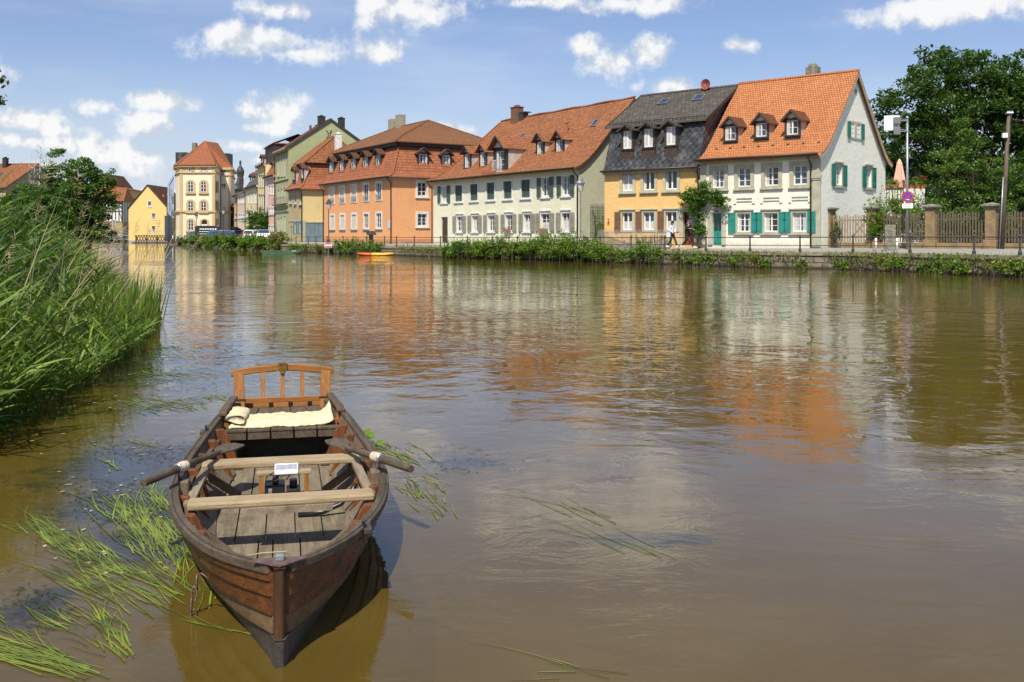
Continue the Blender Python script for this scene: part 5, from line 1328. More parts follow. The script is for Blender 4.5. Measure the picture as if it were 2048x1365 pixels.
# quay wall: rough masonry with coping
def quay_wall():
    def wallfn(N, p, tc):
        br = N.n('ShaderNodeTexBrick', offset=.5, i={'Vector': tc, 'Color1': (.30,.25,.17,1), 'Color2': (.22,.19,.13,1), 'Mortar': (.07,.06,.045,1), 'Scale': 1.0, 'Mortar Size': .03, 'Brick Width': .9, 'Row Height': .34})
        f = N.noise(1.3, 7, tc, .7); g = N.noise(6, 5, tc, .7)
        c = N.mix(N.math('MULTIPLY', N.smooth(f, .42, .65), .8), br.outputs[0], (.055,.055,.03)); c = N.mix(N.math('MULTIPLY', N.smooth(g, .5, .7), .5), c, (.34,.31,.22))
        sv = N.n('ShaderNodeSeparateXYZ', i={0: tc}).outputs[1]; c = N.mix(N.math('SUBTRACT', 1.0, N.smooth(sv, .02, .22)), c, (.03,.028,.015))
        N.l(c, p.inputs['Base Color']); b = N.n('ShaderNodeBump', i={'Strength': 1.0, 'Distance': .08, 'Height': N.math('ADD', f, N.math('MULTIPLY', br.outputs[1], -.4))}); N.l(b.outputs[0], p.inputs['Normal'])
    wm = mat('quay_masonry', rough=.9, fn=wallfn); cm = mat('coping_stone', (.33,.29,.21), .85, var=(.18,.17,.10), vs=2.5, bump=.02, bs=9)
    mb = MB(); cp = MB()
    for i in range(len(quay)-1):
        a, b = quay[i], quay[i+1]; za, zb = ZQ(i,0), ZQ(i+1,0)
        mb.face([(a.x,a.y,-.9),(b.x,b.y,-.9),(b.x,b.y,zb-.15),(a.x,a.y,za-.15)])
        L = (b-a).length; n = max(1, int(L/1.4)); d = (b-a).normalized(); nn = Vector((d.y,-d.x,0)); nn = nn if nn.y > 0 else -nn
        for k in range(n):
            p0, p1 = a.lerp(b, (k+.01)/n), a.lerp(b, (k+.985)/n); z0, z1 = za+(zb-za)*k/n, za+(zb-za)*(k+1)/n; j = random.uniform(-.012,.012)
            o = -nn*(.06+j); q = [p0+o, p1+o, p1+nn*.45, p0+nn*.45]; zz = [z0, z1, z1, z0]
            cp.add([(v.x,v.y,z-.15) for v, z in zip(q, zz)]+[(v.x,v.y,z+.03+j) for v, z in zip(q, zz)], [(0,1,2,3),(4,5,6,7),(0,1,5,4),(1,2,6,5),(2,3,7,6),(3,0,4,7)])
    r = empty('quay_wall', 'long weathered stone quay wall dropping to the river below the houses', 'wall', (0,0,0)); mb.build('masonry', wm, r); cp.build('coping', cm, r)
quay_wall()

# iron railing
def railing():
    r = empty('quay_railing', 'dark two bar iron railing along the edge of the stone quay', 'railing', (0,0,0))
    post_px = [2290,2170,2040,1948,1820,1706,1600,1500,1412,1330,1262,1200,1140,1085,1035,985,935,881,828.6,793,769,734,706,686,654,632,616.5,592]
    line = []; off = .55
    def foot(px):
        # intersection of the view column with the offset quay line
        for i in range(len(quay)-1):
            a, b = quay[i]+NR[i]*off, quay[i+1]+NR[i+1]*off
            pa, pb = 1024+a.x/a.y*FPX, 1024+b.x/b.y*FPX
            if pb <= px <= pa:
                k = (px-1024)/FPX; d = b-a; t = (k*a.y-a.x)/(d.x-k*d.y); z = ZQ(i,0)+(ZQ(i+1,0)-ZQ(i,0))*t
                return a+d*t+Vector((0,0,z+.02))
    P = [foot(px) for px in post_px]; P = [p for p in P if p]
    pm = None
    proto = MB(); proto.lathe((0,0,0), [(.085,0),(.085,.16),(.06,.2),(.048,.24),(.043,.8),(.07,.82),(.07,.86),(.05,.9),(.02,.93)], 10)
    first = proto.build('post', M['metal_dark'], r, smooth=False); first.location = P[0]
    for p in P[1:]:
        c = first.copy(); COL.objects.link(c); c.location = p; c.parent = r
    for h, rad in ((.80,.028),(.36,.022)):
        q = MB(); q.tube([p+Vector((0,0,h)) for p in P], rad, 6); q.build('rail', M['metal_dark'], r, smooth=True)
railing()
# ================================================================ the rowing boat
def interp(tab, x):
    if x <= tab[0][0]: return tab[0][1]
    for (a, va), (b, vb) in zip(tab, tab[1:]):
        if x <= b:
            t = (x-a)/(b-a); return va+(vb-va)*t
    return tab[-1][1]
def smooth_tab(tab, n=60):
    xs = np.linspace(tab[0][0], tab[-1][0], n); ys = np.array([interp(tab, x) for x in xs])
    for _ in range(10): ys[1:-1] = (ys[:-2]+2*ys[1:-1]+ys[2:])/4
    return list(zip(xs, ys))
GW = smooth_tab([(0,.022),(.1,.10),(.19,.185),(.45,.315),(.76,.42),(1.1,.51),(1.5,.575),(1.85,.605),(2.2,.612),(2.65,.585),(3.1,.545),(3.6,.50),(3.95,.45),(4.3,.405),(4.8,.34)], 80)
WW = smooth_tab([(0,.02),(.1,.045),(.41,.155),(.82,.29),(1.05,.35),(1.6,.44),(2.2,.475),(3.0,.44),(4.0,.34),(4.8,.22)], 80)
sheer = lambda u: (.405-.075*u+.0175*u*u) if u < 3.9 else .3786-.055*(u-3.9)
W_old = (.27,.235,.18)
M['old_wood'] = woodmat('weathered_grey_wood', (.19,.15,.10), (.31,.25,.175), (.075,.06,.042), .75, 0, 1.0, .5)
M['floor_wood'] = woodmat('floor_board_wood', (.125,.10,.066), (.235,.19,.13), (.06,.048,.035), .75, 0, 1.0, .55)
M['thwart_wood'] = woodmat('thwart_wood', (.28,.21,.12), (.40,.31,.185), (.14,.09,.045), .65, 1, 1.0, .3)
M['dark_old'] = woodmat('dark_weathered_wood', (.065,.047,.03), (.125,.094,.062), (.028,.02,.014), .7, 0, 1.0, .5)
M['varnish'] = woodmat('varnished_planks', (.062,.022,.007), (.165,.056,.012), (.014,.009,.006), .40, 0, 1.0, .85)
M['varnish_v'] = woodmat('varnished_frame_wood', (.085,.03,.011), (.20,.064,.018), (.04,.018,.01), .42, 2, 1.0, .45)
M['varnish_s'] = woodmat('stem_wood', (.045,.023,.011), (.10,.042,.016), (.022,.015,.01), .5, 2, 1.0, .8)
M['honey'] = woodmat('honey_varnish', (.22,.085,.016), (.34,.145,.034), (.15,.065,.02), .38, 2, 1.2, .3)
M['honey_h'] = woodmat('honey_varnish_rail', (.22,.085,.016), (.34,.145,.034), (.16,.07,.02), .38, 1, 1.2, .3)
M['tan_plank'] = woodmat('tan_plank', (.115,.070,.030), (.19,.12,.058), (.09,.055,.03), .6, 0, 1.0, .6)
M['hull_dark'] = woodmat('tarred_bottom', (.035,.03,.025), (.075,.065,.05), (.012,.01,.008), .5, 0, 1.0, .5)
M['inner_dark'] = woodmat('inner_planks', (.12,.085,.05), (.21,.155,.10), (.05,.035,.022), .65, 0, 1.0, .5)
M['iron'] = mat('rusty_iron', (.15,.085,.075), .55, metal=.5, var=(.24,.15,.14), vs=20, coord='Object')
M['brass'] = mat('aged_brass', (.42,.26,.07), .35, metal=.9, var=(.22,.13,.03), vs=60, coord='Object')
M['rope'] = mat('rope_leather', (.56,.50,.38), .8, var=(.42,.36,.26), vs=30, coord='Object')
M['black_plastic'] = mat('black_plastic', (.02,.02,.022), .4)
M['rubber'] = mat('black_hose', (.015,.015,.018), .35)
def boat():
    B = Vector((-.967, 4.145, 0)); ang = math.atan2(.975, -.222)
    # local: x = from the bow aft, y = towards the left in the photo, so v (right in photo) = -y
    r = empty('rowing_boat', 'old wooden rowing boat moored in the foreground with a slatted backrest at its stern', 'boat', tuple(B), ang)
    V = lambda u, v, w: (u, -v, w)
    us = [0, .04, .1, .17, .25, .36, .48, .62, .78, .95, 1.15, 1.35, 1.6, 1.85, 2.1, 2.35, 2.6, 2.9, 3.2, 3.5, 3.8, 4.1, 4.4, 4.72]
    def sect(u, w):  # half breadth at height w (between waterline and sheer)
        s = sheer(u); t = (w+.0)/s; gw, ww = interp(GW, u), interp(WW, u)
        if w < 0: return ww*max(0.02, (1+w/.16))**.6
        return ww+(gw-ww)*(math.sin(t*math.pi/2)*.55+t*.45)
    # strake borders as fraction of sheer height (clinker laps)
    low = lambda u: max(.028, .125-.07*u)
    fr = [0, .30, .58, .80, 1.0]
    mats = ['tan_plank', 'varnish', 'varnish', 'dark_old']
    # the visible bow shows from the bottom: dark bottom, tan plank, two orange planks, grey brown top strake
    def strake(w0f, w1f, off, m, name, th=.014, zmin=None):
        for sd in (-1, 1):
            mb = MB(); P = []
            for u in us:
                w0, w1 = w0f(u), w1f(u); uu = u-.055*max(0, 1-u/.3)*0
                row = []
                for w, o in ((w0, off+.010), ((w0+w1)/2, off+.006), (w1, off)):
                    row.append((uu, sd*(sect(u, w)+o), w))
                row += [(uu, sd*(max(.004, sect(u, w1)+off-th)), w1), (uu, sd*(max(.004, sect(u, (w0+w1)/2)+off-th)), (w0+w1)/2), (uu, sd*(max(.004, sect(u, w0)+off-th)), w0)]
                P.append([V(*q) for q in row])
            k = 6; o = 0; vs = [p for row in P for p in row]; fs = []
            for i in range(len(us)-1):
                for j in range(k): fs.append((i*k+j, i*k+(j+1) % k, (i+1)*k+(j+1) % k, (i+1)*k+j))
            fs += [tuple(range(k))[::-1], tuple((len(us)-1)*k+j for j in range(k))]
            mb.add(vs, fs); mb.build(name, M[m], r, smooth=False)
    sh = lambda f: (lambda u: low(u)+(sheer(u)-low(u))*f)
    strake(lambda u: -.18, lambda u: low(u)+.0, 0, 'hull_dark', 'bottom_plank')
    strake(sh(-.0), sh(.28), .004, 'tan_plank', 'hull_plank')
    strake(sh(.27), sh(.56), .008, 'varnish', 'hull_plank')
    strake(sh(.55), sh(.80), .012, 'varnish', 'hull_plank')
    strake(sh(.78), sh(.985), .018, 'varnish', 'hull_plank')
    # gunwale
    for sd in (-1, 1):
        mb = MB(); vs = []; fs = []; k = 4
        for u in us:
            w = sheer(u); s = sect(u, w)
            for (o, z) in ((.034, -.034), (.034, .006), (-.022, .008), (-.022, -.034)): vs.append(V(u, sd*max(.003, s+o), w+z))
        for i in range(len(us)-1):
            for j in range(4): fs.append((i*4+j, i*4+(j+1) % 4, i*4+4+(j+1) % 4, i*4+4+j))
        fs += [(3,2,1,0), tuple((len(us)-1)*4+j for j in range(4))]
        mb.add(vs, fs); mb.build('gunwale', M['dark_old'], r, bevel=.006)
        # narrow groove strip on top of the gunwale
        mb = MB(); 
        for a, b in zip(us[2:], us[3:]): mb.add([V(a, sd*(sect(a, sheer(a))+.012), sheer(a)+.009), V(b, sd*(sect(b, sheer(b))+.012), sheer(b)+.009), V(b, sd*(sect(b, sheer(b))+.018), sheer(b)+.0095), V(a, sd*(sect(a, sheer(a))+.018), sheer(a)+.0095)], [(0,1,2,3)])
        mb.build('gunwale_seam', M['black_wood'], r)
    # inner skin (planking seen from inside)
    for sd in (-1, 1):
        mb = MB(); rows = []
        for u in us:
            rows.append([V(u, sd*max(.003, sect(u, w)-.02), w) for w in (-.14, -.05, .02, sheer(u)*.35, sheer(u)*.6, sheer(u)*.82, sheer(u)-.02)])
        for a, b in zip(rows, rows[1:]):
            for j in range(6): mb.face([a[j], b[j], b[j+1], a[j+1]])
        mb.build('inner_planking', M['inner_dark'], r)
    # stem post with iron plate and shackle block
    mb = MB(); mb.add([V(-.045,-.014,-.2), V(-.045,.014,-.2), V(.03,.034,-.2), V(.03,-.034,-.2), V(-.05,-.015,.408), V(-.05,.015,.408), V(.05,.038,.408), V(.05,-.038,.408)], [(0,1,2,3),(7,6,5,4),(0,1,5,4),(1,2,6,5),(2,3,7,6),(3,0,4,7)])
    st = mb.build('stem_post', M['varnish_s'], r, bevel=.007)
    mb = MB(); mb.add([V(-.052,-.017,-.2), V(-.052,.017,-.2), V(.02,.038,-.2), V(.02,-.038,-.2), V(-.052,-.017,.115), V(-.052,.017,.115), V(.02,.038,.118), V(.02,-.038,.118)], [(0,1,2,3),(7,6,5,4),(0,1,5,4),(1,2,6,5),(2,3,7,6),(3,0,4,7)]); mb.build('stem_shoe', M['hull_dark'], st, bevel=.005)
    mb = MB(); pl = [(-.055,0),(.045,.115),(.055,.10),(.075,.0),(.055,-.10),(.045,-.115)]
    mb.add([V(u, v, .414) for u, v in pl]+[V(u, v, .419) for u, v in pl], [tuple(range(6)), tuple(range(11,5,-1))]+[(i,(i+1)%6,6+(i+1)%6,6+i) for i in range(6)]); ip = mb.build('stem_plate', M['iron'], r)
    mb = MB(); mb.box(.01,.04,-.018,.018,.4195,.445); mb.build('ring_block', M['metal_grey'], ip, bevel=.004)
    # nails along the planks
    mb = MB()
    for f in (.02, .30, .57, .80):
        for sd in (-1, 1):
            u = .07
            while u < 4.6:
                w = sh(f)(u)+.012; s = sect(u, w)+.004+f*.018+.008; mb.obox(V(u, sd*s, w), (.0025,.0025,.0025)); u += random.uniform(.08,.13)
    mb.build('clench_nails', M['black_wood'], r)['kind'] = 'stuff'
    # floor boards: lengthwise planks in three sections
    FW = lambda u: max(.01, sect(u, .03)-.065)
    def boards(u0, u1, cuts, w, name='floor_board'):
        for a, b in zip(cuts, cuts[1:]):
            mb = MB(); g = .004; n = 5; top = []
            uu = [u0+.006+(u1-u0-.012)*i/n for i in range(n+1)]
            L_ = [(u, max(-FW(u), min(FW(u), a+g))) for u in uu]; R_ = [(u, max(-FW(u), min(FW(u), b-g))) for u in uu]
            vs = []; dz = random.uniform(-.003,.003)
            for (u, v), (u2, v2) in zip(L_, R_): vs += [V(u, v, w+dz), V(u2, v2, w+dz), V(u2, v2, w+dz-.022), V(u, v, w+dz-.022)]
            fs = []
            for i in range(n):
                for j in range(4): fs.append((i*4+j, i*4+(j+1) % 4, i*4+4+(j+1) % 4, i*4+4+j))
            fs += [(3,2,1,0), tuple(n*4+j for j in range(4))]
            mb.add(vs, fs); mb.build(name, M['floor_wood'], r)
    boards(.42, .72, [-.5, .01, .5], .07); boards(.72, 1.02, [-.5, -.13, -.05, .10, .5], .045)
    boards(1.02, 1.62, [-.5, -.125, -.045, .105, .5], .035)
    boards(1.62, 2.42, [-.5, -.26, -.09, .08, .24, .5], .032); boards(2.42, 3.6, [-.5, -.2, -.04, .12, .27, .5], .03)
    mb = MB(); mb.add([V(.1,-.06,.09), V(.1,.06,.09), V(.42,.2,.09), V(.42,-.2,.09)], [(0,1,2,3)]); mb.build('bow_board', M['floor_wood'], r)
    # sloping bilge boards at both sides
    for sd in (-1, 1):
        for (a, b) in ((.9,1.45), (1.48,2.3), (2.33,3.3)):
            mb = MB(); n = 4; vs = []
            for i in range(n+1):
                u = a+(b-a)*i/n; vs += [V(u, sd*(FW(u)-.005), .036), V(u, sd*(sect(u,.14)-.03), .14), V(u, sd*(sect(u,.14)-.045), .15), V(u, sd*(FW(u)-.03), .045)]
            fs = [(i*4+j, i*4+(j+1) % 4, i*4+4+(j+1) % 4, i*4+4+j) for i in range(n) for j in range(4)]+[(3,2,1,0), tuple(n*4+j for j in range(4))]
            mb.add(vs, fs); mb.build('bilge_board', M['floor_wood'], r)
    # ribs with rounded heads
    def rib(u, m='varnish_v', wd=.05, floor_=True, dep=.065, topz=.0):
        for sd in (-1, 1):
            mb = MB(); vs = []; n = 7
            for i in range(n+1):
                w = .03+(sheer(u)-.02+topz-.03)*i/n; s = sect(u, w)-.022; d = dep*(1-.25*i/n)*(1 if i < n else .7)+.012
                lean = .02*i/n
                for (du, dv) in ((-wd/2, 0), (wd/2, 0), (wd/2, -d), (-wd/2, -d)): vs.append(V(u+du+lean, sd*(s+dv), w))
            fs = [(i*4+j, i*4+(j+1) % 4, i*4+4+(j+1) % 4, i*4+4+j) for i in range(n) for j in range(4)]+[(3,2,1,0), tuple(n*4+j for j in range(4))]
            mb.add(vs, fs); mb.build('rib', M[m], r, bevel=.006)
    for u, d in ((.80,.055), (1.18,.075), (1.62,.06), (1.98,.06), (2.3,.075), (2.72,.065), (3.12,.075), (3.45,.09)): rib(u, dep=d)
    # diagonal knees from floor to side
    for u in (1.32, 2.55):
        for sd in (-1, 1):
            mb = MB(); mb.bar(V(u, sd*.27, .06), V(u-.02, sd*(sect(u,.25)-.05), .24), .035, .05); mb.build('knee', M['inner_dark'], r, bevel=.006)
    # side stringers carrying the thwarts
    for sd in (-1, 1):
        mb = MB(); pts = [V(u, sd*(sect(u,.255)-.04), .245) for u in (1.0,1.4,1.8,2.2,2.6,3.0,3.4)]
        for a, b in zip(pts, pts[1:]): mb.bar(a, b, .03, .05)
        mb.build('stringer', M['dark_old'], r)
        mb = MB(); mb.bar(V(1.55, sd*.505, .275), V(2.42, sd*.475, .275), .055, .03); mb.build('side_brace', M['old_wood'], r, bevel=.004)
    # thwarts
    def thwart(u0, u1, vL, vR, w, name='thwart'):
        mb = MB(); mb.add([V(u0, vL, w-.035), V(u0, vR, w-.035), V(u1, vR+.0, w-.035), V(u1, vL-.0, w-.035), V(u0, vL, w), V(u0, vR, w), V(u1, vR, w), V(u1, vL, w)], [(3,2,1,0),(4,5,6,7),(0,1,5,4),(1,2,6,5),(2,3,7,6),(3,0,4,7)])
        mb.build(name, M['thwart_wood'], r, bevel=.009)
    thwart(1.405, 1.56, -.50, .515, .315); thwart(2.36, 2.53, -.50, .505, .315)
    mb = MB(); mb.obox(V(1.40, .05, .262), (.012,.23,.018)); mb.build('thwart_cleat', M['old_wood'], r)
    # small bench holding the solar lamp between the thwarts
    mb = MB(); mb.add([V(*p) for p in ((2.20,-.155,.262),(2.20,.185,.262),(2.27,.185,.262),(2.27,-.155,.262),(2.20,-.155,.285),(2.20,.185,.285),(2.27,.185,.285),(2.27,-.155,.285))], [(3,2,1,0),(4,5,6,7),(0,1,5,4),(1,2,6,5),(2,3,7,6),(3,0,4,7)]); mb.build('bench_plank', M['thwart_wood'], r, bevel=.004)
    for v in (-.125, .155): mb = MB(); mb.bar(V(2.20, v, .04), V(2.22, v, .26), .028, .034, up=(1,0,0)); mb.build('bench_leg', M['honey'], r)
    # stern seat, its slats and front board
    for i in range(5):
        a, b = -.44+.88*i/5+.004, -.44+.88*(i+1)/5-.004; k = lambda u, v: v*min(1, (sect(u, .27)-.02)/.455)
        mb = MB(); mb.add([V(3.62, a, .27), V(3.62, b, .27), V(4.62, k(4.62,b), .27), V(4.62, k(4.62,a), .27), V(3.62, a, .292), V(3.62, b, .292), V(4.62, k(4.62,b), .292), V(4.62, k(4.62,a), .292)], [(3,2,1,0),(4,5,6,7),(0,1,5,4),(1,2,6,5),(2,3,7,6),(3,0,4,7)])
        mb.build('seat_slat', M['dark_old'], r, bevel=.005)
        mb = MB(); mb.box(3.625, 3.645, -b+.003, -a-.003, .215, .268); mb.build('seat_skirt', M['dark_old'], r)
    mb = MB(); mb.box(3.95, 3.97, -.42, .42, -.02, .268); mb.build('seat_shade_board', M['hull_dark'], r)  # added dark board, its colour stands in for the shade below the seat
    # transom
    mb = MB(); 
    for i in range(4):
        vv = [-1,-.5,0,.5,1]; a, b = vv[i], vv[i+1]; s0, s1 = sect(4.7, -.05), sect(4.7, sheer(4.7))
        mb.add([V(4.66,a*s0,-.1), V(4.66,b*s0,-.1), V(4.76,b*s1,sheer(4.7)-.0), V(4.76,a*s1,sheer(4.7)-.0), V(4.70,a*s0,-.1), V(4.70,b*s0,-.1), V(4.80,b*s1,sheer(4.7)), V(4.80,a*s1,sheer(4.7))], [(0,1,2,3),(7,6,5,4),(3,2,6,7)])
    mb.build('transom', M['honey_h'], r)
    # backrest
    U = 4.56; tilt = .10; bu = lambda w: U+tilt*(w-.3)/.35
    for sd in (-1, 1):
        mb = MB(); mb.bar(V(bu(.24), sd*.352, .24), V(bu(.615), sd*.372, .615), .085, .03, up=(1,0,0)); p = mb.build('backrest_post', M['honey'], r, bevel=.005)
        mb = MB(); mb.obox(V(bu(.37), sd*.36, .37), (.021,.05,.009)); mb.build('hinge_strap', M['metal_dark'], p)
    mb = MB(); mb.bar(V(bu(.36), -.33, .36), V(bu(.36), .33, .36), .022, .045); mb.build('backrest_rail', M['honey_h'], r, bevel=.004)
    for v in (-.165, .0, .165): mb = MB(); mb.bar(V(bu(.37), v, .37), V(bu(.62), v*1.02, .62), .034, .02, up=(1,0,0)); mb.build('backrest_spindle', M['honey'], r, bevel=.003)
    # arched top rail
    mb = MB(); vs = []; n = 16
    for i in range(n+1):
        v = -.435+.87*i/n; c = .63-.045*abs(v/.435)**1.6-.0; h = .030 if abs(v) < .43 else .024; u = bu(.62)
        for (du, dz) in ((-.022,-h), (.022,-h), (.022,h), (-.022,h)): vs.append(V(u+du, v, c+dz))
    fs = [(i*4+j, i*4+(j+1) % 4, i*4+4+(j+1) % 4, i*4+4+j) for i in range(n) for j in range(4)]+[(3,2,1,0), tuple(n*4+j for j in range(4))]
    mb.add(vs, fs); tr = mb.build('backrest_top_rail', M['honey_h'], r, bevel=.008)
    # little brass shield on the top rail with a raised rider figure reduced to relief strokes
    u = bu(.62)-.03; sh_ = [(-.037,.672),(.037,.672),(.037,.625),(.026,.592),(0,.572),(-.026,.592),(-.037,.625)]
    mb = MB(); mb.add([V(u, v, w) for v, w in sh_]+[V(u-.012, v*.93, .622+(w-.622)*.93) for v, w in sh_], [tuple(range(7)), tuple(range(13,6,-1))]+[(i,(i+1)%7,7+(i+1)%7,7+i) for i in range(7)])
    q = mb.build('brass_shield', M['brass'], tr, bevel=.002); 
    mb = MB()
    for a, b, w_ in (((-.028,.656),(.028,.656),.006),((-.012,.64),(.006,.612),.009),((.006,.612),(.016,.59),.006),((-.006,.626),(-.018,.6),.006),((.004,.64),(.018,.632),.006),((-.002,.65),(.004,.62),.008),((.02,.62),(.012,.6),.005)):
        mb.bar(V(u-.014, a[0], a[1]), V(u-.014, b[0], b[1]), w_, .006, up=(1,0,0))
    for k in range(7): mb.obox(V(u-.013, -.03+.01*k, .664), (.002,.003,.003))
    # a brass relief belongs to the shield mesh
    mb.build('shield_relief', M['brass'], tr)
    # armrests
    for sd in (-1, 1):
        mb = MB(); pts = [V(4.50, sd*.40, .405), V(4.2, sd*.42, .405), V(3.85, sd*.45, .40), V(3.74, sd*.452, .392)]
        for a, b in zip(pts, pts[1:]): mb.bar(a, b, .062, .028)
        mb.build('armrest', M['dark_old'], r, bevel=.008)
        mb = MB(); mb.bar(V(3.80, sd*.425, .29), V(3.82, sd*.448, .39), .035, .045, up=(1,0,0)); mb.obox(V(3.80, sd*.42, .305), (.04,.035,.014)); mb.build('armrest_post', M['honey'], r)
        for u in (4.0, 4.2): mb = MB(); mb.bar(V(u, sd*.42, .29), V(u, sd*.43, .395), .02, .025, up=(1,0,0)); mb.build('armrest_spindle', M['dark_old'], r)
    # rowlocks and their blocks, cleats
    for sd in (-1, 1):
        uc = 1.845; s = sect(uc, sheer(uc)); mb = MB(); mb.obox(V(uc, sd*(s-.045), sheer(uc)-.05), (.05,.03,.075)); b_ = mb.build('rowlock_block', M['inner_dark'], r, bevel=.008)
        mb = MB(); y = sd*(s-.02); c = V(uc, y, sheer(uc)+.012); c = Vector(c)
        mb.tube([c+Vector((0,0,-.05)), c+Vector((0,0,.02))], .009, 8); mb.tube([c+Vector((.036*math.cos(a), 0, .052+.036*math.sin(a))) for a in [math.pi*k/8 for k in range(-1-7,1)]][::1], .006, 6); mb.build('rowlock', M['metal_dark'], b_)
    for (u, sd) in ((.62, 1), (3.35, -1)):
        s = sect(u, sheer(u))+.02; mb = MB(); mb.obox(V(u, sd*(s+.02), sheer(u)-.01), (.06,.02,.012)); mb.obox(V(u-.02, sd*(s+.0), sheer(u)+.02), (.008,.008,.02)); mb.obox(V(u-.03, sd*(s+.0), sheer(u)+.041), (.028,.008,.005)); mb.obox(V(u, sd*(s+.012), sheer(u)-.05), (.014,.01,.03)); mb.build('cleat', M['metal_dark'], r, bevel=.003)
    # black hose along the starboard rib
    mb = MB(); mb.tube([V(2.05,.10,.05), V(2.04,.25,.06), V(2.05,.36,.10), V(2.06,.43,.17), V(2.07,.455,.22)], .016, 8); mb.build('hose', M['rubber'], r, smooth=True)
    # things lying in the boat
    def inboat(name, label, cat): return empty(name, label, cat, tuple(B), ang)
    for sd, lab in ((-1, 'weathered oar sticking out to the left over the gunwale, its blade resting in the boat'), (1, 'weathered oar sticking out to the right over the gunwale, blade inside the boat')):
        o = inboat('oar', lab, 'oar'); o['group'] = 'oars of the rowing boat'
        end = Vector(V(1.50, sd*.735, .425)); col = Vector(V(1.86, sd*.57, .422)); d = (end-col).normalized(); bl = Vector(V(2.60, sd*.40, .345)); tip = Vector(V(2.80, sd*(.325 if sd < 0 else .37), .345))
        mb = MB(); mb.tube([end, end-d*.02, end-d*.12, col, col.lerp(bl, .5), bl], [.021,.0225,.0235,.024,.020,.017], 12); mb.build('shaft', M['dark_old'], o, smooth=False, bevel=.0)
        dd = (tip-bl).normalized(); sx = dd.cross(Vector((0,0,1))).normalized(); mb = MB(); rows = []
        for t, w in ((-.12,.017),(-.02,.03),(.05,.062),(.12,.078),(.20,.080),(.235,.072)):
            p = bl+dd*t; rows.append([p+sx*w+Vector((0,0,.004)), p+Vector((0,0,.013)), p-sx*w+Vector((0,0,.004)), p-sx*w-Vector((0,0,.006)), p-Vector((0,0,.010)), p+sx*w-Vector((0,0,.006))])
        vs = [tuple(p) for rw in rows for p in rw]; n = len(rows); mb.add(vs, [(i*6+j, i*6+(j+1) % 6, i*6+6+(j+1) % 6, i*6+6+j) for i in range(n-1) for j in range(6)]+[(5,4,3,2,1,0), tuple((n-1)*6+j for j in range(6))]); mb.build('blade', M['dark_old'], o)
        mb = MB(); 
        for k in range(7): p = col-d*(.03-.01*k); mb.tube([p-d*.0055, p, p+d*.0055], [.027,.0305+.002*math.sin(k*2),.027], 14)
        mb.tube([col-d*.03, col-d*.048], .029, 14); cc = mb.build('collar', M['rope'], o, smooth=True)
        mb = MB(); mb.tube([col+d*.041, col+d*.048], .0305, 14); mb.tube([col+Vector((0,0,-.02)), col+Vector((0,0,-.075))], [.012,.008], 8); mb.build('collar_ring', M['metal_grey'], o, smooth=True)
    # cushion
    cm = mat('cushion_fabric', (.66,.57,.35), .95, fn=lambda N, p, tc: cushion(N, p, tc), coord='Object', spec=.1)
    o = inboat('seat_cushion', 'long cream quilted seat cushion with its left end folded over on the stern seat', 'cushion')
    mb = MB(); nu, nv = 10, 34; top = {}; 
    def cz(i, j):
        v = -.40+.80*j/nv; u = 3.66+.5*i/nu+.02*math.sin(j*.5); e = min(i, nu-i, j, nv-j); puff = .038*min(1, (e+.15)/1.6)**.6
        up = .11*max(0, (v-.30)/.10)**1.6*(.35+.65*i/nu) if v > .3 else 0
        return u-.03*max(0,(v-.3)/.1)*(1-i/nu)*-1, v-(.02*up/.1), .297+puff+up+.004*math.sin(i*1.3+j*.9)+.003*math.sin(j*2.3)
    vs = []; 
    for i in range(nu+1):
        for j in range(nv+1): u, v, w = cz(i, j); vs.append(V(u, v, w))
    n1 = len(vs)
    for i in range(nu+1):
        for j in range(nv+1): u, v, w = cz(i, j); up = .11*max(0, (v-.30)/.10)**1.6*(.35+.65*i/nu) if v > .3 else 0; vs.append(V(u, v, .2945+up))
    fs = []; a = lambda i, j: i*(nv+1)+j
    for i in range(nu):
        for j in range(nv): fs += [(a(i,j),a(i,j+1),a(i+1,j+1),a(i+1,j)), tuple(n1+x for x in (a(i+1,j),a(i+1,j+1),a(i,j+1),a(i,j)))]
    for j in range(nv): fs += [(a(0,j),n1+a(0,j),n1+a(0,j+1),a(0,j+1)), (a(nu,j),a(nu,j+1),n1+a(nu,j+1),n1+a(nu,j))]
    for i in range(nu): fs += [(a(i,0),a(i+1,0),n1+a(i+1,0),n1+a(i,0)), (a(i,nv),n1+a(i,nv),n1+a(i+1,nv),a(i+1,nv))]
    mb.add(vs, fs); mb.build('pad', cm, o, smooth=True)
    mb = MB(); vs = []; k = 12; m_ = 9   # folded end: a flattened roll
    for i in range(m_+1):
        u = 3.68+.44*i/m_
        for j in range(k):
            t = 2*math.pi*j/k; vs.append(V(u+.012*math.sin(j), -.33+.075*math.cos(t)-.025+.03*(i/m_), .362+.030*math.sin(t)+.006*math.sin(i*1.7+j)-.028*math.cos(t)*.3))
    mb.add(vs, [(i*k+j, i*k+(j+1) % k, (i+1)*k+(j+1) % k, (i+1)*k+j) for i in range(m_) for j in range(k)]+[tuple(range(k)), tuple(m_*k+j for j in range(k))]); mb.build('folded_end', cm, o, smooth=True)
    # solar lamp
    o = inboat('solar_panel', 'small white solar panel unit lying on the little bench between the thwarts', 'solar panel'); Tq = lambda a, b, c: V(2.18+a*.94, .03+b, .275+c+a*.42)
    mb = MB(); mb.box(-.0, .085, -.073, .073, -.004, .016, Tq); mb.build('case', M['white_plastic'], o, bevel=.004)
    mb = MB()
    for i in range(18): x = -.061+.122*i/17; mb.box(.016, .07, x-.0022, x+.0022, .0162, .0172, Tq)
    mb.build('solar_cells', mat('solar_cell_blue', (.045,.05,.16), .25), o)
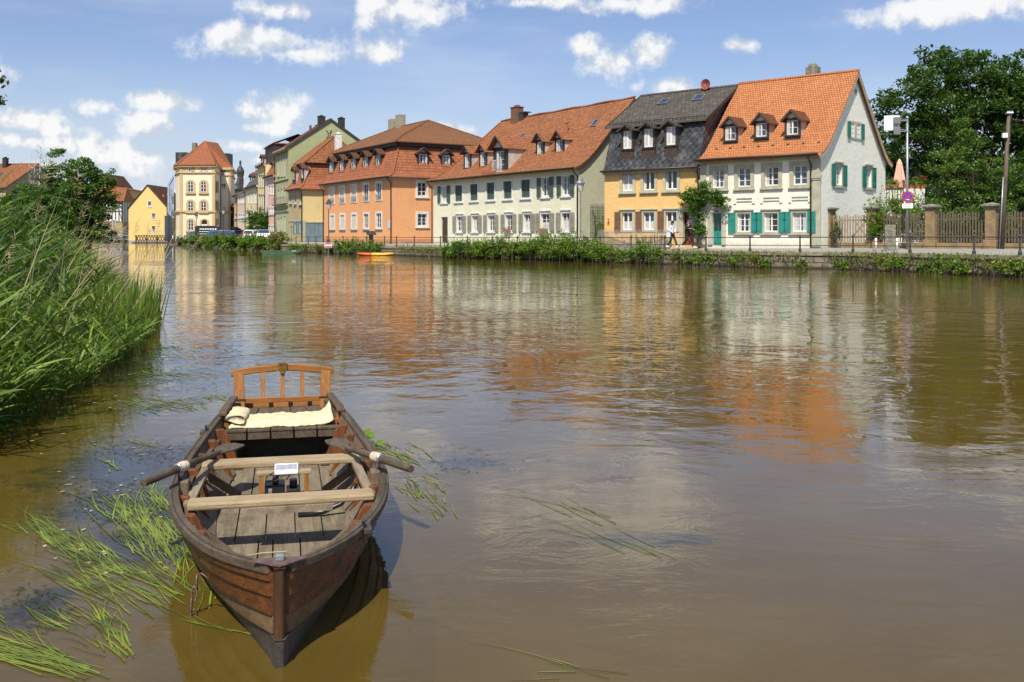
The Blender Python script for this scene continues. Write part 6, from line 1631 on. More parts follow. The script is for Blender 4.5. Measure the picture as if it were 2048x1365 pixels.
    mb = MB(); mb.box(-.003, -.0005, -.018, .018, -.008, -.002, Tq); mb.build('label_plate', M['black_plastic'], o)
    # bilge pump with battery boxes
    o = inboat('bilge_pump', 'black electric bilge pump with battery box standing on the floor boards behind the near thwart', 'pump')
    mb = MB(); mb.box(2.46,2.62,-.02,.11,.034,.14); mb.box(2.48,2.58,.02,.06,.141,.18); mb.build('motor_housing', M['black_plastic'], o, bevel=.008)
    mb = MB(); mb.box(2.44,2.58,-.12,-.03,.034,.11); mb.box(2.5,2.57,-.1,-.05,.1101,.155); mb.build('battery_box', M['black_plastic'], o, bevel=.006)
    gm = mat('translucent_case', (.20,.21,.20), .25)
    mb = MB(); mb.box(2.36,2.42,.055,.105,.034,.085); mb.box(2.38,2.42,.06,.085,.0851,.13); mb.box(2.36,2.41,.012,.045,.034,.08); mb.build('clear_case', gm, o, bevel=.004)
    mb = MB(); mb.box(2.57,2.6,.005,.04,.18,.21); mb.build('switch_box', M['black_plastic'], o)
    mb = MB(); mb.tube([V(2.18,-.05,.29), V(2.22,-.095,.25), V(2.3,-.10,.2), V(2.34,-.03,.2), V(2.3,.03,.25), V(2.38,.07,.23), V(2.5,.05,.19), V(2.55,.03,.15)], .0035, 6); mb.tube([Vector(V(2.5,-.02,.20))+Vector((.0,.018*math.cos(a),.012*math.sin(a))) for a in [k*.6 for k in range(12)]], .003, 5); mb.build('cable', M['rubber'], o, smooth=True)
    # straw stalk on the floor
    mb = MB(); mb.tube([V(1.30,-.21,.048), V(1.325,-.1,.052), V(1.33,.03,.05)], [.002,.004,.003], 5); s_ = mb.build('reed_stalk', LEAF['straw'], None); s_.location = B; s_.rotation_euler = (0,0,ang); tag(s_, 'short dry reed stalk lying on the floor boards near the bow', 'stalk')
    # mooring chain hanging at the port bow
    o = inboat('mooring_chain', 'short galvanised chain hanging into the water beside the left side of the bow', 'chain')
    c0 = Vector(V(.62, -sect(.62, .2)-.06, .155)); 
    for i in range(6):
        c = c0+Vector((-.004*i, .012*i*(1 if i < 3 else .4), -.052*i)); ring = [c+Vector((0, .012*math.cos(a), .034*math.sin(a))) if i % 2 else c+Vector((.012*math.cos(a), 0, .034*math.sin(a))) for a in [2*math.pi*k/12 for k in range(13)]]
        mb = MB(); mb.tube(ring, .0042, 6, caps=False); mb.build('link', M['iron'], o, smooth=True)
    mb = MB(); mb.tube([c0+Vector((0,0,.03)), c0+Vector((.0,-.02,.04)), Vector(V(.60, -sect(.6,.2)-.01, .17))], .004, 6); mb.build('hook', M['iron'], o, smooth=True)
def cushion(N, p, tc):
    v = N.n('ShaderNodeTexVoronoi', i={'Vector': tc, 'Scale': 34.0}); f = N.noise(60, 4, tc, .7)
    c = N.mix(N.smooth(v.outputs['Distance'], .25, .5), (.74,.68,.50), (.60,.51,.31)); c = N.mix(N.math('MULTIPLY', N.smooth(f, .55, .7), .6), c, (.36,.33,.30))
    N.l(c, p.inputs['Base Color']); b = N.n('ShaderNodeBump', i={'Strength': 1.0, 'Distance': .004, 'Height': N.math('SUBTRACT', f, v.outputs['Distance'])}); N.l(b.outputs[0], p.inputs['Normal'])
boat()
# ================================================================ vegetation
M['bark'] = mat('bark', (.09,.07,.05), .9, var=(.05,.04,.03), vs=5, coord='Object', bump=.02, bs=12)
M['birch'] = mat('birch_bark', (.55,.52,.48), .8, var=(.25,.23,.21), vs=6, coord='Object')
def tree(name, label, base, ells, nclump, per, cr, leaf, lm, trunk_r=.3, trunk_h=3.0, group=None, bark='bark', nl=16, fill=.35):
    r = empty(name, label, 'tree', tuple(base), random.uniform(0, .3), group)
    P, C = crown_points(ells, nclump, per, cr, fill)
    leaves(P, leaf, 'crown', LEAF[lm], r, up=.35)
    t = MB(); top = Vector((0,0,trunk_h)); t.tube([(0,0,-.5),(.05,0,trunk_h*.5),top], [trunk_r*1.25,trunk_r,trunk_r*.8], 9)
    for i in range(nl):
        c = Vector(C[int(i*len(C)/nl)]); m_ = top.lerp(c, .5)+Vector((random.uniform(-.4,.4), random.uniform(-.4,.4), random.uniform(.1,.8)))
        t.tube([top-Vector((0,0,random.uniform(0,trunk_h*.3))), m_, c], [trunk_r*.42, trunk_r*.22, trunk_r*.06], 6, caps=False)
        for k in range(2):
            c2 = Vector(C[random.randrange(len(C))])
            if (c2-m_).length < 5: t.tube([m_, m_.lerp(c2, .5)+Vector((0,0,.3)), c2], [trunk_r*.16, trunk_r*.1, trunk_r*.04], 5, caps=False)
    t.build('trunk', M[bark], r, smooth=True)
    return r
def shrub(label, p, w, h, leaf=.16, lm='shrub', n=26, per=55, group='bushes along the river wall', name='shrub', cr=.42, depth=None, z0=0.0):
    r = empty(name, label, 'bush', tuple(p), 0, group); d = depth or w*.6
    ells = [(0,0,h*.42+z0,w*.5,d*.5,h*.42),(w*.18,0,h*.62+z0,w*.3,d*.4,h*.34),(-w*.2,0,h*.5+z0,w*.32,d*.4,h*.4)]
    P, C = crown_points(ells, n, per, cr*min(w, h)*.5, .35); P = P[P[:,2] > z0-.02]
    # loose shoots sticking out of the outline
    sp = []; S_ = []
    for k in range(int(6+n*.3)):
        x = random.uniform(-w*.45, w*.45); y = random.uniform(-d*.3, d*.3); z = z0+h*random.uniform(.55,.8); dx = random.uniform(-.3,.3); L = h*random.uniform(.2,.42)
        for j in range(9): t = j/8; sp.append((x+dx*L*t+random.uniform(-.04,.04), y+random.uniform(-.04,.04), z+L*t))
        S_.append([(x,y,z0),(x,y,z),(x+dx*L,y,z+L)])
    leaves(np.concatenate([P, np.array(sp)]), leaf, 'foliage', LEAF[lm], r, up=.3)
    t = MB()
    t.tube([(-w*.45,0,z0-.04),(0,.01,z0-.03),(w*.45,0,z0-.04)], .025, 4)
    for s in S_[:9]: t.tube([s[0], s[1], s[2]], [.02,.014,.005], 4, caps=False)
    t.build('stems', M['bark'], r)
    return r
def maples():
    b = at(1955, 84, 1.1)
    tree('maple_tree', 'huge dark green maple filling the sky right of the corner house', b, [(0,0,12.0,7.4,6,4.9),(-5.6,-.5,10.6,4.1,4,4.4),(-7.2,0,6.8,2.8,3,3.4),(3.6,0,12.6,4.5,5,4.3),(6.5,0,9.5,4,4,4.8),(-1.5,1,14.5,3.6,3,2.4),(-3,2,5.0,4.5,3.5,3.6),(3.5,2,5,4.5,3.5,3.6),(0,2,9,6,4,4)], 620, 88, 1.0, .34, 'maple', .42, 4.0, nl=34, fill=.42)
    tree('maple_tree', 'second dark maple cut off by the right edge of the picture', at(2130, 80, 1.1), [(0,0,11.4,5.0,5,5.6),(-3,0,6.5,3.5,3.5,3.5),(1,0,4,4,3.5,3),(-1,0,14.2,3.6,3,2.4)], 260, 85, 1.0, .34, 'maple', .35, 3.5, nl=16)
    tree('garden_tree', 'dark tree low behind the terrace and the closed parasol', at(1795, 93, 1.1), [(0,0,6.0,4.0,3,4.6),(3.5,0,4.5,3.5,3,3.6),(-3,0,4,2.6,3,3.4)], 120, 85, .95, .34, 'maple', .25, 2.5, nl=10)
    tree('garden_tree', 'lighter green apple tree in the garden behind the picket fence', at(1930, 68, 1.1), [(0,0,6.2,1.7,1.8,2.5),(-1.4,0,4.6,1.7,1.6,1.9),(1.6,0,4.6,1.9,1.6,1.9),(0,0,2.9,2.9,1.8,1.6)], 170, 80, .55, .19, 'light', .16, 2.0, nl=14)
    tree('garden_tree', 'light green tree behind the leaning utility pole at the right edge', at(2050, 66, 1.1), [(0,0,3.6,2.2,1.8,2.5),(1.6,0,2.6,2,1.8,2)], 90, 80, .55, .19, 'light', .15, 1.6, nl=8)
    for px, Z, w, h, lb in ((1850, 63, 2.6, 3.3, 'bright bush rising behind the fence left of the apple tree'), (1985, 60, 3.0, 2.6, 'low bush behind the fence pillar beside the pole'), (1905, 61, 3.0, 2.5, 'low bush behind the middle fence panel')):
        shrub(lb, at(px, Z, 1.1), w, h, .18, 'mid', 44, 70, group=None, name='garden_bush')
maples()
def hedge():
    for i, px in enumerate(range(1838, 2120, 24)):
        shrub('%s dark hedge bush at the back of the garden' % ['first','second','third','fourth','fifth','sixth','seventh','eighth','ninth','tenth','eleventh','twelfth'][i], at(px, 73-.03*(px-1838), 1.1), 2.6, 4.2, .26, 'maple', 40, 60, group='hedge at the back of the garden', name='hedge_bush')
hedge()
def left_trees():
    tree('riverside_tree', 'tall green tree on the left bank with the right hand rounded crown', at(177, 96, .9), [(0,0,6.6,2.3,2.2,2.0),(.8,0,4.6,2.3,2.2,2.2),(-1,0,4.0,2.2,2,2.4),(.3,0,2.3,1.8,1.8,1.4),(-.3,0,1.3,3.0,2,1.2)], 270, 80, .58, .24, 'mid', .22, 2.0, nl=16)
    tree('riverside_tree', 'tall green tree on the left bank, behind the reeds and before the birch', at(112, 99, .9), [(0,0,7.0,1.7,1.8,2.6),(-1.6,0,4.8,2.2,2.2,2.2),(1,0,4.2,2,2,2.4),(-2.2,0,2.8,2.4,2,1.8),(1,0,1.6,2.6,2,1.4)], 270, 80, .58, .24, 'mid', .22, 2.0, nl=16)
    tree('riverside_tree', 'lower bushy tree on the left bank between the reeds and the tall trees', at(62, 90, .9), [(0,0,3.4,2.6,2,2.2),(-2.5,0,2.6,2.6,2,1.8),(2,0,2.2,2.2,2,1.8)], 140, 80, .6, .24, 'mid', .2, 1.6, nl=8)
    r = empty('birch_tree', 'bare pale birch with hanging twigs above the left trees', 'tree', tuple(at(78, 104, .9)))
    t = MB(); tw = MB()
    for (x0, h) in ((0, 10.2), (1.3, 9.4), (-.7, 8.2)):
        pts = [Vector((x0*.3, 0, -.5)), Vector((x0*.7, 0, h*.5)), Vector((x0+.2, 0, h))]; t.tube(pts, [.13,.085,.02], 6)
        for k in range(26):
            f = random.uniform(.5, .98); p = pts[1].lerp(pts[2], (f-.5)*2); a = random.uniform(0, 6.28); L = random.uniform(.6, 1.5)
            q = p+Vector((math.cos(a)*L*.6, math.sin(a)*L*.6, L*.35)); e = q+Vector((math.cos(a)*.25, math.sin(a)*.25, -random.uniform(.8,2.0)))
            tw.tube([p, q, q.lerp(e,.5)+Vector((math.cos(a)*.12,0,.05)), e], [.026,.018,.013,.008], 4, caps=False)
    t.build('trunk', M['birch'], r, smooth=True); tw.build('twigs', M['birch'], r)
    r = empty('overhanging_branch', 'tip of a dark leafy branch reaching in at the upper left edge', 'branch', (-4.6, 8, 2.9))
    t = MB(); P = []
    for (ex, z) in ((.52, .13), (.54, -.04)):
        t.tube([(-.9,0,z+.3),(0,0,z+.06),(ex,0,z)], [.02,.012,.004], 5)
        P += [(ex-abs(random.gauss(0,.06)), random.gauss(0,.05), z+random.gauss(0,.018)) for _ in range(26)]; P += [(random.uniform(-.5,ex-.05), random.gauss(0,.05), z+random.gauss(0,.05)+.05) for _ in range(40)]
    t.build('branch', M['bark'], r); leaves(P, .06, 'leaves', LEAF['maple'], r, up=.2)
left_trees()
def bushes():
    bank_px = [(366,190),(380,170),(394,158),(406,150),(418,144),(430,138),(442,133),(454,129),(466,126),(478,123),(490,120),(502,117),(514,114),(526,112),(538,110)]
    adj = ['rounded','broad','leafy','dense','bushy','tall','thick','full','spreading','loose','low','bright','heaped','ragged','plump']
    for i, (px, Z) in enumerate(bank_px):
        p = at(px, Z, 0); h = 1.72+random.uniform(-.15,.25); w = 2.6
        shrub('%s green bush on the far river bank below the parked cars' % adj[i], p+Vector((.0,.2,.0)), w, h, .26, 'shrub' if i % 3 else 'mid', 30, 50, group='bushes on the bank below the cars')
    shrub('brownish flowering bush at the right end of the bank bushes, behind the green boat', at(560,107.5,.1), 2.6, 2.1, .2, 'shrub2', 30, 55, group='bushes on the bank below the cars')
    shrub('dry brown topped bush beside the green punt', at(551,107,.5), 1.6, 1.6, .18, 'brown', 12, 30, group='bushes on the bank below the cars')
    for i, (px, Z, w, h) in enumerate(((588,102,1.1,.8),(612,101.2,.8,.8),(640,98.3,1.0,.75),(662,96.5,1.2,.6),(683,94.6,1.6,1.35),(702,93.2,1.5,1.5),(720,91.8,1.4,1.25),(738,90.5,1.2,1.3),(754,89.4,1.3,1.2))):
        shrub('small %s bush on the quay wall near the red and white sign' % ['tiny','round','low','flat','bushy','tall','wide','leafy','bright'][i], at(px, Z, 0), w, h, .17, 'shrub', 16, 40, group='small bushes by the waterway sign')
    L_ = [(903,79,2.0,1.3),(918,78.3,2.1,1.55),(936,77.4,2.3,1.7),(954,76.6,2.0,1.5),(972,75.8,2.2,1.9),(990,75.2,2.1,2.0),(1008,74.4,1.8,1.75),(1026,73.6,2.0,1.5),(1044,72.9,1.9,1.6),(1064,72,2.1,1.8),(1084,71.2,2.0,1.85),(1104,70.2,2.0,1.8),(1124,69.5,2.0,1.75),(1144,68.6,2.0,1.9),(1162,67.8,1.8,1.7),(1182,66.8,1.6,1.6),(1204,65.6,1.5,1.4)]
    words = ['low','dark','dense','rounded','tall leafy','tallest','upright','spreading','thin','thick','wide','bushy','feathery','bright','loose','ragged','trailing']
    for i, (px, Z, w, h) in enumerate(L_):
        shrub('%s bush at the waterline below the long green house' % words[i], at(px, Z-.45, 0), w, h*random.uniform(.72,1.05), .14, ['shrub','shrub','mid','shrub2'][i % 4] if i % 5 else 'shrub', 34, 52, group='bushes below the long green house')
    S_ = [(1228,63.8,1.2,1.0),(1252,62.8,1.1,.9),(1288,61.3,1.2,1.55),(1312,60.4,1.0,1.2),(1356,58.8,1.0,.95),(1384,57.7,1.2,.85),(1410,56.9,1.0,.6),(1470,54.9,1.2,.75),(1500,54.1,1.1,.8),(1530,53.7,.8,.5),(1600,52.4,.9,.5),(1680,51,.9,.4),(1765,48.8,1.1,.95),(1795,48,.8,.7),(1893,45.4,1.2,.95),(1925,44.6,.8,.6),(2006,42.4,1.2,.8),(2035,41.6,.8,.7),(1850,46.7,.7,.5)]
    for i, (px, Z, w, h) in enumerate(S_):
        shrub('wild plant clump growing from the quay wall, number %d from the left' % (i+1) if False else '%s wild plant clump growing out of the quay wall' % ['pale','tangled','tall','thin','leafy','broad','sparse','bright','fresh','scrubby','dry','trailing','hanging','twiggy','bushy','patchy','spreading','glossy','wispy'][i], at(px, Z-.15, 0), w, h, .12, 'shrub' if i % 4 else 'shrub2', 18, 36, group='wild plants on the quay wall')
    # large leaved plant
    r = empty('butterbur_plant', 'dark large leaved plant hanging over the quay wall before the yellow house', 'plant', tuple(at(1275, 62.0, 0)))
    sp = [(random.uniform(-.5,.5), random.uniform(-.2,.2), random.uniform(.3,.9), random.uniform(-1,1), random.uniform(-.6,.1), random.uniform(-.1,.9), random.uniform(.4,.7), .13, .35) for _ in range(44)]
    blades(sp, 'leaves', LEAF['mid'], r); t = MB(); t.tube([(0,0,0),(0,0,1.0)], .03, 5); t.build('stem', M['bark'], r)
    # ivy and grass hanging on the wall: uncountable
    P = []; 
    for i in range(len(quay)-1):
        a, b = quay[i], quay[i+1]; L = (b-a).length; n = int(L*130)
        for _ in range(n):
            t = random.random(); q = a.lerp(b, t)-NR[i]*random.uniform(.05,.28); x = q.x*.7+q.y*.25
            m = .5+.5*math.sin(x*1.9)*math.sin(x*.63+1.3)+.25*math.sin(x*5.1)
            z = random.random()**.6*.95
            if z > 1.0-m*1.0+random.uniform(-.15,.1): P.append((q.x, q.y, z))
    tag(leaves(P, .10, 'wall_creeper', LEAF['shrub2'], up=.1), 'creeping plants and grass hanging down the face of the quay wall', 'creeper', kind='stuff')
    P = [p for p in P if random.random() < .35]
    tag(leaves([(x, y, max(.05, z-random.uniform(0,.3))) for x, y, z in P], .10, 'dry_creeper', LEAF['brown'], up=.1), 'dry brown growth caught on the face of the quay wall', 'creeper', kind='stuff')
    # grass fringe on the coping
    sp = []
    for i in range(len(quay)-1):
        a, b = quay[i], quay[i+1]
        for _ in range(int((b-a).length*14)):
            t = random.random(); q = a.lerp(b, t)+NR[i]*random.uniform(-.05,.35); x = q.x+q.y
            if math.sin(x*.9)+math.sin(x*2.3) > .1: sp.append((q.x, q.y, ZQ(i,0)-.02, random.gauss(0,.3), random.gauss(0,.3), 1, random.uniform(.08,.3), .012, .03))
    tag(blades(sp, 'verge_grass', LEAF['shrub'], seg=2), 'tufts of grass along the edge of the quay', 'grass', kind='stuff')
    # earth slope of the bank
    mb = MB(); rows = []
    for i, p in enumerate(full[len(quay)-1:]):
        n = NR[len(quay)-1+i]; rows.append([p-n*1.0+Vector((0,0,-.9)), p-n*.2+Vector((0,0,.1)), p+n*.6+Vector((0,0,.8))])
    for a, b in zip(rows, rows[1:]):
        for j in range(2): mb.face([a[j], b[j], b[j+1], a[j+1]])
    tag(mb.build('bank_slope', mat('bank_soil', (.06,.06,.025), .95)), None, None, kind='structure')
bushes()

# ---------------------------------------------------------------- reeds on the left bank
def lb_x(y): return interp([(b, a) for a, b in LB], y)
def reeds():
    st = []; lv = []; dk = []; dead = []; plume = []
    def add(x, y, z0, H, lean, n, lw=.032, ll=.52, arr=None):
        a = random.uniform(-.5,.5); dx, dy = lean*math.cos(a), lean*math.sin(a)
        st.append((x, y, z0, dx, dy, 1, H, .011, 0.0 if lean < .5 else .25))
        for k in range(n):
            f = .2+.78*(k+random.random()*.6)/n; px, py, pz = x+dx*H*f/math.sqrt(1+lean*lean), y+dy*H*f/math.sqrt(1+lean*lean), z0+H*f/math.sqrt(1+lean*lean)
            th = random.uniform(0, 6.28); el = random.uniform(.25,1.0)
            L = ll*random.uniform(.6,1.25)*(1.1-.5*abs(f-.55)); (arr if arr is not None else lv).append((px, py, pz, math.cos(th)+.05, math.sin(th)-.05, el+.3, L, lw*random.uniform(.7,1.3), L*random.uniform(.15,.7)))
    for _ in range(2100):
        y = random.uniform(8.2, 25)**1.0; d = random.random()**.8*4.5; x = lb_x(y)-.15-d
        if x < -.53*y-.7 or (y > 15.5 and d < .7): continue
        g = min(1.1, .1+.32*d); ztop = 1.05+.95*min(d, 1.5) + random.gauss(0,.19) - .13*max(0, y-13.0)
        ztop = max(ztop, g+.45); H = ztop-g; dkk = random.random() < (.5 if d > .5 else .25)  # darker leaves, more of them inside, carry the gap shade in their colour
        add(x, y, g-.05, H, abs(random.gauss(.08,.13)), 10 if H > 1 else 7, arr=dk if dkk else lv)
    # foreground reeds bending over the water near the left edge
    for _ in range(170):
        y = random.uniform(7.7, 10.5); x = lb_x(y)-random.uniform(-.05,.9)
        add(x, y, .0, random.uniform(.5,1.5), random.uniform(.25,.85), 9, ll=.5)
    for _ in range(150):
        y = random.uniform(10.5, 15.5); x = lb_x(y)-random.uniform(-.15,.5)
        add(x, y, .0, random.uniform(.3,.85), random.uniform(.1,1.0), 6, ll=.42)
    tag(blades(st, 'reed_stems', LEAF['reed'], seg=3), 'thin green stems of the reed bed on the left bank', 'reeds', kind='stuff')
    tag(blades(lv, 'reed_leaves', LEAF['reed'], seg=4), 'mass of long green reed leaves on the left bank', 'reeds', kind='stuff')
    tag(blades(dk, 'reed_leaves_gap_shade', LEAF['reed_d'], seg=4), 'reed leaves coloured darker to give the reed bed its shaded gaps', 'reeds', kind='stuff')
    # sword leaved iris at the tip of the bed
    sw = []
    for _ in range(760):
        y = random.uniform(13.0, 20.5); d = random.uniform(-.22,.8); x = lb_x(y)-d*.9
        sw.append((x, y, -.05, random.gauss(.06,.12), random.gauss(0,.1), 1, random.uniform(.75,1.35), random.uniform(.022,.036), random.uniform(0,.16)))
    tag(blades(sw, 'iris_leaves', LEAF['reed'], seg=5), 'upright sword shaped iris leaves at the tip of the reed bed', 'iris leaves', kind='stuff')
    # dead stalks and plumes
    for k in range(120):
        y = random.uniform(9.5, 19); x = lb_x(y)-random.uniform(.0,2.0); H = random.uniform(1.2,2.5); dx = random.uniform(.1,.75)
        dead.append((x, y, .2, dx, random.uniform(-.2,.2), 1, H, .013, .1))
        if k % 6 == 0:
            l = math.sqrt(1+dx*dx)
            for _ in range(34): f = H*random.uniform(.88,1.02)/l; plume.append((x+dx*f, y+random.gauss(0,.02), .2+f-.1, random.gauss(.3,.5), random.gauss(0,.5), random.uniform(-.2,.8), random.uniform(.06,.15), .006, .06))
    tag(blades(dead, 'dry_reed_stalks', LEAF['straw'], seg=3), 'pale dry reed stalks leaning through the reed bed', 'dry reeds', kind='stuff')
    tag(blades(plume, 'reed_plumes', LEAF['straw'], seg=2), 'soft beige reed plumes among the reeds', 'reed plumes', kind='stuff')
    # low leafy growth at the foot
    P = []
    for _ in range(16000):
        y = random.uniform(8.0, 24); d = abs(random.gauss(0,.9)); x = lb_x(y)+.12-d; zt = .12+.5*min(1, d*1.1)+.12*math.sin(x*5+y*3); P.append((x+random.gauss(0,.03), y, random.uniform(.01, max(.05, zt))))
    tag(leaves(P, .075, 'bank_herbs', LEAF['reed'], up=.3, aspect=.4), 'low leafy herbs at the foot of the reeds by the water', 'herbs', kind='stuff')
reeds()

# ---------------------------------------------------------------- water weeds drifting by the boat
def weeds():
    cl = [((230,1020),(370,1120),90,.14,1.2),((100,1065),(230,1140),60,.1,1.0),((200,1140),(420,1215),80,.14,1.1),((215,1015),(395,1150),150,.16,1.0),((285,985),(385,1090),110,.14,.9),((300,1050),(400,1190),120,.12,.8),((75,1055),(215,1120),120,.10,.8),((120,1085),(235,1150),60,.07,.8),((215,1135),(405,1205),110,.12,.9),((150,1160),(330,1235),100,.10,.9),
          ((205,1240),(265,1325),60,.05,.5),((5,1290),(190,1350),110,.09,.9),((0,1240),(60,1290),20,.05,.5),((130,1230),(250,1290),40,.1,.5),((60,1310),(220,1365),60,.06,.7),((385,1180),(420,1310),12,.06,.5),((395,1250),(540,1285),12,.03,.9),((440,1200),(480,1290),10,.1,.4),
          ((270,800),(385,825),150,.35,.5),((300,745),(400,760),60,.5,.5),((330,815),(420,790),60,.25,.4),((435,795),(470,805),40,.18,.4),((290,760),(350,770),40,.4,.4),((340,695),(420,715),50,.7,.5),
          ((770,895),(830,935),70,.16,.5),((820,975),(905,1040),60,.12,.5),((850,960),(890,975),20,.1,.3),((1135,1020),(1365,1125),70,.12,.9),((1150,1060),(1300,1130),30,.1,.7),((205,925),(250,950),12,.06,.4),((290,885),(340,900),8,.05,.4),((1070,1285),(1250,1360),10,.12,.6),((1100,1350),(1290,1345),8,.05,.6)]
    sp = []; dd = []
    for (a, b, n, wd, L) in cl:
        A, B = wp(*a), wp(*b); d = (A-B); Lc = d.length; d.normalize(); s = Vector((-d.y, d.x, 0))
        for _ in range(n):
            t = random.random()**.8; q = B.lerp(A, t)+s*random.gauss(0, wd*.6); an = random.gauss(.0,.10)+.14*math.sin(q.x*3+q.y*2); dv = d*math.cos(an)+s*math.sin(an)
            sub = random.random() < (.3 if q.y > 7.5 else .6 if q.x < .1 else .88); sp.append((q.x, q.y, .005 if not sub else -random.uniform(.008,.045), dv.x, dv.y, 0.0 if not sub else random.uniform(-.02,.02), min(L, Lc)*random.uniform(.35,.95), random.uniform(.003,.008)*(1+.16*max(0, q.y-5)), random.uniform(0,.01)))
    S_ = np.array(sp); n = len(S_)
    # flat ribbons on the surface with a gentle sideways curve
    V = []; F = []; seg = 7
    for i in range(n):
        x, y, z, dx, dy, dz, L, W, dr = S_[i]; cv = random.gauss(0,.22); th = math.atan2(dy, dx); px, py = x, y
        for k in range(seg+1):
            t = k/seg; w = W*(1-t**2)*.5+.0008; nx, ny = -math.sin(th), math.cos(th); zz = z+dz*t*L-.016*max(0,t-.75)*4*(i % 3 == 0)
            V += [(px-nx*w, py-ny*w, zz), (px+nx*w, py+ny*w, zz+.0008)]
            th += cv/seg; px += math.cos(th)*L/seg; py += math.sin(th)*L/seg
        o = i*(seg+1)*2
        for k in range(seg): F.append((o+2*k, o+2*k+1, o+2*k+3, o+2*k+2))
    tag(np_mesh('water_weed', np.array(V), np.array(F), LEAF['weed']), 'long yellow green water weed streaming at the surface round the boat', 'water weed', kind='stuff')
    # dark speckled weed and floating bits
    P = []
    for (a, b, n, s1, s2) in (((180,880),(420,930),700,.5,.35),((150,960),(330,1060),800,.5,.2),((250,1060),(400,1130),260,.3,.15),((60,1180),(100,1260),260,.14,.12),((340,690),(480,740),900,1.4,1.5),((280,740),(400,780),500,.8,.5),((900,890),(1000,930),50,.3,.05),((850,920),(930,950),60,.2,.03)):
        A, B = wp(*a), wp(*b)
        for _ in range(n): q = A.lerp(B, random.random()); P.append((q.x+random.gauss(0,s1*.5), q.y+random.gauss(0,s2*.5), .004))
    P = [p for p in P if not inside_boat(p)]
    V = []; 
    for (x, y, z) in P:
        th = random.gauss(-.4,.6); L = random.uniform(.01,.035)*(1+y*.03); w = L*random.uniform(.06,.16); c, s = math.cos(th)*L, math.sin(th)*L; nx, ny = -math.sin(th)*w, math.cos(th)*w
        V += [(x-c,y-s,z),(x-nx,y-ny,z+.001),(x+c,y+s,z),(x+nx,y+ny,z+.001)]
    tag(np_mesh('weed_debris', np.array(V), np.arange(len(V)).reshape(-1,4), LEAF['weed_d']), 'dark tangled weed and floating bits breaking the surface', 'water weed', kind='stuff')
    V = []
    for _ in range(130):
        q = wp(random.uniform(60,460), random.uniform(690,1150)); L = random.uniform(.008,.022)*(1+q.y*.04)
        if inside_boat(q): continue
        th = random.uniform(0,3.14); c, s = math.cos(th)*L, math.sin(th)*L; V += [(q.x-c,q.y-s,.005),(q.x+s*.5,q.y-c*.5,.006),(q.x+c,q.y+s,.005),(q.x-s*.5,q.y+c*.5,.006)]
    tag(np_mesh('floating_leaves', np.array(V), np.arange(len(V)).reshape(-1,4), LEAF['straw']), 'small dry leaves floating left of the boat', 'leaves', kind='stuff')
    for i, (px, py) in enumerate(((728,870),(752,893),(735,877))):
        r = empty('lily_leaf', ['bright green lily leaf standing at the right stern side of the boat','smaller lily leaf beside the right oar','lowest lily leaf touching the hull near the stern'][i], 'leaf', tuple(wp(px, py)), 0, 'lily leaves by the stern')
        q = MB(); k = 12; sc = .05; pts = [(sc*math.cos(a)*(1.3 if abs(a-3.14) > .5 else .4), sc*math.sin(a), .03+.02*math.sin(a*2)) for a in [2*math.pi*j/k for j in range(k)]]
        q.add([(0,0,.02)]+pts, [(0,1+j,1+(j+1) % k) for j in range(k)]); q.build('leaf_blade', LEAF['shrub'], r); q = MB(); q.tube([(0,0,-.05),(0,0,.022)], .004, 5); q.build('stalk', LEAF['shrub'], r)
def inside_boat(p):
    dx, dy = p[0]+.967, p[1]-4.145; u = dx*-.222+dy*.975; v = dx*.975+dy*.222
    return -.05 < u < 4.9 and abs(v) < interp(WW, max(0, u))+.02
weeds()
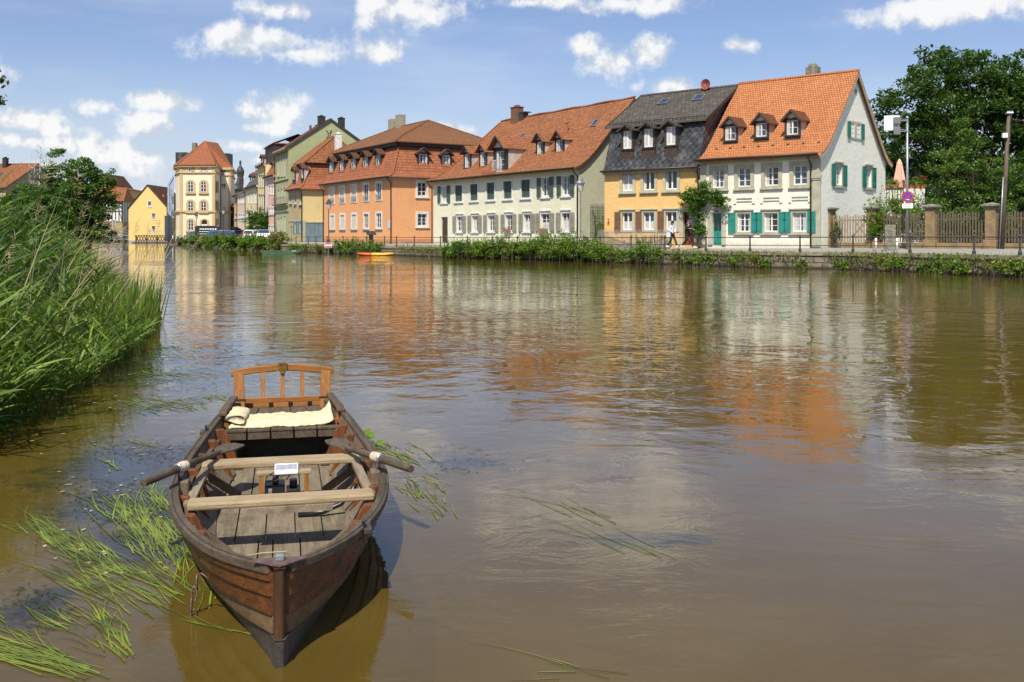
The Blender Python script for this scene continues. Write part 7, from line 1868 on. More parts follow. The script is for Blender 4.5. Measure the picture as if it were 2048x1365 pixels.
# ================================================================ fence, signs, lamps, boats, cars, people
M['fence_wood'] = woodmat('fence_wood', (.105,.08,.055), (.16,.125,.09), (.04,.03,.02), .85, 2, .5, .5)
M['gate_wood'] = woodmat('gate_wood', (.27,.20,.13), (.38,.30,.20), (.12,.08,.05), .85, 2, .5, .4)
M['sandstone'] = mat('pillar_sandstone', (.33,.22,.10), .9, var=(.17,.13,.08), vs=1.6, bump=.02, bs=7)
def fence():
    pts = [(1656,58.7),(1746,56.6),(1863,54.2),(1984,51.8),(2110,49.6),(2240,47.5)]; P = [at(a, b, 1.1) for a, b in pts]
    labs = ['sandstone gate pillar against the corner of the white house','sandstone gate pillar overgrown with ivy','sandstone fence pillar right of the no stopping sign','sandstone fence pillar beside the leaning pole','sandstone fence pillar outside right edge','sandstone fence pillar far right']
    for i, p in enumerate(P[:5]):
        a = (P[min(i+1,5)]-P[max(0,i-1)]).normalized(); r = empty('fence_pillar', labs[i], 'pillar', tuple(p), math.atan2(a.y,a.x), 'sandstone pillars of the garden fence'); w = .27 if i > 0 else .33
        q = MB(); q.box(-w,w,-w,w,.45,2.12); q.build('shaft', M['sandstone'], r, bevel=.03)
        q = MB(); q.box(-w-.07,w+.07,-w-.07,w+.07,-.3,.449); q.build('plinth', M['sandstone'], r, bevel=.03)
        q = MB(); q.box(-w-.06,w+.06,-w-.06,w+.06,2.121,2.2); q.box(-w-.14,w+.14,-w-.14,w+.14,2.201,2.28); q.add([(-w-.12,-w-.12,2.281),(w+.12,-w-.12,2.281),(w+.12,w+.12,2.281),(-w-.12,w+.12,2.281),(0,0,2.40)], [(0,1,4),(1,2,4),(2,3,4),(3,0,4)]); q.build('cap', M['chim_stone'], r)
    fl = ['old brown picket gate between the two sandstone gate pillars','dark picket fence panel behind the pole with the no stopping sign','dark picket fence panel in the middle of the garden fence','dark picket fence panel right of the leaning utility pole','picket fence panel beyond the edge']
    for i in range(4):
        a, b = P[i], P[i+1]; d = b-a; L = d.length-.6; r = empty('picket_gate' if i == 0 else 'picket_fence', fl[i], 'fence' if i else 'gate', tuple(a+d.normalized()*.3), math.atan2(d.y,d.x), None if i == 0 else 'picket panels of the garden fence')
        m = 'gate_wood' if i == 0 else 'fence_wood'; q = MB(); n = int(L/(.15 if i else .17))
        for k in range(n):
            x = L*(k+.5)/n; h = 1.93+.05*math.sin(k*1.7)-(.08 if i == 0 else 0)+random.uniform(-.02,.02); t = random.uniform(-.01,.01)
            q.add([(x-.04,0,.3),(x+.04,0,.3),(x+.04+t,0,h-.06),(x-.04+t,0,h-.06),(x+t,0,h),(x-.04,.03,.3),(x+.04,.03,.3),(x+.04+t,.03,h-.06),(x-.04+t,.03,h-.06),(x+t,.03,h)], [(0,1,2,4,3),(9-0,8,5,6,7)[0:0] or (5,8,9,7,6),(0,3,8,5),(1,6,7,2),(3,4,9,8),(4,2,7,9)])
        q.build('pickets', M[m], r)
        q = MB(); q.box(0,L,.032,.09,.55,.65); q.box(0,L,.032,.09,1.5,1.6)
        if i == 0: q.bar((L*.55,.06,.6),(L*.95,.06,1.55),.05,.09); q.bar((L*.95,.05,.6),(L*.6,.05,1.55),.05,.09)
        q.build('rails', M[m], r)
        q = MB(); q.box(-.05,L+.05,-.1,.2,-.3,.27); q.build('low_wall', M['sandstone'], r, bevel=.02)
    # ivy on pillar and over the gate
    for px, Z, x, w, h, lb in ((1752,56.3,0,1.0,2.3,'ivy climbing over the second gate pillar'),):
        shrub(lb, at(px, Z-.05, 1.1), w, h, .10, 'shrub', 44, 60, group=None, name='ivy')
    shrub('big ivy mound spilling over the fence right of the white gable', at(1790, 57.8, 1.1), 3.0, 3.3, .15, 'shrub', 80, 70, group=None, name='ivy')
    shrub('creeper clinging to the left half of the picket gate', at(1672, 58.0, 1.1), .7, 1.7, .08, 'mid', 20, 30, group=None, name='creeper')
    shrub('ivy beside the leaning utility pole', at(1998, 52.2, 1.1), .5, 2.1, .1, 'mid', 22, 34, group=None, name='creeper')
fence()

def text_obj(s, name, size, m, parent, T0, rot):
    cu = bpy.data.curves.new(name, 'FONT'); cu.body = s; cu.size = size; cu.align_x = 'CENTER'; cu.align_y = 'CENTER'; cu.extrude = .002
    cu.materials.append(m); o0 = bpy.data.objects.new(name+'_curve', cu); COL.objects.link(o0); bpy.context.view_layer.update()
    me = bpy.data.meshes.new_from_object(o0.evaluated_get(bpy.context.evaluated_depsgraph_get())); COL.objects.unlink(o0); bpy.data.objects.remove(o0)
    o = bpy.data.objects.new(name, me); COL.objects.link(o); o.parent = parent; o.location = T0; o.rotation_euler = rot; return o
def signs():
    red = mat('sign_red', (.55,.02,.03), .4); blue = mat('sign_blue', (.03,.07,.35), .4); wh = M['white_plastic']; ink = mat('sign_ink', (.03,.03,.03), .5)
    Z = 53.4; p = at(1814.5, Z, 1.07); r = empty('sign_pole', 'tall galvanised pole with a round no stopping sign and grey boxes on top', 'sign pole', tuple(p), R(-12)); pz = lambda py: (YH-py)*Z/FPX+EYE-1.07
    q = MB(); q.tube([(0,0,-.1),(0,0,pz(238))], .062, 10); q.lathe((0,0,pz(238)), [(.09,0),(.09,.06),(.03,.16)], 8); q.build('pole', M['metal_grey'], r, smooth=True)
    zc = pz(394); rr = .30
    def disc(rad, y0, y1, m, name, par): 
        q = MB(); k = 28; vs = [(rad*math.cos(2*math.pi*i/k), y0, zc+rad*math.sin(2*math.pi*i/k)) for i in range(k)]+[(rad*math.cos(2*math.pi*i/k), y1, zc+rad*math.sin(2*math.pi*i/k)) for i in range(k)]
        q.add(vs, [tuple(range(k)), tuple(range(2*k-1,k-1,-1))]+[(i,(i+1)%k,k+(i+1)%k,k+i) for i in range(k)]); return q.build(name, m, par)
    s = disc(rr, -.11, -.095, red, 'no_stopping_sign', r); disc(rr*.80, -.114, -.1105, blue, 'blue_field', s)
    q = MB()
    for sg in (-1, 1): q.bar((-.19*sg, -.117-.001*sg, zc-.19), (.19*sg, -.117-.001*sg, zc+.19), .004, .055, up=(0,1,0)) if False else q.obox((0, -.118-.0015*sg, zc), (.25, .0012, .026), Matrix.Rotation(sg*R(45), 3, 'Y'))
    q.build('red_cross', red, s); q = MB(); q.add([(-.09,-.1215,zc-.175),(.03,-.1215,zc-.175),(.03,-.1215,zc-.2),(.1,-.1215,zc-.16),(.03,-.1215,zc-.12),(.03,-.1215,zc-.145),(-.09,-.1215,zc-.145)], [tuple(range(7))]); q.build('white_arrow', wh, s)
    q = MB(); q.box(-.27,.27,-.105,-.09,zc-.62,zc-.36); pl = q.build('supplementary_plate', wh, r)
    text_obj('Feuerwehr-', 'plate_text', .085, ink, pl, (0,-.108,zc-.43), (R(90),0,0)); text_obj('anfahrtszone', 'plate_text', .085, ink, pl, (0,-.108,zc-.54), (R(90),0,0))
    q = MB(); q.box(-1.18,-.38,.0,.04,pz(261),pz(231)); q.build('flat_antenna', M['white_plastic'], r, bevel=.02)
    for y0, y1 in ((249,235),(270,256)):
        q = MB(); q.box(-.72,-.38,-.3,-.03,pz(y0),pz(y1)); b = q.build('radio_box', mat('box_grey', (.17,.17,.18), .5), r, bevel=.02)
        q = MB(); zz = pz((y0+y1)/2); q.bar((-.38,-.1,zz), (0,-.06,zz), .05, .05); q.bar((-.38,-.1,zz+.1), (-.05,-.06,zz+.06), .03, .03); q.build('bracket', M['metal_grey'], b)
    # leaning utility pole
    Z = 51.2; p = at(2003, Z, 1.07); r = empty('utility_pole', 'leaning dark wooden utility pole with a conduit at the right edge', 'pole', tuple(p)); t = at(2018, Z, (YH-222)*Z/FPX+EYE)-p
    q = MB(); q.tube([Vector((0,0,-.3)), t], [.12,.085], 10); q.build('shaft', M['fence_wood'], r, smooth=True)
    q = MB(); q.tube([Vector((-.16,-.1,0)), t*.52+Vector((-.16,-.1,0))], .035, 8); q.build('conduit', M['metal_grey'], r, smooth=True)
    q = MB(); c = t*.82; q.obox(c+Vector((-.2,-.1,0)), (.12,.08,.12)); q.obox(t*.985+Vector((0,-.1,0)), (.16,.06,.04)); q.build('junction_box', M['white_plastic'], r, bevel=.01)
    q = MB(); q.tube([t*.93+Vector((0,0,.1)), t*.93+Vector((.9,0,-.05))], .03, 6); q.tube([t*.97, t*.85+Vector((.1,-.12,0)), t*.7+Vector((.0,-.14,0))], .012, 4); q.build('bracket_arm', M['metal_dark'], r)
    # marker stone and bollards
    p = at(1780, 52.6, 1.05); r = empty('stone_marker', 'rectangular grey stone block with carved lettering before the picket fence', 'stone', tuple(p), R(-15))
    q = MB(); q.box(-.27,.27,-.16,.16,-.1,1.28); s = q.build('block', M['chim_stone'], r, bevel=.03); q = MB()
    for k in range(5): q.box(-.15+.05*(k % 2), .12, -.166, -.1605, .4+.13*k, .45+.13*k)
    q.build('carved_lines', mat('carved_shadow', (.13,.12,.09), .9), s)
    for px, lb in ((1752,'white plastic bollard left of the stone marker'),(1794,'white plastic bollard right of the stone marker')):
        r = empty('bollard', lb, 'bollard', tuple(at(px, 52.3, 1.03)), 0, 'white bollards by the stone marker'); q = MB(); q.tube([(0,0,-.05),(0,0,.62)], .055, 10); q.build('post', wh, r, smooth=True); q = MB(); q.tube([(0,0,.6),(0,0,.68)], .057, 10); q.tube([(0,0,.4),(0,0,.45)], .057, 10); q.build('red_band', red, r)
    # info stand
    r = empty('information_stand', 'dark slanted information stand at the railing before the apricot house', 'information stand', tuple(at(742, 93.5, .85)), R(20)); q = MB(); q.box(-.2,.2,-.08,.08,0,.95); q.build('foot', M['metal_dark'], r); q = MB(); q.add([(-.45,-.3,.95),(.45,-.3,.95),(.45,.3,1.28),(-.45,.3,1.28),(-.45,-.3,1.0),(.45,-.3,1.0),(.45,.3,1.33),(-.45,.3,1.33)], [(0,1,2,3),(7,6,5,4),(0,1,5,4),(1,2,6,5),(2,3,7,6),(3,0,4,7)]); q.build('panel', M['metal_dark'], r)
    # waterway sign
    Z = 96; r = empty('waterway_sign', 'rectangular red and white striped waterway sign standing at the water edge', 'sign', tuple(at(656.5, Z, 0))); z0, z1 = (YH-496)*Z/FPX+EYE, (YH-486)*Z/FPX+EYE; w = 7.4*Z/FPX; h = z1-z0
    q = MB(); q.box(-w,w,0,.03,z0,z1); b = q.build('board', wh, r); q = MB(); q.box(-w+.03,w-.03,-.008,-.001,z1-h*.33,z1-.03); q.build('red_stripe', red, b); q = MB(); q.box(-w+.03,w-.03,-.008,-.001,z0+.03,z0+h*.33); q.build('red_stripe', red, b)
    q = MB(); q.tube([(0,.06,-.9),(0,.06,z1-.05)], .04, 6); q.build('post', M['metal_grey'], r)
    # mooring stakes
    for px, h, lb in ((611,1.0,'thin rusty mooring stake right of the green punt'),(632,.75,'short leaning stake in the water left of the striped sign')):
        r = MB(); p = at(px, 96.5, 0); r.tube([p-Vector((0,0,.9)), p+Vector((.06,0,h))], .06, 6); tag(r.build('mooring_stake', M['brown_wood']), lb, 'stake', 'mooring stakes')
    # ladder
    Z = 86.6; r = empty('quay_ladder', 'steel ladder on the quay wall right of the kayak', 'ladder', tuple(at(803, Z, 0)), R(-40))
    for x in (-.22,.22): q = MB(); q.tube([(x,0,-.5),(x,0,1.15),(x,.25,1.3),(x,.5,1.15),(x,.5,.8)], .028, 6); q.build('stile', M['metal_grey'], r, smooth=True)
    q = MB()
    for k in range(4): q.tube([(-.22,0,.1+.28*k),(.22,0,.1+.28*k)], .02, 5)
    q.build('rungs', M['metal_grey'], r)
signs()

def lamps():
    gm = mat('lantern_glass', (.62,.63,.60), .3); base = [((1161,69.5,.95),354,'old style street lamp before the long green house','metal_grey'), ((657.5,98.5,.85),398,'street lamp before the apricot house','metal_dark')]
    base += [((447,131,.95),413,'tallest of the three far street lamps, right of the cream building','metal_dark'), ((393,166,.95),426,'middle one of the three far street lamps, before the arched doorway','metal_dark'), ((373.5,196,.95),434,'smallest and leftmost of the three far street lamps','metal_dark')]
    for (px, Z, z), top, lb, m in base:
        H = (YH-top)*Z/FPX+EYE-z; r = empty('street_lamp', lb, 'street lamp', (at(px, Z, z)), 0, 'old style street lamps along the river'); k = 1.0
        q = MB(); q.lathe((0,0,0), [(.11,-.1),(.11,.5),(.07,.6),(.05,.7),(.04,H-1.15),(.06,H-1.12),(.03,H-1.05)], 10); q.build('post', M[m], r)
        q = MB(); 
        for a in (0, 2.09, 4.19): q.tube([(0,0,H-1.1),(.2*math.cos(a),.2*math.sin(a),H-1.0),(.24*math.cos(a),.24*math.sin(a),H-.78)], .014, 5)
        q.build('cradle', M[m], r, smooth=True)
        q = MB(); q.lathe((0,0,H-.98), [(.13,0),(.27,.5)], 8); q.build('glass', gm, r)
        q = MB(); q.lathe((0,0,H-.475), [(.33,0),(.33,.03),(.2,.2),(.17,.22),(.17,.28),(.08,.38),(.03,.40),(.03,.48)], 8); q.build('hood', M[m], r)
lamps()

def small_boats():
    gb = mat('punt_green', (.05,.12,.06), .5, var=(.09,.17,.09), vs=2, coord='Object')
    p = at(567, 95.5, 0); r = empty('punt', 'low dark green flat bottomed punt moored before the bank bushes', 'boat', tuple(p), R(4)); mb = MB(); n = 14; rows = []
    for i in range(n+1):
        t = i/n; x = -1.95+3.85*t; w = .5*(1-.15*(1-t)**2)*(1-.55*max(0,t-.65)**1.3/.35); zb = -.12+.42*max(0,(t-.62)/.38)**1.6+.06*max(0,.15-t)/.15; zt = .30+.26*max(0,(t-.45)/.55)**1.6+.03*(1-t)
        rows.append([(x,-w,zt),(x,-w*.82,zb),(x,w*.82,zb),(x,w,zt),(x,w-.04,zt),(x,w*.78,zb+.04),(x,-w*.78,zb+.04),(x,-w+.04,zt)])
    vs = [q for rr in rows for q in rr]; mb.add(vs, [(i*8+j, i*8+(j+1) % 8, i*8+8+(j+1) % 8, i*8+8+j) for i in range(n) for j in range(8)]+[tuple(range(8)), tuple(n*8+j for j in range(8))]); mb.build('hull', gb, r)
    q = MB(); 
    for x in (-.9,.3): q.box(x-.12,x+.12,-.43,.43,.22,.25)
    q.build('thwart', gb, r); q = MB()
    for k in range(6): q.box(.85+.07*k,.9+.07*k,-.475,-.468,.24,.31)
    # registration marks too small to read are kept as small pale strokes
    q.build('registration_marks', M['white_paint'], r)
    r = empty('kayak', 'slim kayak, orange red and yellow, afloat at the foot of the quay wall', 'kayak', tuple(at(752, 86.8, 0)), R(-4)); 
    def half(x0, x1, m, name):
        mb = MB(); rows = []; n = 9; k = 10
        for i in range(n+1):
            x = x0+(x1-x0)*i/n; t = abs(x)/1.66; w = .33*math.sqrt(max(.004, 1-t**2.6)); h = .17*math.sqrt(max(.006,1-t**3)); c = .10+.10*t**3
            rows += [(x, w*math.cos(2*math.pi*j/k), c+h*math.sin(2*math.pi*j/k)) for j in range(k)]
        mb.add(rows, [(i*k+j, i*k+(j+1) % k, i*k+k+(j+1) % k, i*k+k+j) for i in range(n) for j in range(k)]+[tuple(range(k)), tuple(n*k+j for j in range(k))]); return mb.build(name, m, r, smooth=True)
    half(-1.64,-.42, mat('kayak_orange', (.62,.10,.02), .35), 'bow_section'); half(-.41,1.64, mat('kayak_yellow', (.78,.36,.01), .35), 'stern_section')
    q = MB(); q.tube([(.35,-.1,.26),(.32,0,.38),(.35,.1,.26)], .03, 6); q.obox((.5,0,.265), (.25,.14,.03)); q.build('cockpit_seat', M['metal_dark'], r, bevel=.01)
small_boats()

def car(px, Z, color, label, rz, van=False, hatch=False, z=1.0, name='parked_car', wr=False):
    r = empty(name, label, 'van' if van else 'car', tuple(at(px, Z, z)), rz, 'vehicles parked above the bank'); pm = mat('car_paint', color, .3, spec=.6); W = .86 if not van else .98
    if van: prof = [(-2.3,.35),(-2.35,2.2),(-2.2,2.35),(1.2,2.35),(1.75,1.45),(2.35,1.15),(2.4,.35)]; gh = None
    else: prof = [(-2.0,.3),(-2.08,.85),(-1.98,1.0),(1.1,1.02),(1.95,.82),(2.05,.3)]
    T = lambda u, n, zz: (u, n, zz); q = MB(); q.prism(prof, T, -W, W); q.build('body', pm, r, bevel=.07, seg=2)
    if not van:
        cab = [(-1.98,1.0),(-1.75,1.44),(-1.5,1.52),(.05,1.52),(.95,1.02)]; q = MB(); k = len(cab)
        ws = [W-.03,W-.14,W-.18,W-.18,W-.03]; vs = [(u,-w,zz) for (u,zz), w in zip(cab, ws)]+[(u,w,zz) for (u,zz), w in zip(cab, ws)]
        q.add(vs, [tuple(range(k)), tuple(range(2*k-1,k-1,-1))]+[(i,(i+1)%k,k+(i+1)%k,k+i) for i in range(k)]); q.build('cabin', pm, r, bevel=.04)
        g = MB(); g.add([(.90,-W+.1,1.06),(.90,W-.1,1.06),(.16,W-.22,1.48),(.16,-W+.22,1.48)], [(0,1,2,3)]); gl = g.build('windscreen', M['glass_blue'], r); gl.location = (.03,0,.02)
        g = MB(); g.add([(-1.99,-W+.12,1.05),(-1.99,W-.12,1.05),(-1.79,W-.22,1.42),(-1.79,-W+.22,1.42)], [(0,1,2,3)]); g.build('rear_window', M['glass_blue'], r).location = (-.015,0,0)
        for s in (-1,1): g = MB(); g.add([(-1.7,s*(W-.01),1.06),(.7,s*(W-.01),1.06),(.1,s*(W-.145),1.45),(-1.5,s*(W-.145),1.45)], [(0,1,2,3)]); g.build('side_window', M['glass_blue'], r)
        if hatch: g = MB(); g.add([(-1.75,-W+.1,1.5),(-1.75,W-.1,1.5),(-2.7,W-.1,1.95),(-2.7,-W+.1,1.95),(-1.75,-W+.1,1.56),(-1.75,W-.1,1.56),(-2.7,W-.1,2.03),(-2.7,-W+.1,2.03)], [(0,1,2,3),(7,6,5,4),(0,1,5,4),(1,2,6,5),(2,3,7,6),(3,0,4,7)]); g.build('open_tailgate', pm, r)
    else:
        g = MB(); g.add([(1.22,-W+.1,2.2),(1.22,W-.1,2.2),(1.76,W-.1,1.5),(1.76,-W+.1,1.5)], [(0,1,2,3)]); g.build('windscreen', M['glass_blue'], r).location = (.05,0,.03)
        g = MB()
        for k in range(7): g.box(-1.6+.42*k,-1.3+.42*k,-W-.012,-W-.002,1.75,1.95)
        g.box(-1.7,1.1,-W-.012,-W-.002,1.38,1.46); g.box(-1.7,.8,-W-.012,-W-.002,1.0,1.06); g.build('side_lettering', M['white_plastic'], r)
    for s in (-1,1):
        q = MB(); q.box(2.0 if not van else 2.35,2.07 if not van else 2.42,s*W*.8-.16,s*W*.8+.16,.6,.76); q.build('headlight', M['white_plastic'], r); q = MB(); q.box(-2.11 if not van else -2.37,-2.03,s*W*.86-.09,s*W*.86+.09,.75,1.1); q.build('tail_light', mat('tail_red', (.5,.01,.01), .3), r)
        for x in (-1.3,1.3):
            q = MB(); q.tube([(x,s*(W-.18),.31),(x,s*(W+.01),.31)], .31, 14); w = q.build('wheel', M['rubber'], r); q = MB(); q.tube([(x,s*(W+.012),.31),(x,s*(W+.02),.31)], .18, 10); q.build('rim', M['metal_grey'], w)
car(528,132,(.75,.78,.80),'white car facing the river at the right end of the parked cars', R(-80))
car(512,141,(.72,.74,.76),'white estate car with red tail lights beside the other white car', R(70))
car(494,150,(.03,.035,.04),'dark estate car with its tailgate raised', R(60), hatch=True)
car(462,150,(.035,.06,.15),'dark blue car left of the far lamp post', R(10)); car(441,160,(.05,.10,.22),'mid blue car parked beside the dark van', R(15))
car(421,172,(.02,.022,.025),'black van with white lettering before the arched door', R(5), van=True, name='delivery_van'); car(399,178,(.12,.14,.17),'grey car at the left end of the parked cars', R(12)); car(478,158,(.10,.12,.4),'violet blue car half hidden behind the bushes', R(25))

def terrace():
    Z = 70; r = empty('roof_terrace', 'white walled roof terrace behind the gable with a black railing', 'terrace', tuple(at(1768, Z, 1.1))); X = lambda px: (px-1768)*Z/FPX; z = lambda py: (YH-py)*Z/FPX+EYE-1.1
    q = MB(); q.box(-2,X(1850),0,5,-.2,z(378)); q.build('wall', plaster('terrace_white', (.78,.77,.72), .85), r)
    q = MB(); n = 12
    for i in range(n+1): x = -1+(X(1806)+1)*i/n; q.bar((x,-.06,z(402)),(x,-.06,z(377)),.035)
    for y in (377,401): q.bar((-1,-.06,z(y)),(X(1806),-.06,z(y)),.045)
    q.build('railing', M['metal_dark'], r)
    zt = z(378)+1.1
    names = ['lavender','red geranium','red and blue flower','sage green cushion plant','tall mixed flower']
    for i, (px, c, w, h) in enumerate(((1775,'shrub',.7,.6),(1790,'shrub',.6,.4),(1811,'shrub2',.6,.4),(1823,'mid',.55,.35),(1835,'shrub',1.1,.85),(1846,'mid',.9,.6))):
        rr = empty('flower_pot', ['terracotta pot of lavender on the terrace against the gable','terracotta pot of red geraniums left of the parasol','terracotta pot right of the parasol foot','terracotta pot with a pale cushion plant','large terracotta pot of mixed flowers on the terrace','last terracotta pot at the right end of the terrace'][i], 'flower pot', tuple(at(px, Z+.45, zt)), 0, 'flower pots on the terrace')
        q = MB(); q.lathe((0,0,0), [(.12,0),(.17,.26),(.19,.27),(.19,.31)], 10); q.build('pot', M['terracotta'], rr)
        P, _ = crown_points([(0,0,.3+h*.45,w*.45,.3,h*.45)], 10, 30, .16); leaves(P, .09, 'plant', LEAF[c], rr)
        fm = [mat('lavender', (.20,.08,.30), .7), mat('geranium_red', (.65,.03,.06), .6)][i % 2 if i < 5 else 1]; P = [(random.gauss(0,w*.25), random.gauss(-.1,.12), .35+h*random.uniform(.5,1.0)) for _ in range(36)]; leaves(P, .07, 'blossoms', fm, rr)
    zb = zt; r = empty('parasol', 'closed salmon pink parasol on the terrace right of the gable', 'parasol', tuple(at(1799, Z+.8, zb))); H = (YH-318)*(Z+.8)/FPX+EYE-zb
    q = MB(); q.tube([(0,0,0),(0,0,H)], .025, 6); q.build('pole', M['metal_grey'], r); k = 16; mb = MB(); prof = [(.44,.12),(.36,.6),(.27,1.1),(.19,H-.42),(.20,H-.40),(.10,H-.12),(.03,H-.02)]
    vs = []
    for (rd, zz) in prof: vs += [((rd*(1+.22*(-1)**j*min(1,(H-zz))))*math.cos(2*math.pi*j/k), (rd*(1+.22*(-1)**j*min(1,(H-zz))))*math.sin(2*math.pi*j/k), zz) for j in range(k)]
    mb.add(vs, [(i*k+j, i*k+(j+1) % k, i*k+k+(j+1) % k, i*k+k+j) for i in range(len(prof)-1) for j in range(k)]); mb.build('canopy', mat('salmon_cloth', (.78,.45,.34), .85), r); q = MB(); q.lathe((0,0,H), [(.03,0),(.04,.06),(.0,.1)], 8); q.build('finial', M['red_dish'], r)
terrace()

def front_gardens():
    # climbing plant between the yellow and the white house
    b = at(1392, 62.9, 1.15); r = empty('climbing_plant', 'leafy climbing plant with a twisted trunk between the two front doors', 'climber', tuple(b), HW.root.rotation_euler.z)
    loc = lambda px, py: ((px-1392)*63/FPX*1.25, (YH-py)*62.5/FPX+EYE-1.15)
    ells = []
    for px, py, w, h in ((1386,395,.8,.8),(1405,385,.8,.7),(1398,400,.9,.6),(1428,398,.9,.55),(1446,402,.75,.5),(1376,398,.5,.45),(1396,420,.55,.6),(1397,440,.5,.5),(1400,456,.45,.5),(1412,378,.35,.4)):
        u, z = loc(px, py); ells.append((u, -.25, z, w, .32, h))
    P, C = crown_points(ells, 120, 60, .28, .4); leaves(P, .13, 'foliage', LEAF['mid'], r, up=.2)
    t = MB()
    for k in range(7):
        x = -.15+.09*k; pts = [(x,-.2,-.1)]+[(x*.6+.12*math.sin(zz*3+k), -.15-.06*math.cos(zz*4+k), zz) for zz in (.3,.7,1.1,1.5,1.9,2.3)]; t.tube(pts, [.045,.04,.035,.03,.03,.025,.02], 5)
    t.build('trunk', M['gate_wood'], r, smooth=True)
    # iron garden fence in front of the yellow house
    a, b2 = at(1196, 68.2, 1.08), at(1338, 63.4, 1.08); d = b2-a; r = empty('garden_fence', 'thin pale iron garden fence before the yellow house', 'fence', tuple(a), math.atan2(d.y, d.x)); L = d.length; q = MB(); n = 56
    for i in range(n): x = L*i/(n-1); q.bar((x,0,.12),(x,0,1.05+.05*(i % 2)),.022)
    q.build('bars', mat('fence_pale_iron', (.42,.37,.33), .6), r); q = MB()
    for z in (.2,.9): q.bar((0,.02,z),(L,.02,z),.03)
    q.build('rails', M['metal_grey'], r); q = MB(); q.box(0,L,-.08,.1,-.3,.1); q.build('base_wall', M['chim_stone'], r)
    # roses
    rm = mat('rose_pink', (.80,.05,.16), .6)
    for i, (px, Z, h) in enumerate(((1213,68.6,1.5),(1226,68,1.75),(1240,67.5,1.35))):
        p = at(px, Z, 1.08); r = empty('rose_bush', ['left pink rose bush behind the iron fence','taller pink rose bush behind the iron fence','right pink rose bush behind the iron fence'][i], 'rose bush', tuple(p), 0, 'pink rose bushes')
        P, C = crown_points([(0,0,h*.5,.5,.3,h*.5)], 14, 30, .2); leaves(P, .09, 'foliage', LEAF['shrub'], r); t = MB(); t.tube([(0,0,-.1),(0,0,h*.6)], .02, 5); t.build('stem', M['bark'], r)
        P = []
        for k in range(7):
            c = (random.uniform(-.4,.4), random.uniform(-.35,-.1), h*random.uniform(.45,1.05)); P += [(c[0]+random.gauss(0,.04), c[1]+random.gauss(0,.04), c[2]+random.gauss(0,.04)) for _ in range(14)]
        leaves(P, .09, 'blossoms', rm, r)
    for i in range(7):
        px = 1254+i*13; shrub('%s garden perennial behind the thin iron fence' % ['first','pale','grassy','loose','yellowish','tall','last'][i], at(px, 67-.032*(px-1254)*1.0, 1.08), .8, .75, .07, ['shrub','shrub2'][i % 2], 10, 26, group='perennials in the narrow front garden', name='garden_plant')
    # trellis with clematis on the green gable
    c = HG.T['right']; r = HG.root; q = MB(); 
    u0, _ = HG.hit('right', 1180, 440); u1, _ = HG.hit('right', 1208, 440)
    for k in range(9): q.box(u0+(u1-u0)*k/8-.012, u0+(u1-u0)*k/8+.012, .03, .05, .6, 3.0, c)
    for k in range(12): q.box(u0, u1, .051, .065, .6+.2*k, .62+.2*k, c)
    q.build('trellis', M['metal_grey'], r)
    p = at(1200, 72.2, 1.08); shrub('clematis climbing the trellis on the pale green gable', p, 1.0, 2.6, .09, 'shrub', 34, 30, group=None, name='climbing_plant')
    # trees in front of the yellow terraced row
    for px, Z, w, h, lb in ((511,143,2.6,4.2,'small round street tree before the light yellow house'),(527,139,1.8,3.6,'slim street tree before the cream yellow house')):
        shrub(lb, at(px, Z, .95), w, h, .28, 'mid', 44, 60, group=None, name='street_tree', z0=.6)['category'] = 'tree'
    # distant crane jib
    r = empty('crane', 'distant construction crane jib just above the roofs', 'crane', tuple(at(960, 420, 1))); z = lambda py: (YH-py)*420/FPX+EYE-1; q = MB(); x0, x1 = (897-960)*420/FPX, (941-960)*420/FPX
    q.bar((x0,0,z(272)),(x1,0,z(270)),.5,.5); q.bar((x0,0,z(272)),(x0+5,0,z(266)),.2,.2); q.build('jib', mat('crane_yellow', (.7,.4,.2), .5), r); q = MB(); q.box(x0-.7,x0+.7,-.7,.7,0,z(272)); q.build('mast', mat('crane_mast', (.6,.4,.2), .5), r)
front_gardens()

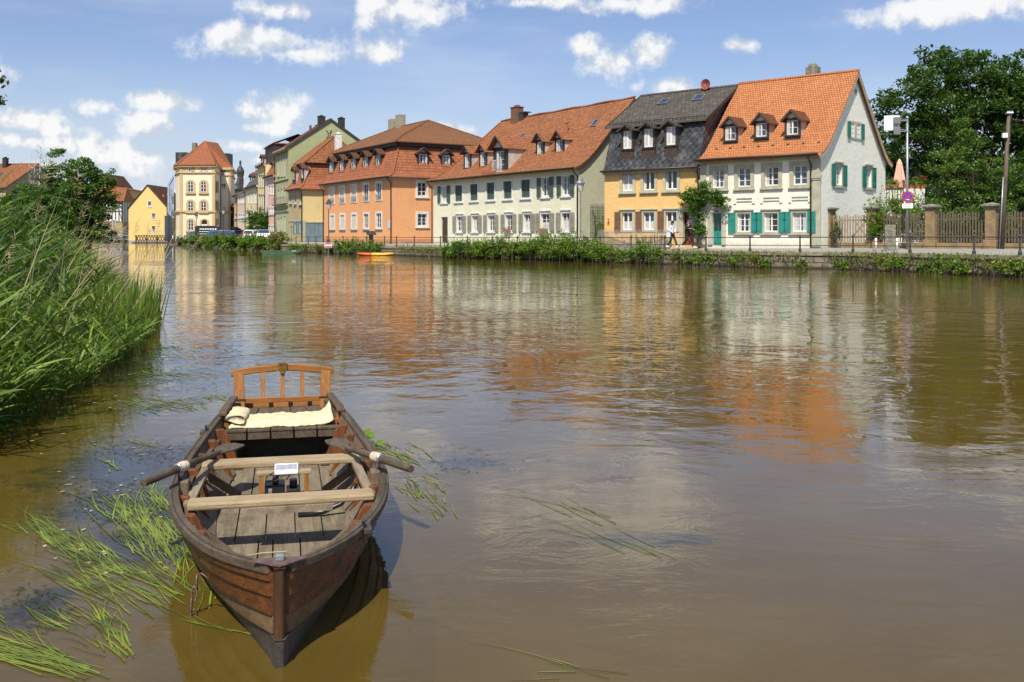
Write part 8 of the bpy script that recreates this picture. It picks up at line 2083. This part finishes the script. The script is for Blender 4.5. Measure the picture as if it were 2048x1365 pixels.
# ---------------------------------------------------------------- people
M['skin'] = mat('skin', (.52,.30,.20), .55)
def skin_mesh(name, J, E, m, parent, sub=2):
    me = bpy.data.meshes.new(name); me.from_pydata([j[:3] for j in J], E, []); me.materials.append(m)
    o = bpy.data.objects.new(name, me); COL.objects.link(o); o.parent = parent
    s = o.modifiers.new('skin', 'SKIN'); 
    for i, j in enumerate(J):
        v = me.skin_vertices[0].data[i]; v.radius = (j[3], j[4] if len(j) > 4 else j[3])
    me.skin_vertices[0].data[0].use_root = True
    ss = o.modifiers.new('sub', 'SUBSURF'); ss.levels = sub; ss.render_levels = sub
    me.polygons.foreach_set('use_smooth', [True]*len(me.polygons)); s.use_smooth_shade = True
    return o
def person(loc, rz, H, stride, armL, armR, headdown, top, trousers, shoe, hairm, label, hair_back=False, bag=False, print_=False):
    """figure faces local +x"""
    r = empty('person', label, 'person', tuple(loc), rz); k = H/1.75
    def V(x, y, z): return (x*k, y*k, z*k)
    hip = .93; kx = stride
    hipz = hip-.03
    LF = [(0,.09,hipz),(kx*.42+.05,.09,.50),(kx*.95,.10,.09)]; RB = [(0,-.09,hipz),(-kx*.25+.06,-.09,.49),(-kx*.95,-.10,.13)]
    sh = 1.43; neck = 1.50
    aL = [(.02,.18,sh-.02),*armL]; aR = [(.02,-.18,sh-.02),*armR]
    J = [(0,0,hipz+.04,.12,.10),(.0,0,1.10,.105,.085),(.01,0,1.28,.125,.09),(.01,0,1.42,.10,.07),(.015,0,1.50,.052),(.03,0,1.56,.055),(.04+headdown*.05,0,1.64,.085,.078),(.045+headdown*.05,0,1.70,.075,.07)]
    E = [(0,1),(1,2),(2,3),(3,4),(4,5),(5,6),(6,7)]
    def limb(root, pts, rad):
        a = root
        for p, rr in zip(pts, rad): J.append((*p, rr)); E.append((a, len(J)-1)); a = len(J)-1
        return a
    limb(0, LF, (.085,.055,.038)); f1 = len(J)-1; limb(0, RB, (.085,.055,.038)); f2 = len(J)-1
    J.append((LF[2][0]+.13, .11, .04, .035)); E.append((f1, len(J)-1)); J.append((RB[2][0]+.10, -.11, .03, .033)); E.append((f2, len(J)-1))
    for arm in (aL, aR):
        a = limb(3, arm[:3], (.05,.04,.027)); w = Vector(arm[2]); d = (w-Vector(arm[1])).normalized(); palm = w+d*.07; J.append((*palm, .026, .018)); E.append((a, len(J)-1)); pi_ = len(J)-1
        side = Vector((0,0,1)).cross(d).normalized() if abs(d.z) < .9 else Vector((1,0,0))
        for q in range(4):
            L = (.06,.07,.066,.052)[q]; b = palm+side*(.021-.014*q)+d*.02; m_ = b+d*L*.5; e = b+d*L*.85+Vector((0,0,-.02)); J.append((*b,.009)); E.append((pi_, len(J)-1)); J.append((*m_,.008)); E.append((len(J)-2, len(J)-1)); J.append((*e,.007)); E.append((len(J)-2, len(J)-1))
        tb = w+d*.03+side*.03; J.append((*tb,.010)); E.append((a, len(J)-1)); J.append((*(tb+d*.045+side*.015),.008)); E.append((len(J)-2, len(J)-1))
    J = [(*V(*j[:3]), *[x*k for x in j[3:]]) for j in J]
    skin_mesh('body', J, E, M['skin'], r, 1)
    def cloth(name, pts, edges, m): 
        pts = [(*V(*j[:3]), *[x*k for x in j[3:]]) for j in pts]; return skin_mesh(name, pts, edges, m, r, 2)
    e1 = lambda P, t: tuple(Vector(P[1]).lerp(Vector(P[2]), t))
    cloth('trousers', [(0,0,hipz+.07,.145,.12),(*LF[0],.11),(*LF[1],.078),(*e1(LF,.9),.062),(*RB[0],.11),(*RB[1],.078),(*e1(RB,.9),.062)], [(0,1),(1,2),(2,3),(0,4),(4,5),(5,6)], trousers)
    cloth('top', [(.01,0,1.25,.155,.115),(0,0,1.0,.15,.12),(0,0,.90,.14,.115),(.01,0,1.41,.13,.09),(.015,0,1.48,.07,.065),(*aL[0],.075),(*aL[1],.066),(*e1(aL,.85),.048),(*aR[0],.075),(*aR[1],.066),(*e1(aR,.85),.048)], [(0,1),(1,2),(0,3),(3,4),(3,5),(5,6),(6,7),(3,8),(8,9),(9,10)], top)
    for P in (LF, RB):
        q = MB(); x, y = P[2][0], P[2][1]; z0 = P[2][2]-.09; tl = 0 if P is LF else .04
        vs = [(x-.09,y-.045,z0+tl),(x+.19,y-.045,z0),(x+.19,y+.045,z0),(x-.09,y+.045,z0+tl),(x-.08,y-.04,z0+.09+tl),(x+.08,y-.035,z0+.09),(x+.18,y-.03,z0+.045),(x+.18,y+.03,z0+.045),(x+.08,y+.035,z0+.09),(x-.08,y+.04,z0+.09+tl)]
        q.add([V(*v) for v in vs], [(3,2,1,0),(0,1,6,5,4),(3,9,8,7,2),(1,2,7,6),(4,5,8,9),(5,6,7,8),(0,4,9,3)]); q.build('shoe', shoe, r, bevel=.012)
    hx = .045+headdown*.05; h = [(hx-.025,0,1.70,.093,.088),(hx-.005,0,1.735,.075,.075),(hx-.06,0,1.64,.07,.075)]; ed = [(0,1),(0,2)]
    if hair_back: h += [(hx-.10,0,1.60,.05),(hx-.13,0,1.54,.03)]; ed += [(2,3),(3,4)]
    cloth('hair', h, ed, hairm)
    q = MB(); 
    for s in (-1,1): q.obox(V(hx+.078, s*.032, 1.665), (.006,.012,.006)); q.obox(V(hx+.08, s*.033, 1.685), (.004,.017,.003))
    q.build('eyes', M['black_wood'], r); q = MB(); q.obox(V(hx+.09,0,1.64), (.014,.011,.02)); q.build('nose', M['skin'], r, bevel=.005); q = MB(); q.obox(V(hx+.078,0,1.607), (.005,.024,.005)); q.build('mouth', mat('lips', (.4,.12,.1), .5), r)
    q = MB()
    for s in (-1,1): q.obox(V(hx-.01, s*.078, 1.655), (.016,.007,.028))
    q.build('ears', M['skin'], r, bevel=.004)
    if bag:
        q = MB(); q.add([V(*v) for v in ((-.28,-.26,.72),(.0,-.26,.72),(.02,-.26,1.02),(-.26,-.26,1.05),(-.28,-.18,.72),(.0,-.18,.72),(.02,-.20,1.02),(-.26,-.20,1.05))], [(0,1,2,3),(7,6,5,4),(0,1,5,4),(1,2,6,5),(2,3,7,6),(3,0,4,7)])
        q.tube([V(-.24,-.22,1.04), V(-.05,-.17,1.44), V(0,-.21,1.02)], .012*k, 5); 
        b = empty('shoulder_bag', 'pale cloth bag hanging from the shoulder of the woman in white', 'bag', tuple(loc), rz); q.build('pouch', mat('cloth_bag', (.62,.68,.75), .8), b, bevel=.02)
    if print_: 
        q = MB(); q.tube([V(.06,-.155,1.33), V(.10,-.145,1.31), V(.13,-.12,1.33)], .018, 5); q.build('chest_print', M['white_paint'], r)
    return r
wp_shirt = mat('white_shirt', (.80,.79,.84), .8); blk = mat('black_cloth', (.012,.012,.014), .85); jeans = mat('dark_jeans', (.03,.035,.05), .85); hair = mat('dark_hair', (.012,.009,.007), .5)
person(at(1344, 62.3, 1.0), R(-40), 1.63, .36, [(.06,.22,1.16),(.20,.14,1.02)], [(-.04,-.24,1.15),(.16,-.20,1.05)], .4, wp_shirt, jeans, M['white_plastic'], hair, 'person in a white blouse and dark trousers striding to the right, hair tied back', hair_back=True, bag=True)
person(at(1376, 61.0, 1.0), R(-40), 1.80, .40, [(.06,.24,1.18),(.30,.10,1.12)], [(-.03,-.25,1.15),(.24,-.18,1.16)], 1.0, blk, blk, mat('sneaker', (.7,.6,.35), .5), hair, 'person dressed all in black walking right with head bowed', print_=True)
person(at(452, 156, .98), R(-90), 1.75, .1, [(.02,.25,1.15),(.08,.25,.9)], [(.02,-.25,1.15),(.08,-.25,.9)], 0, wp_shirt, jeans, blk, hair, 'person in a white shirt seen behind the blue cars')
person(at(481.5, 152, .98), R(-90), 1.70, .1, [(.02,.25,1.15),(.08,.25,.9)], [(.02,-.25,1.15),(.08,-.25,.9)], 0, mat('pale_green_shirt', (.45,.62,.58), .8), jeans, blk, hair, 'person in a pale green shirt beside the open tailgate')
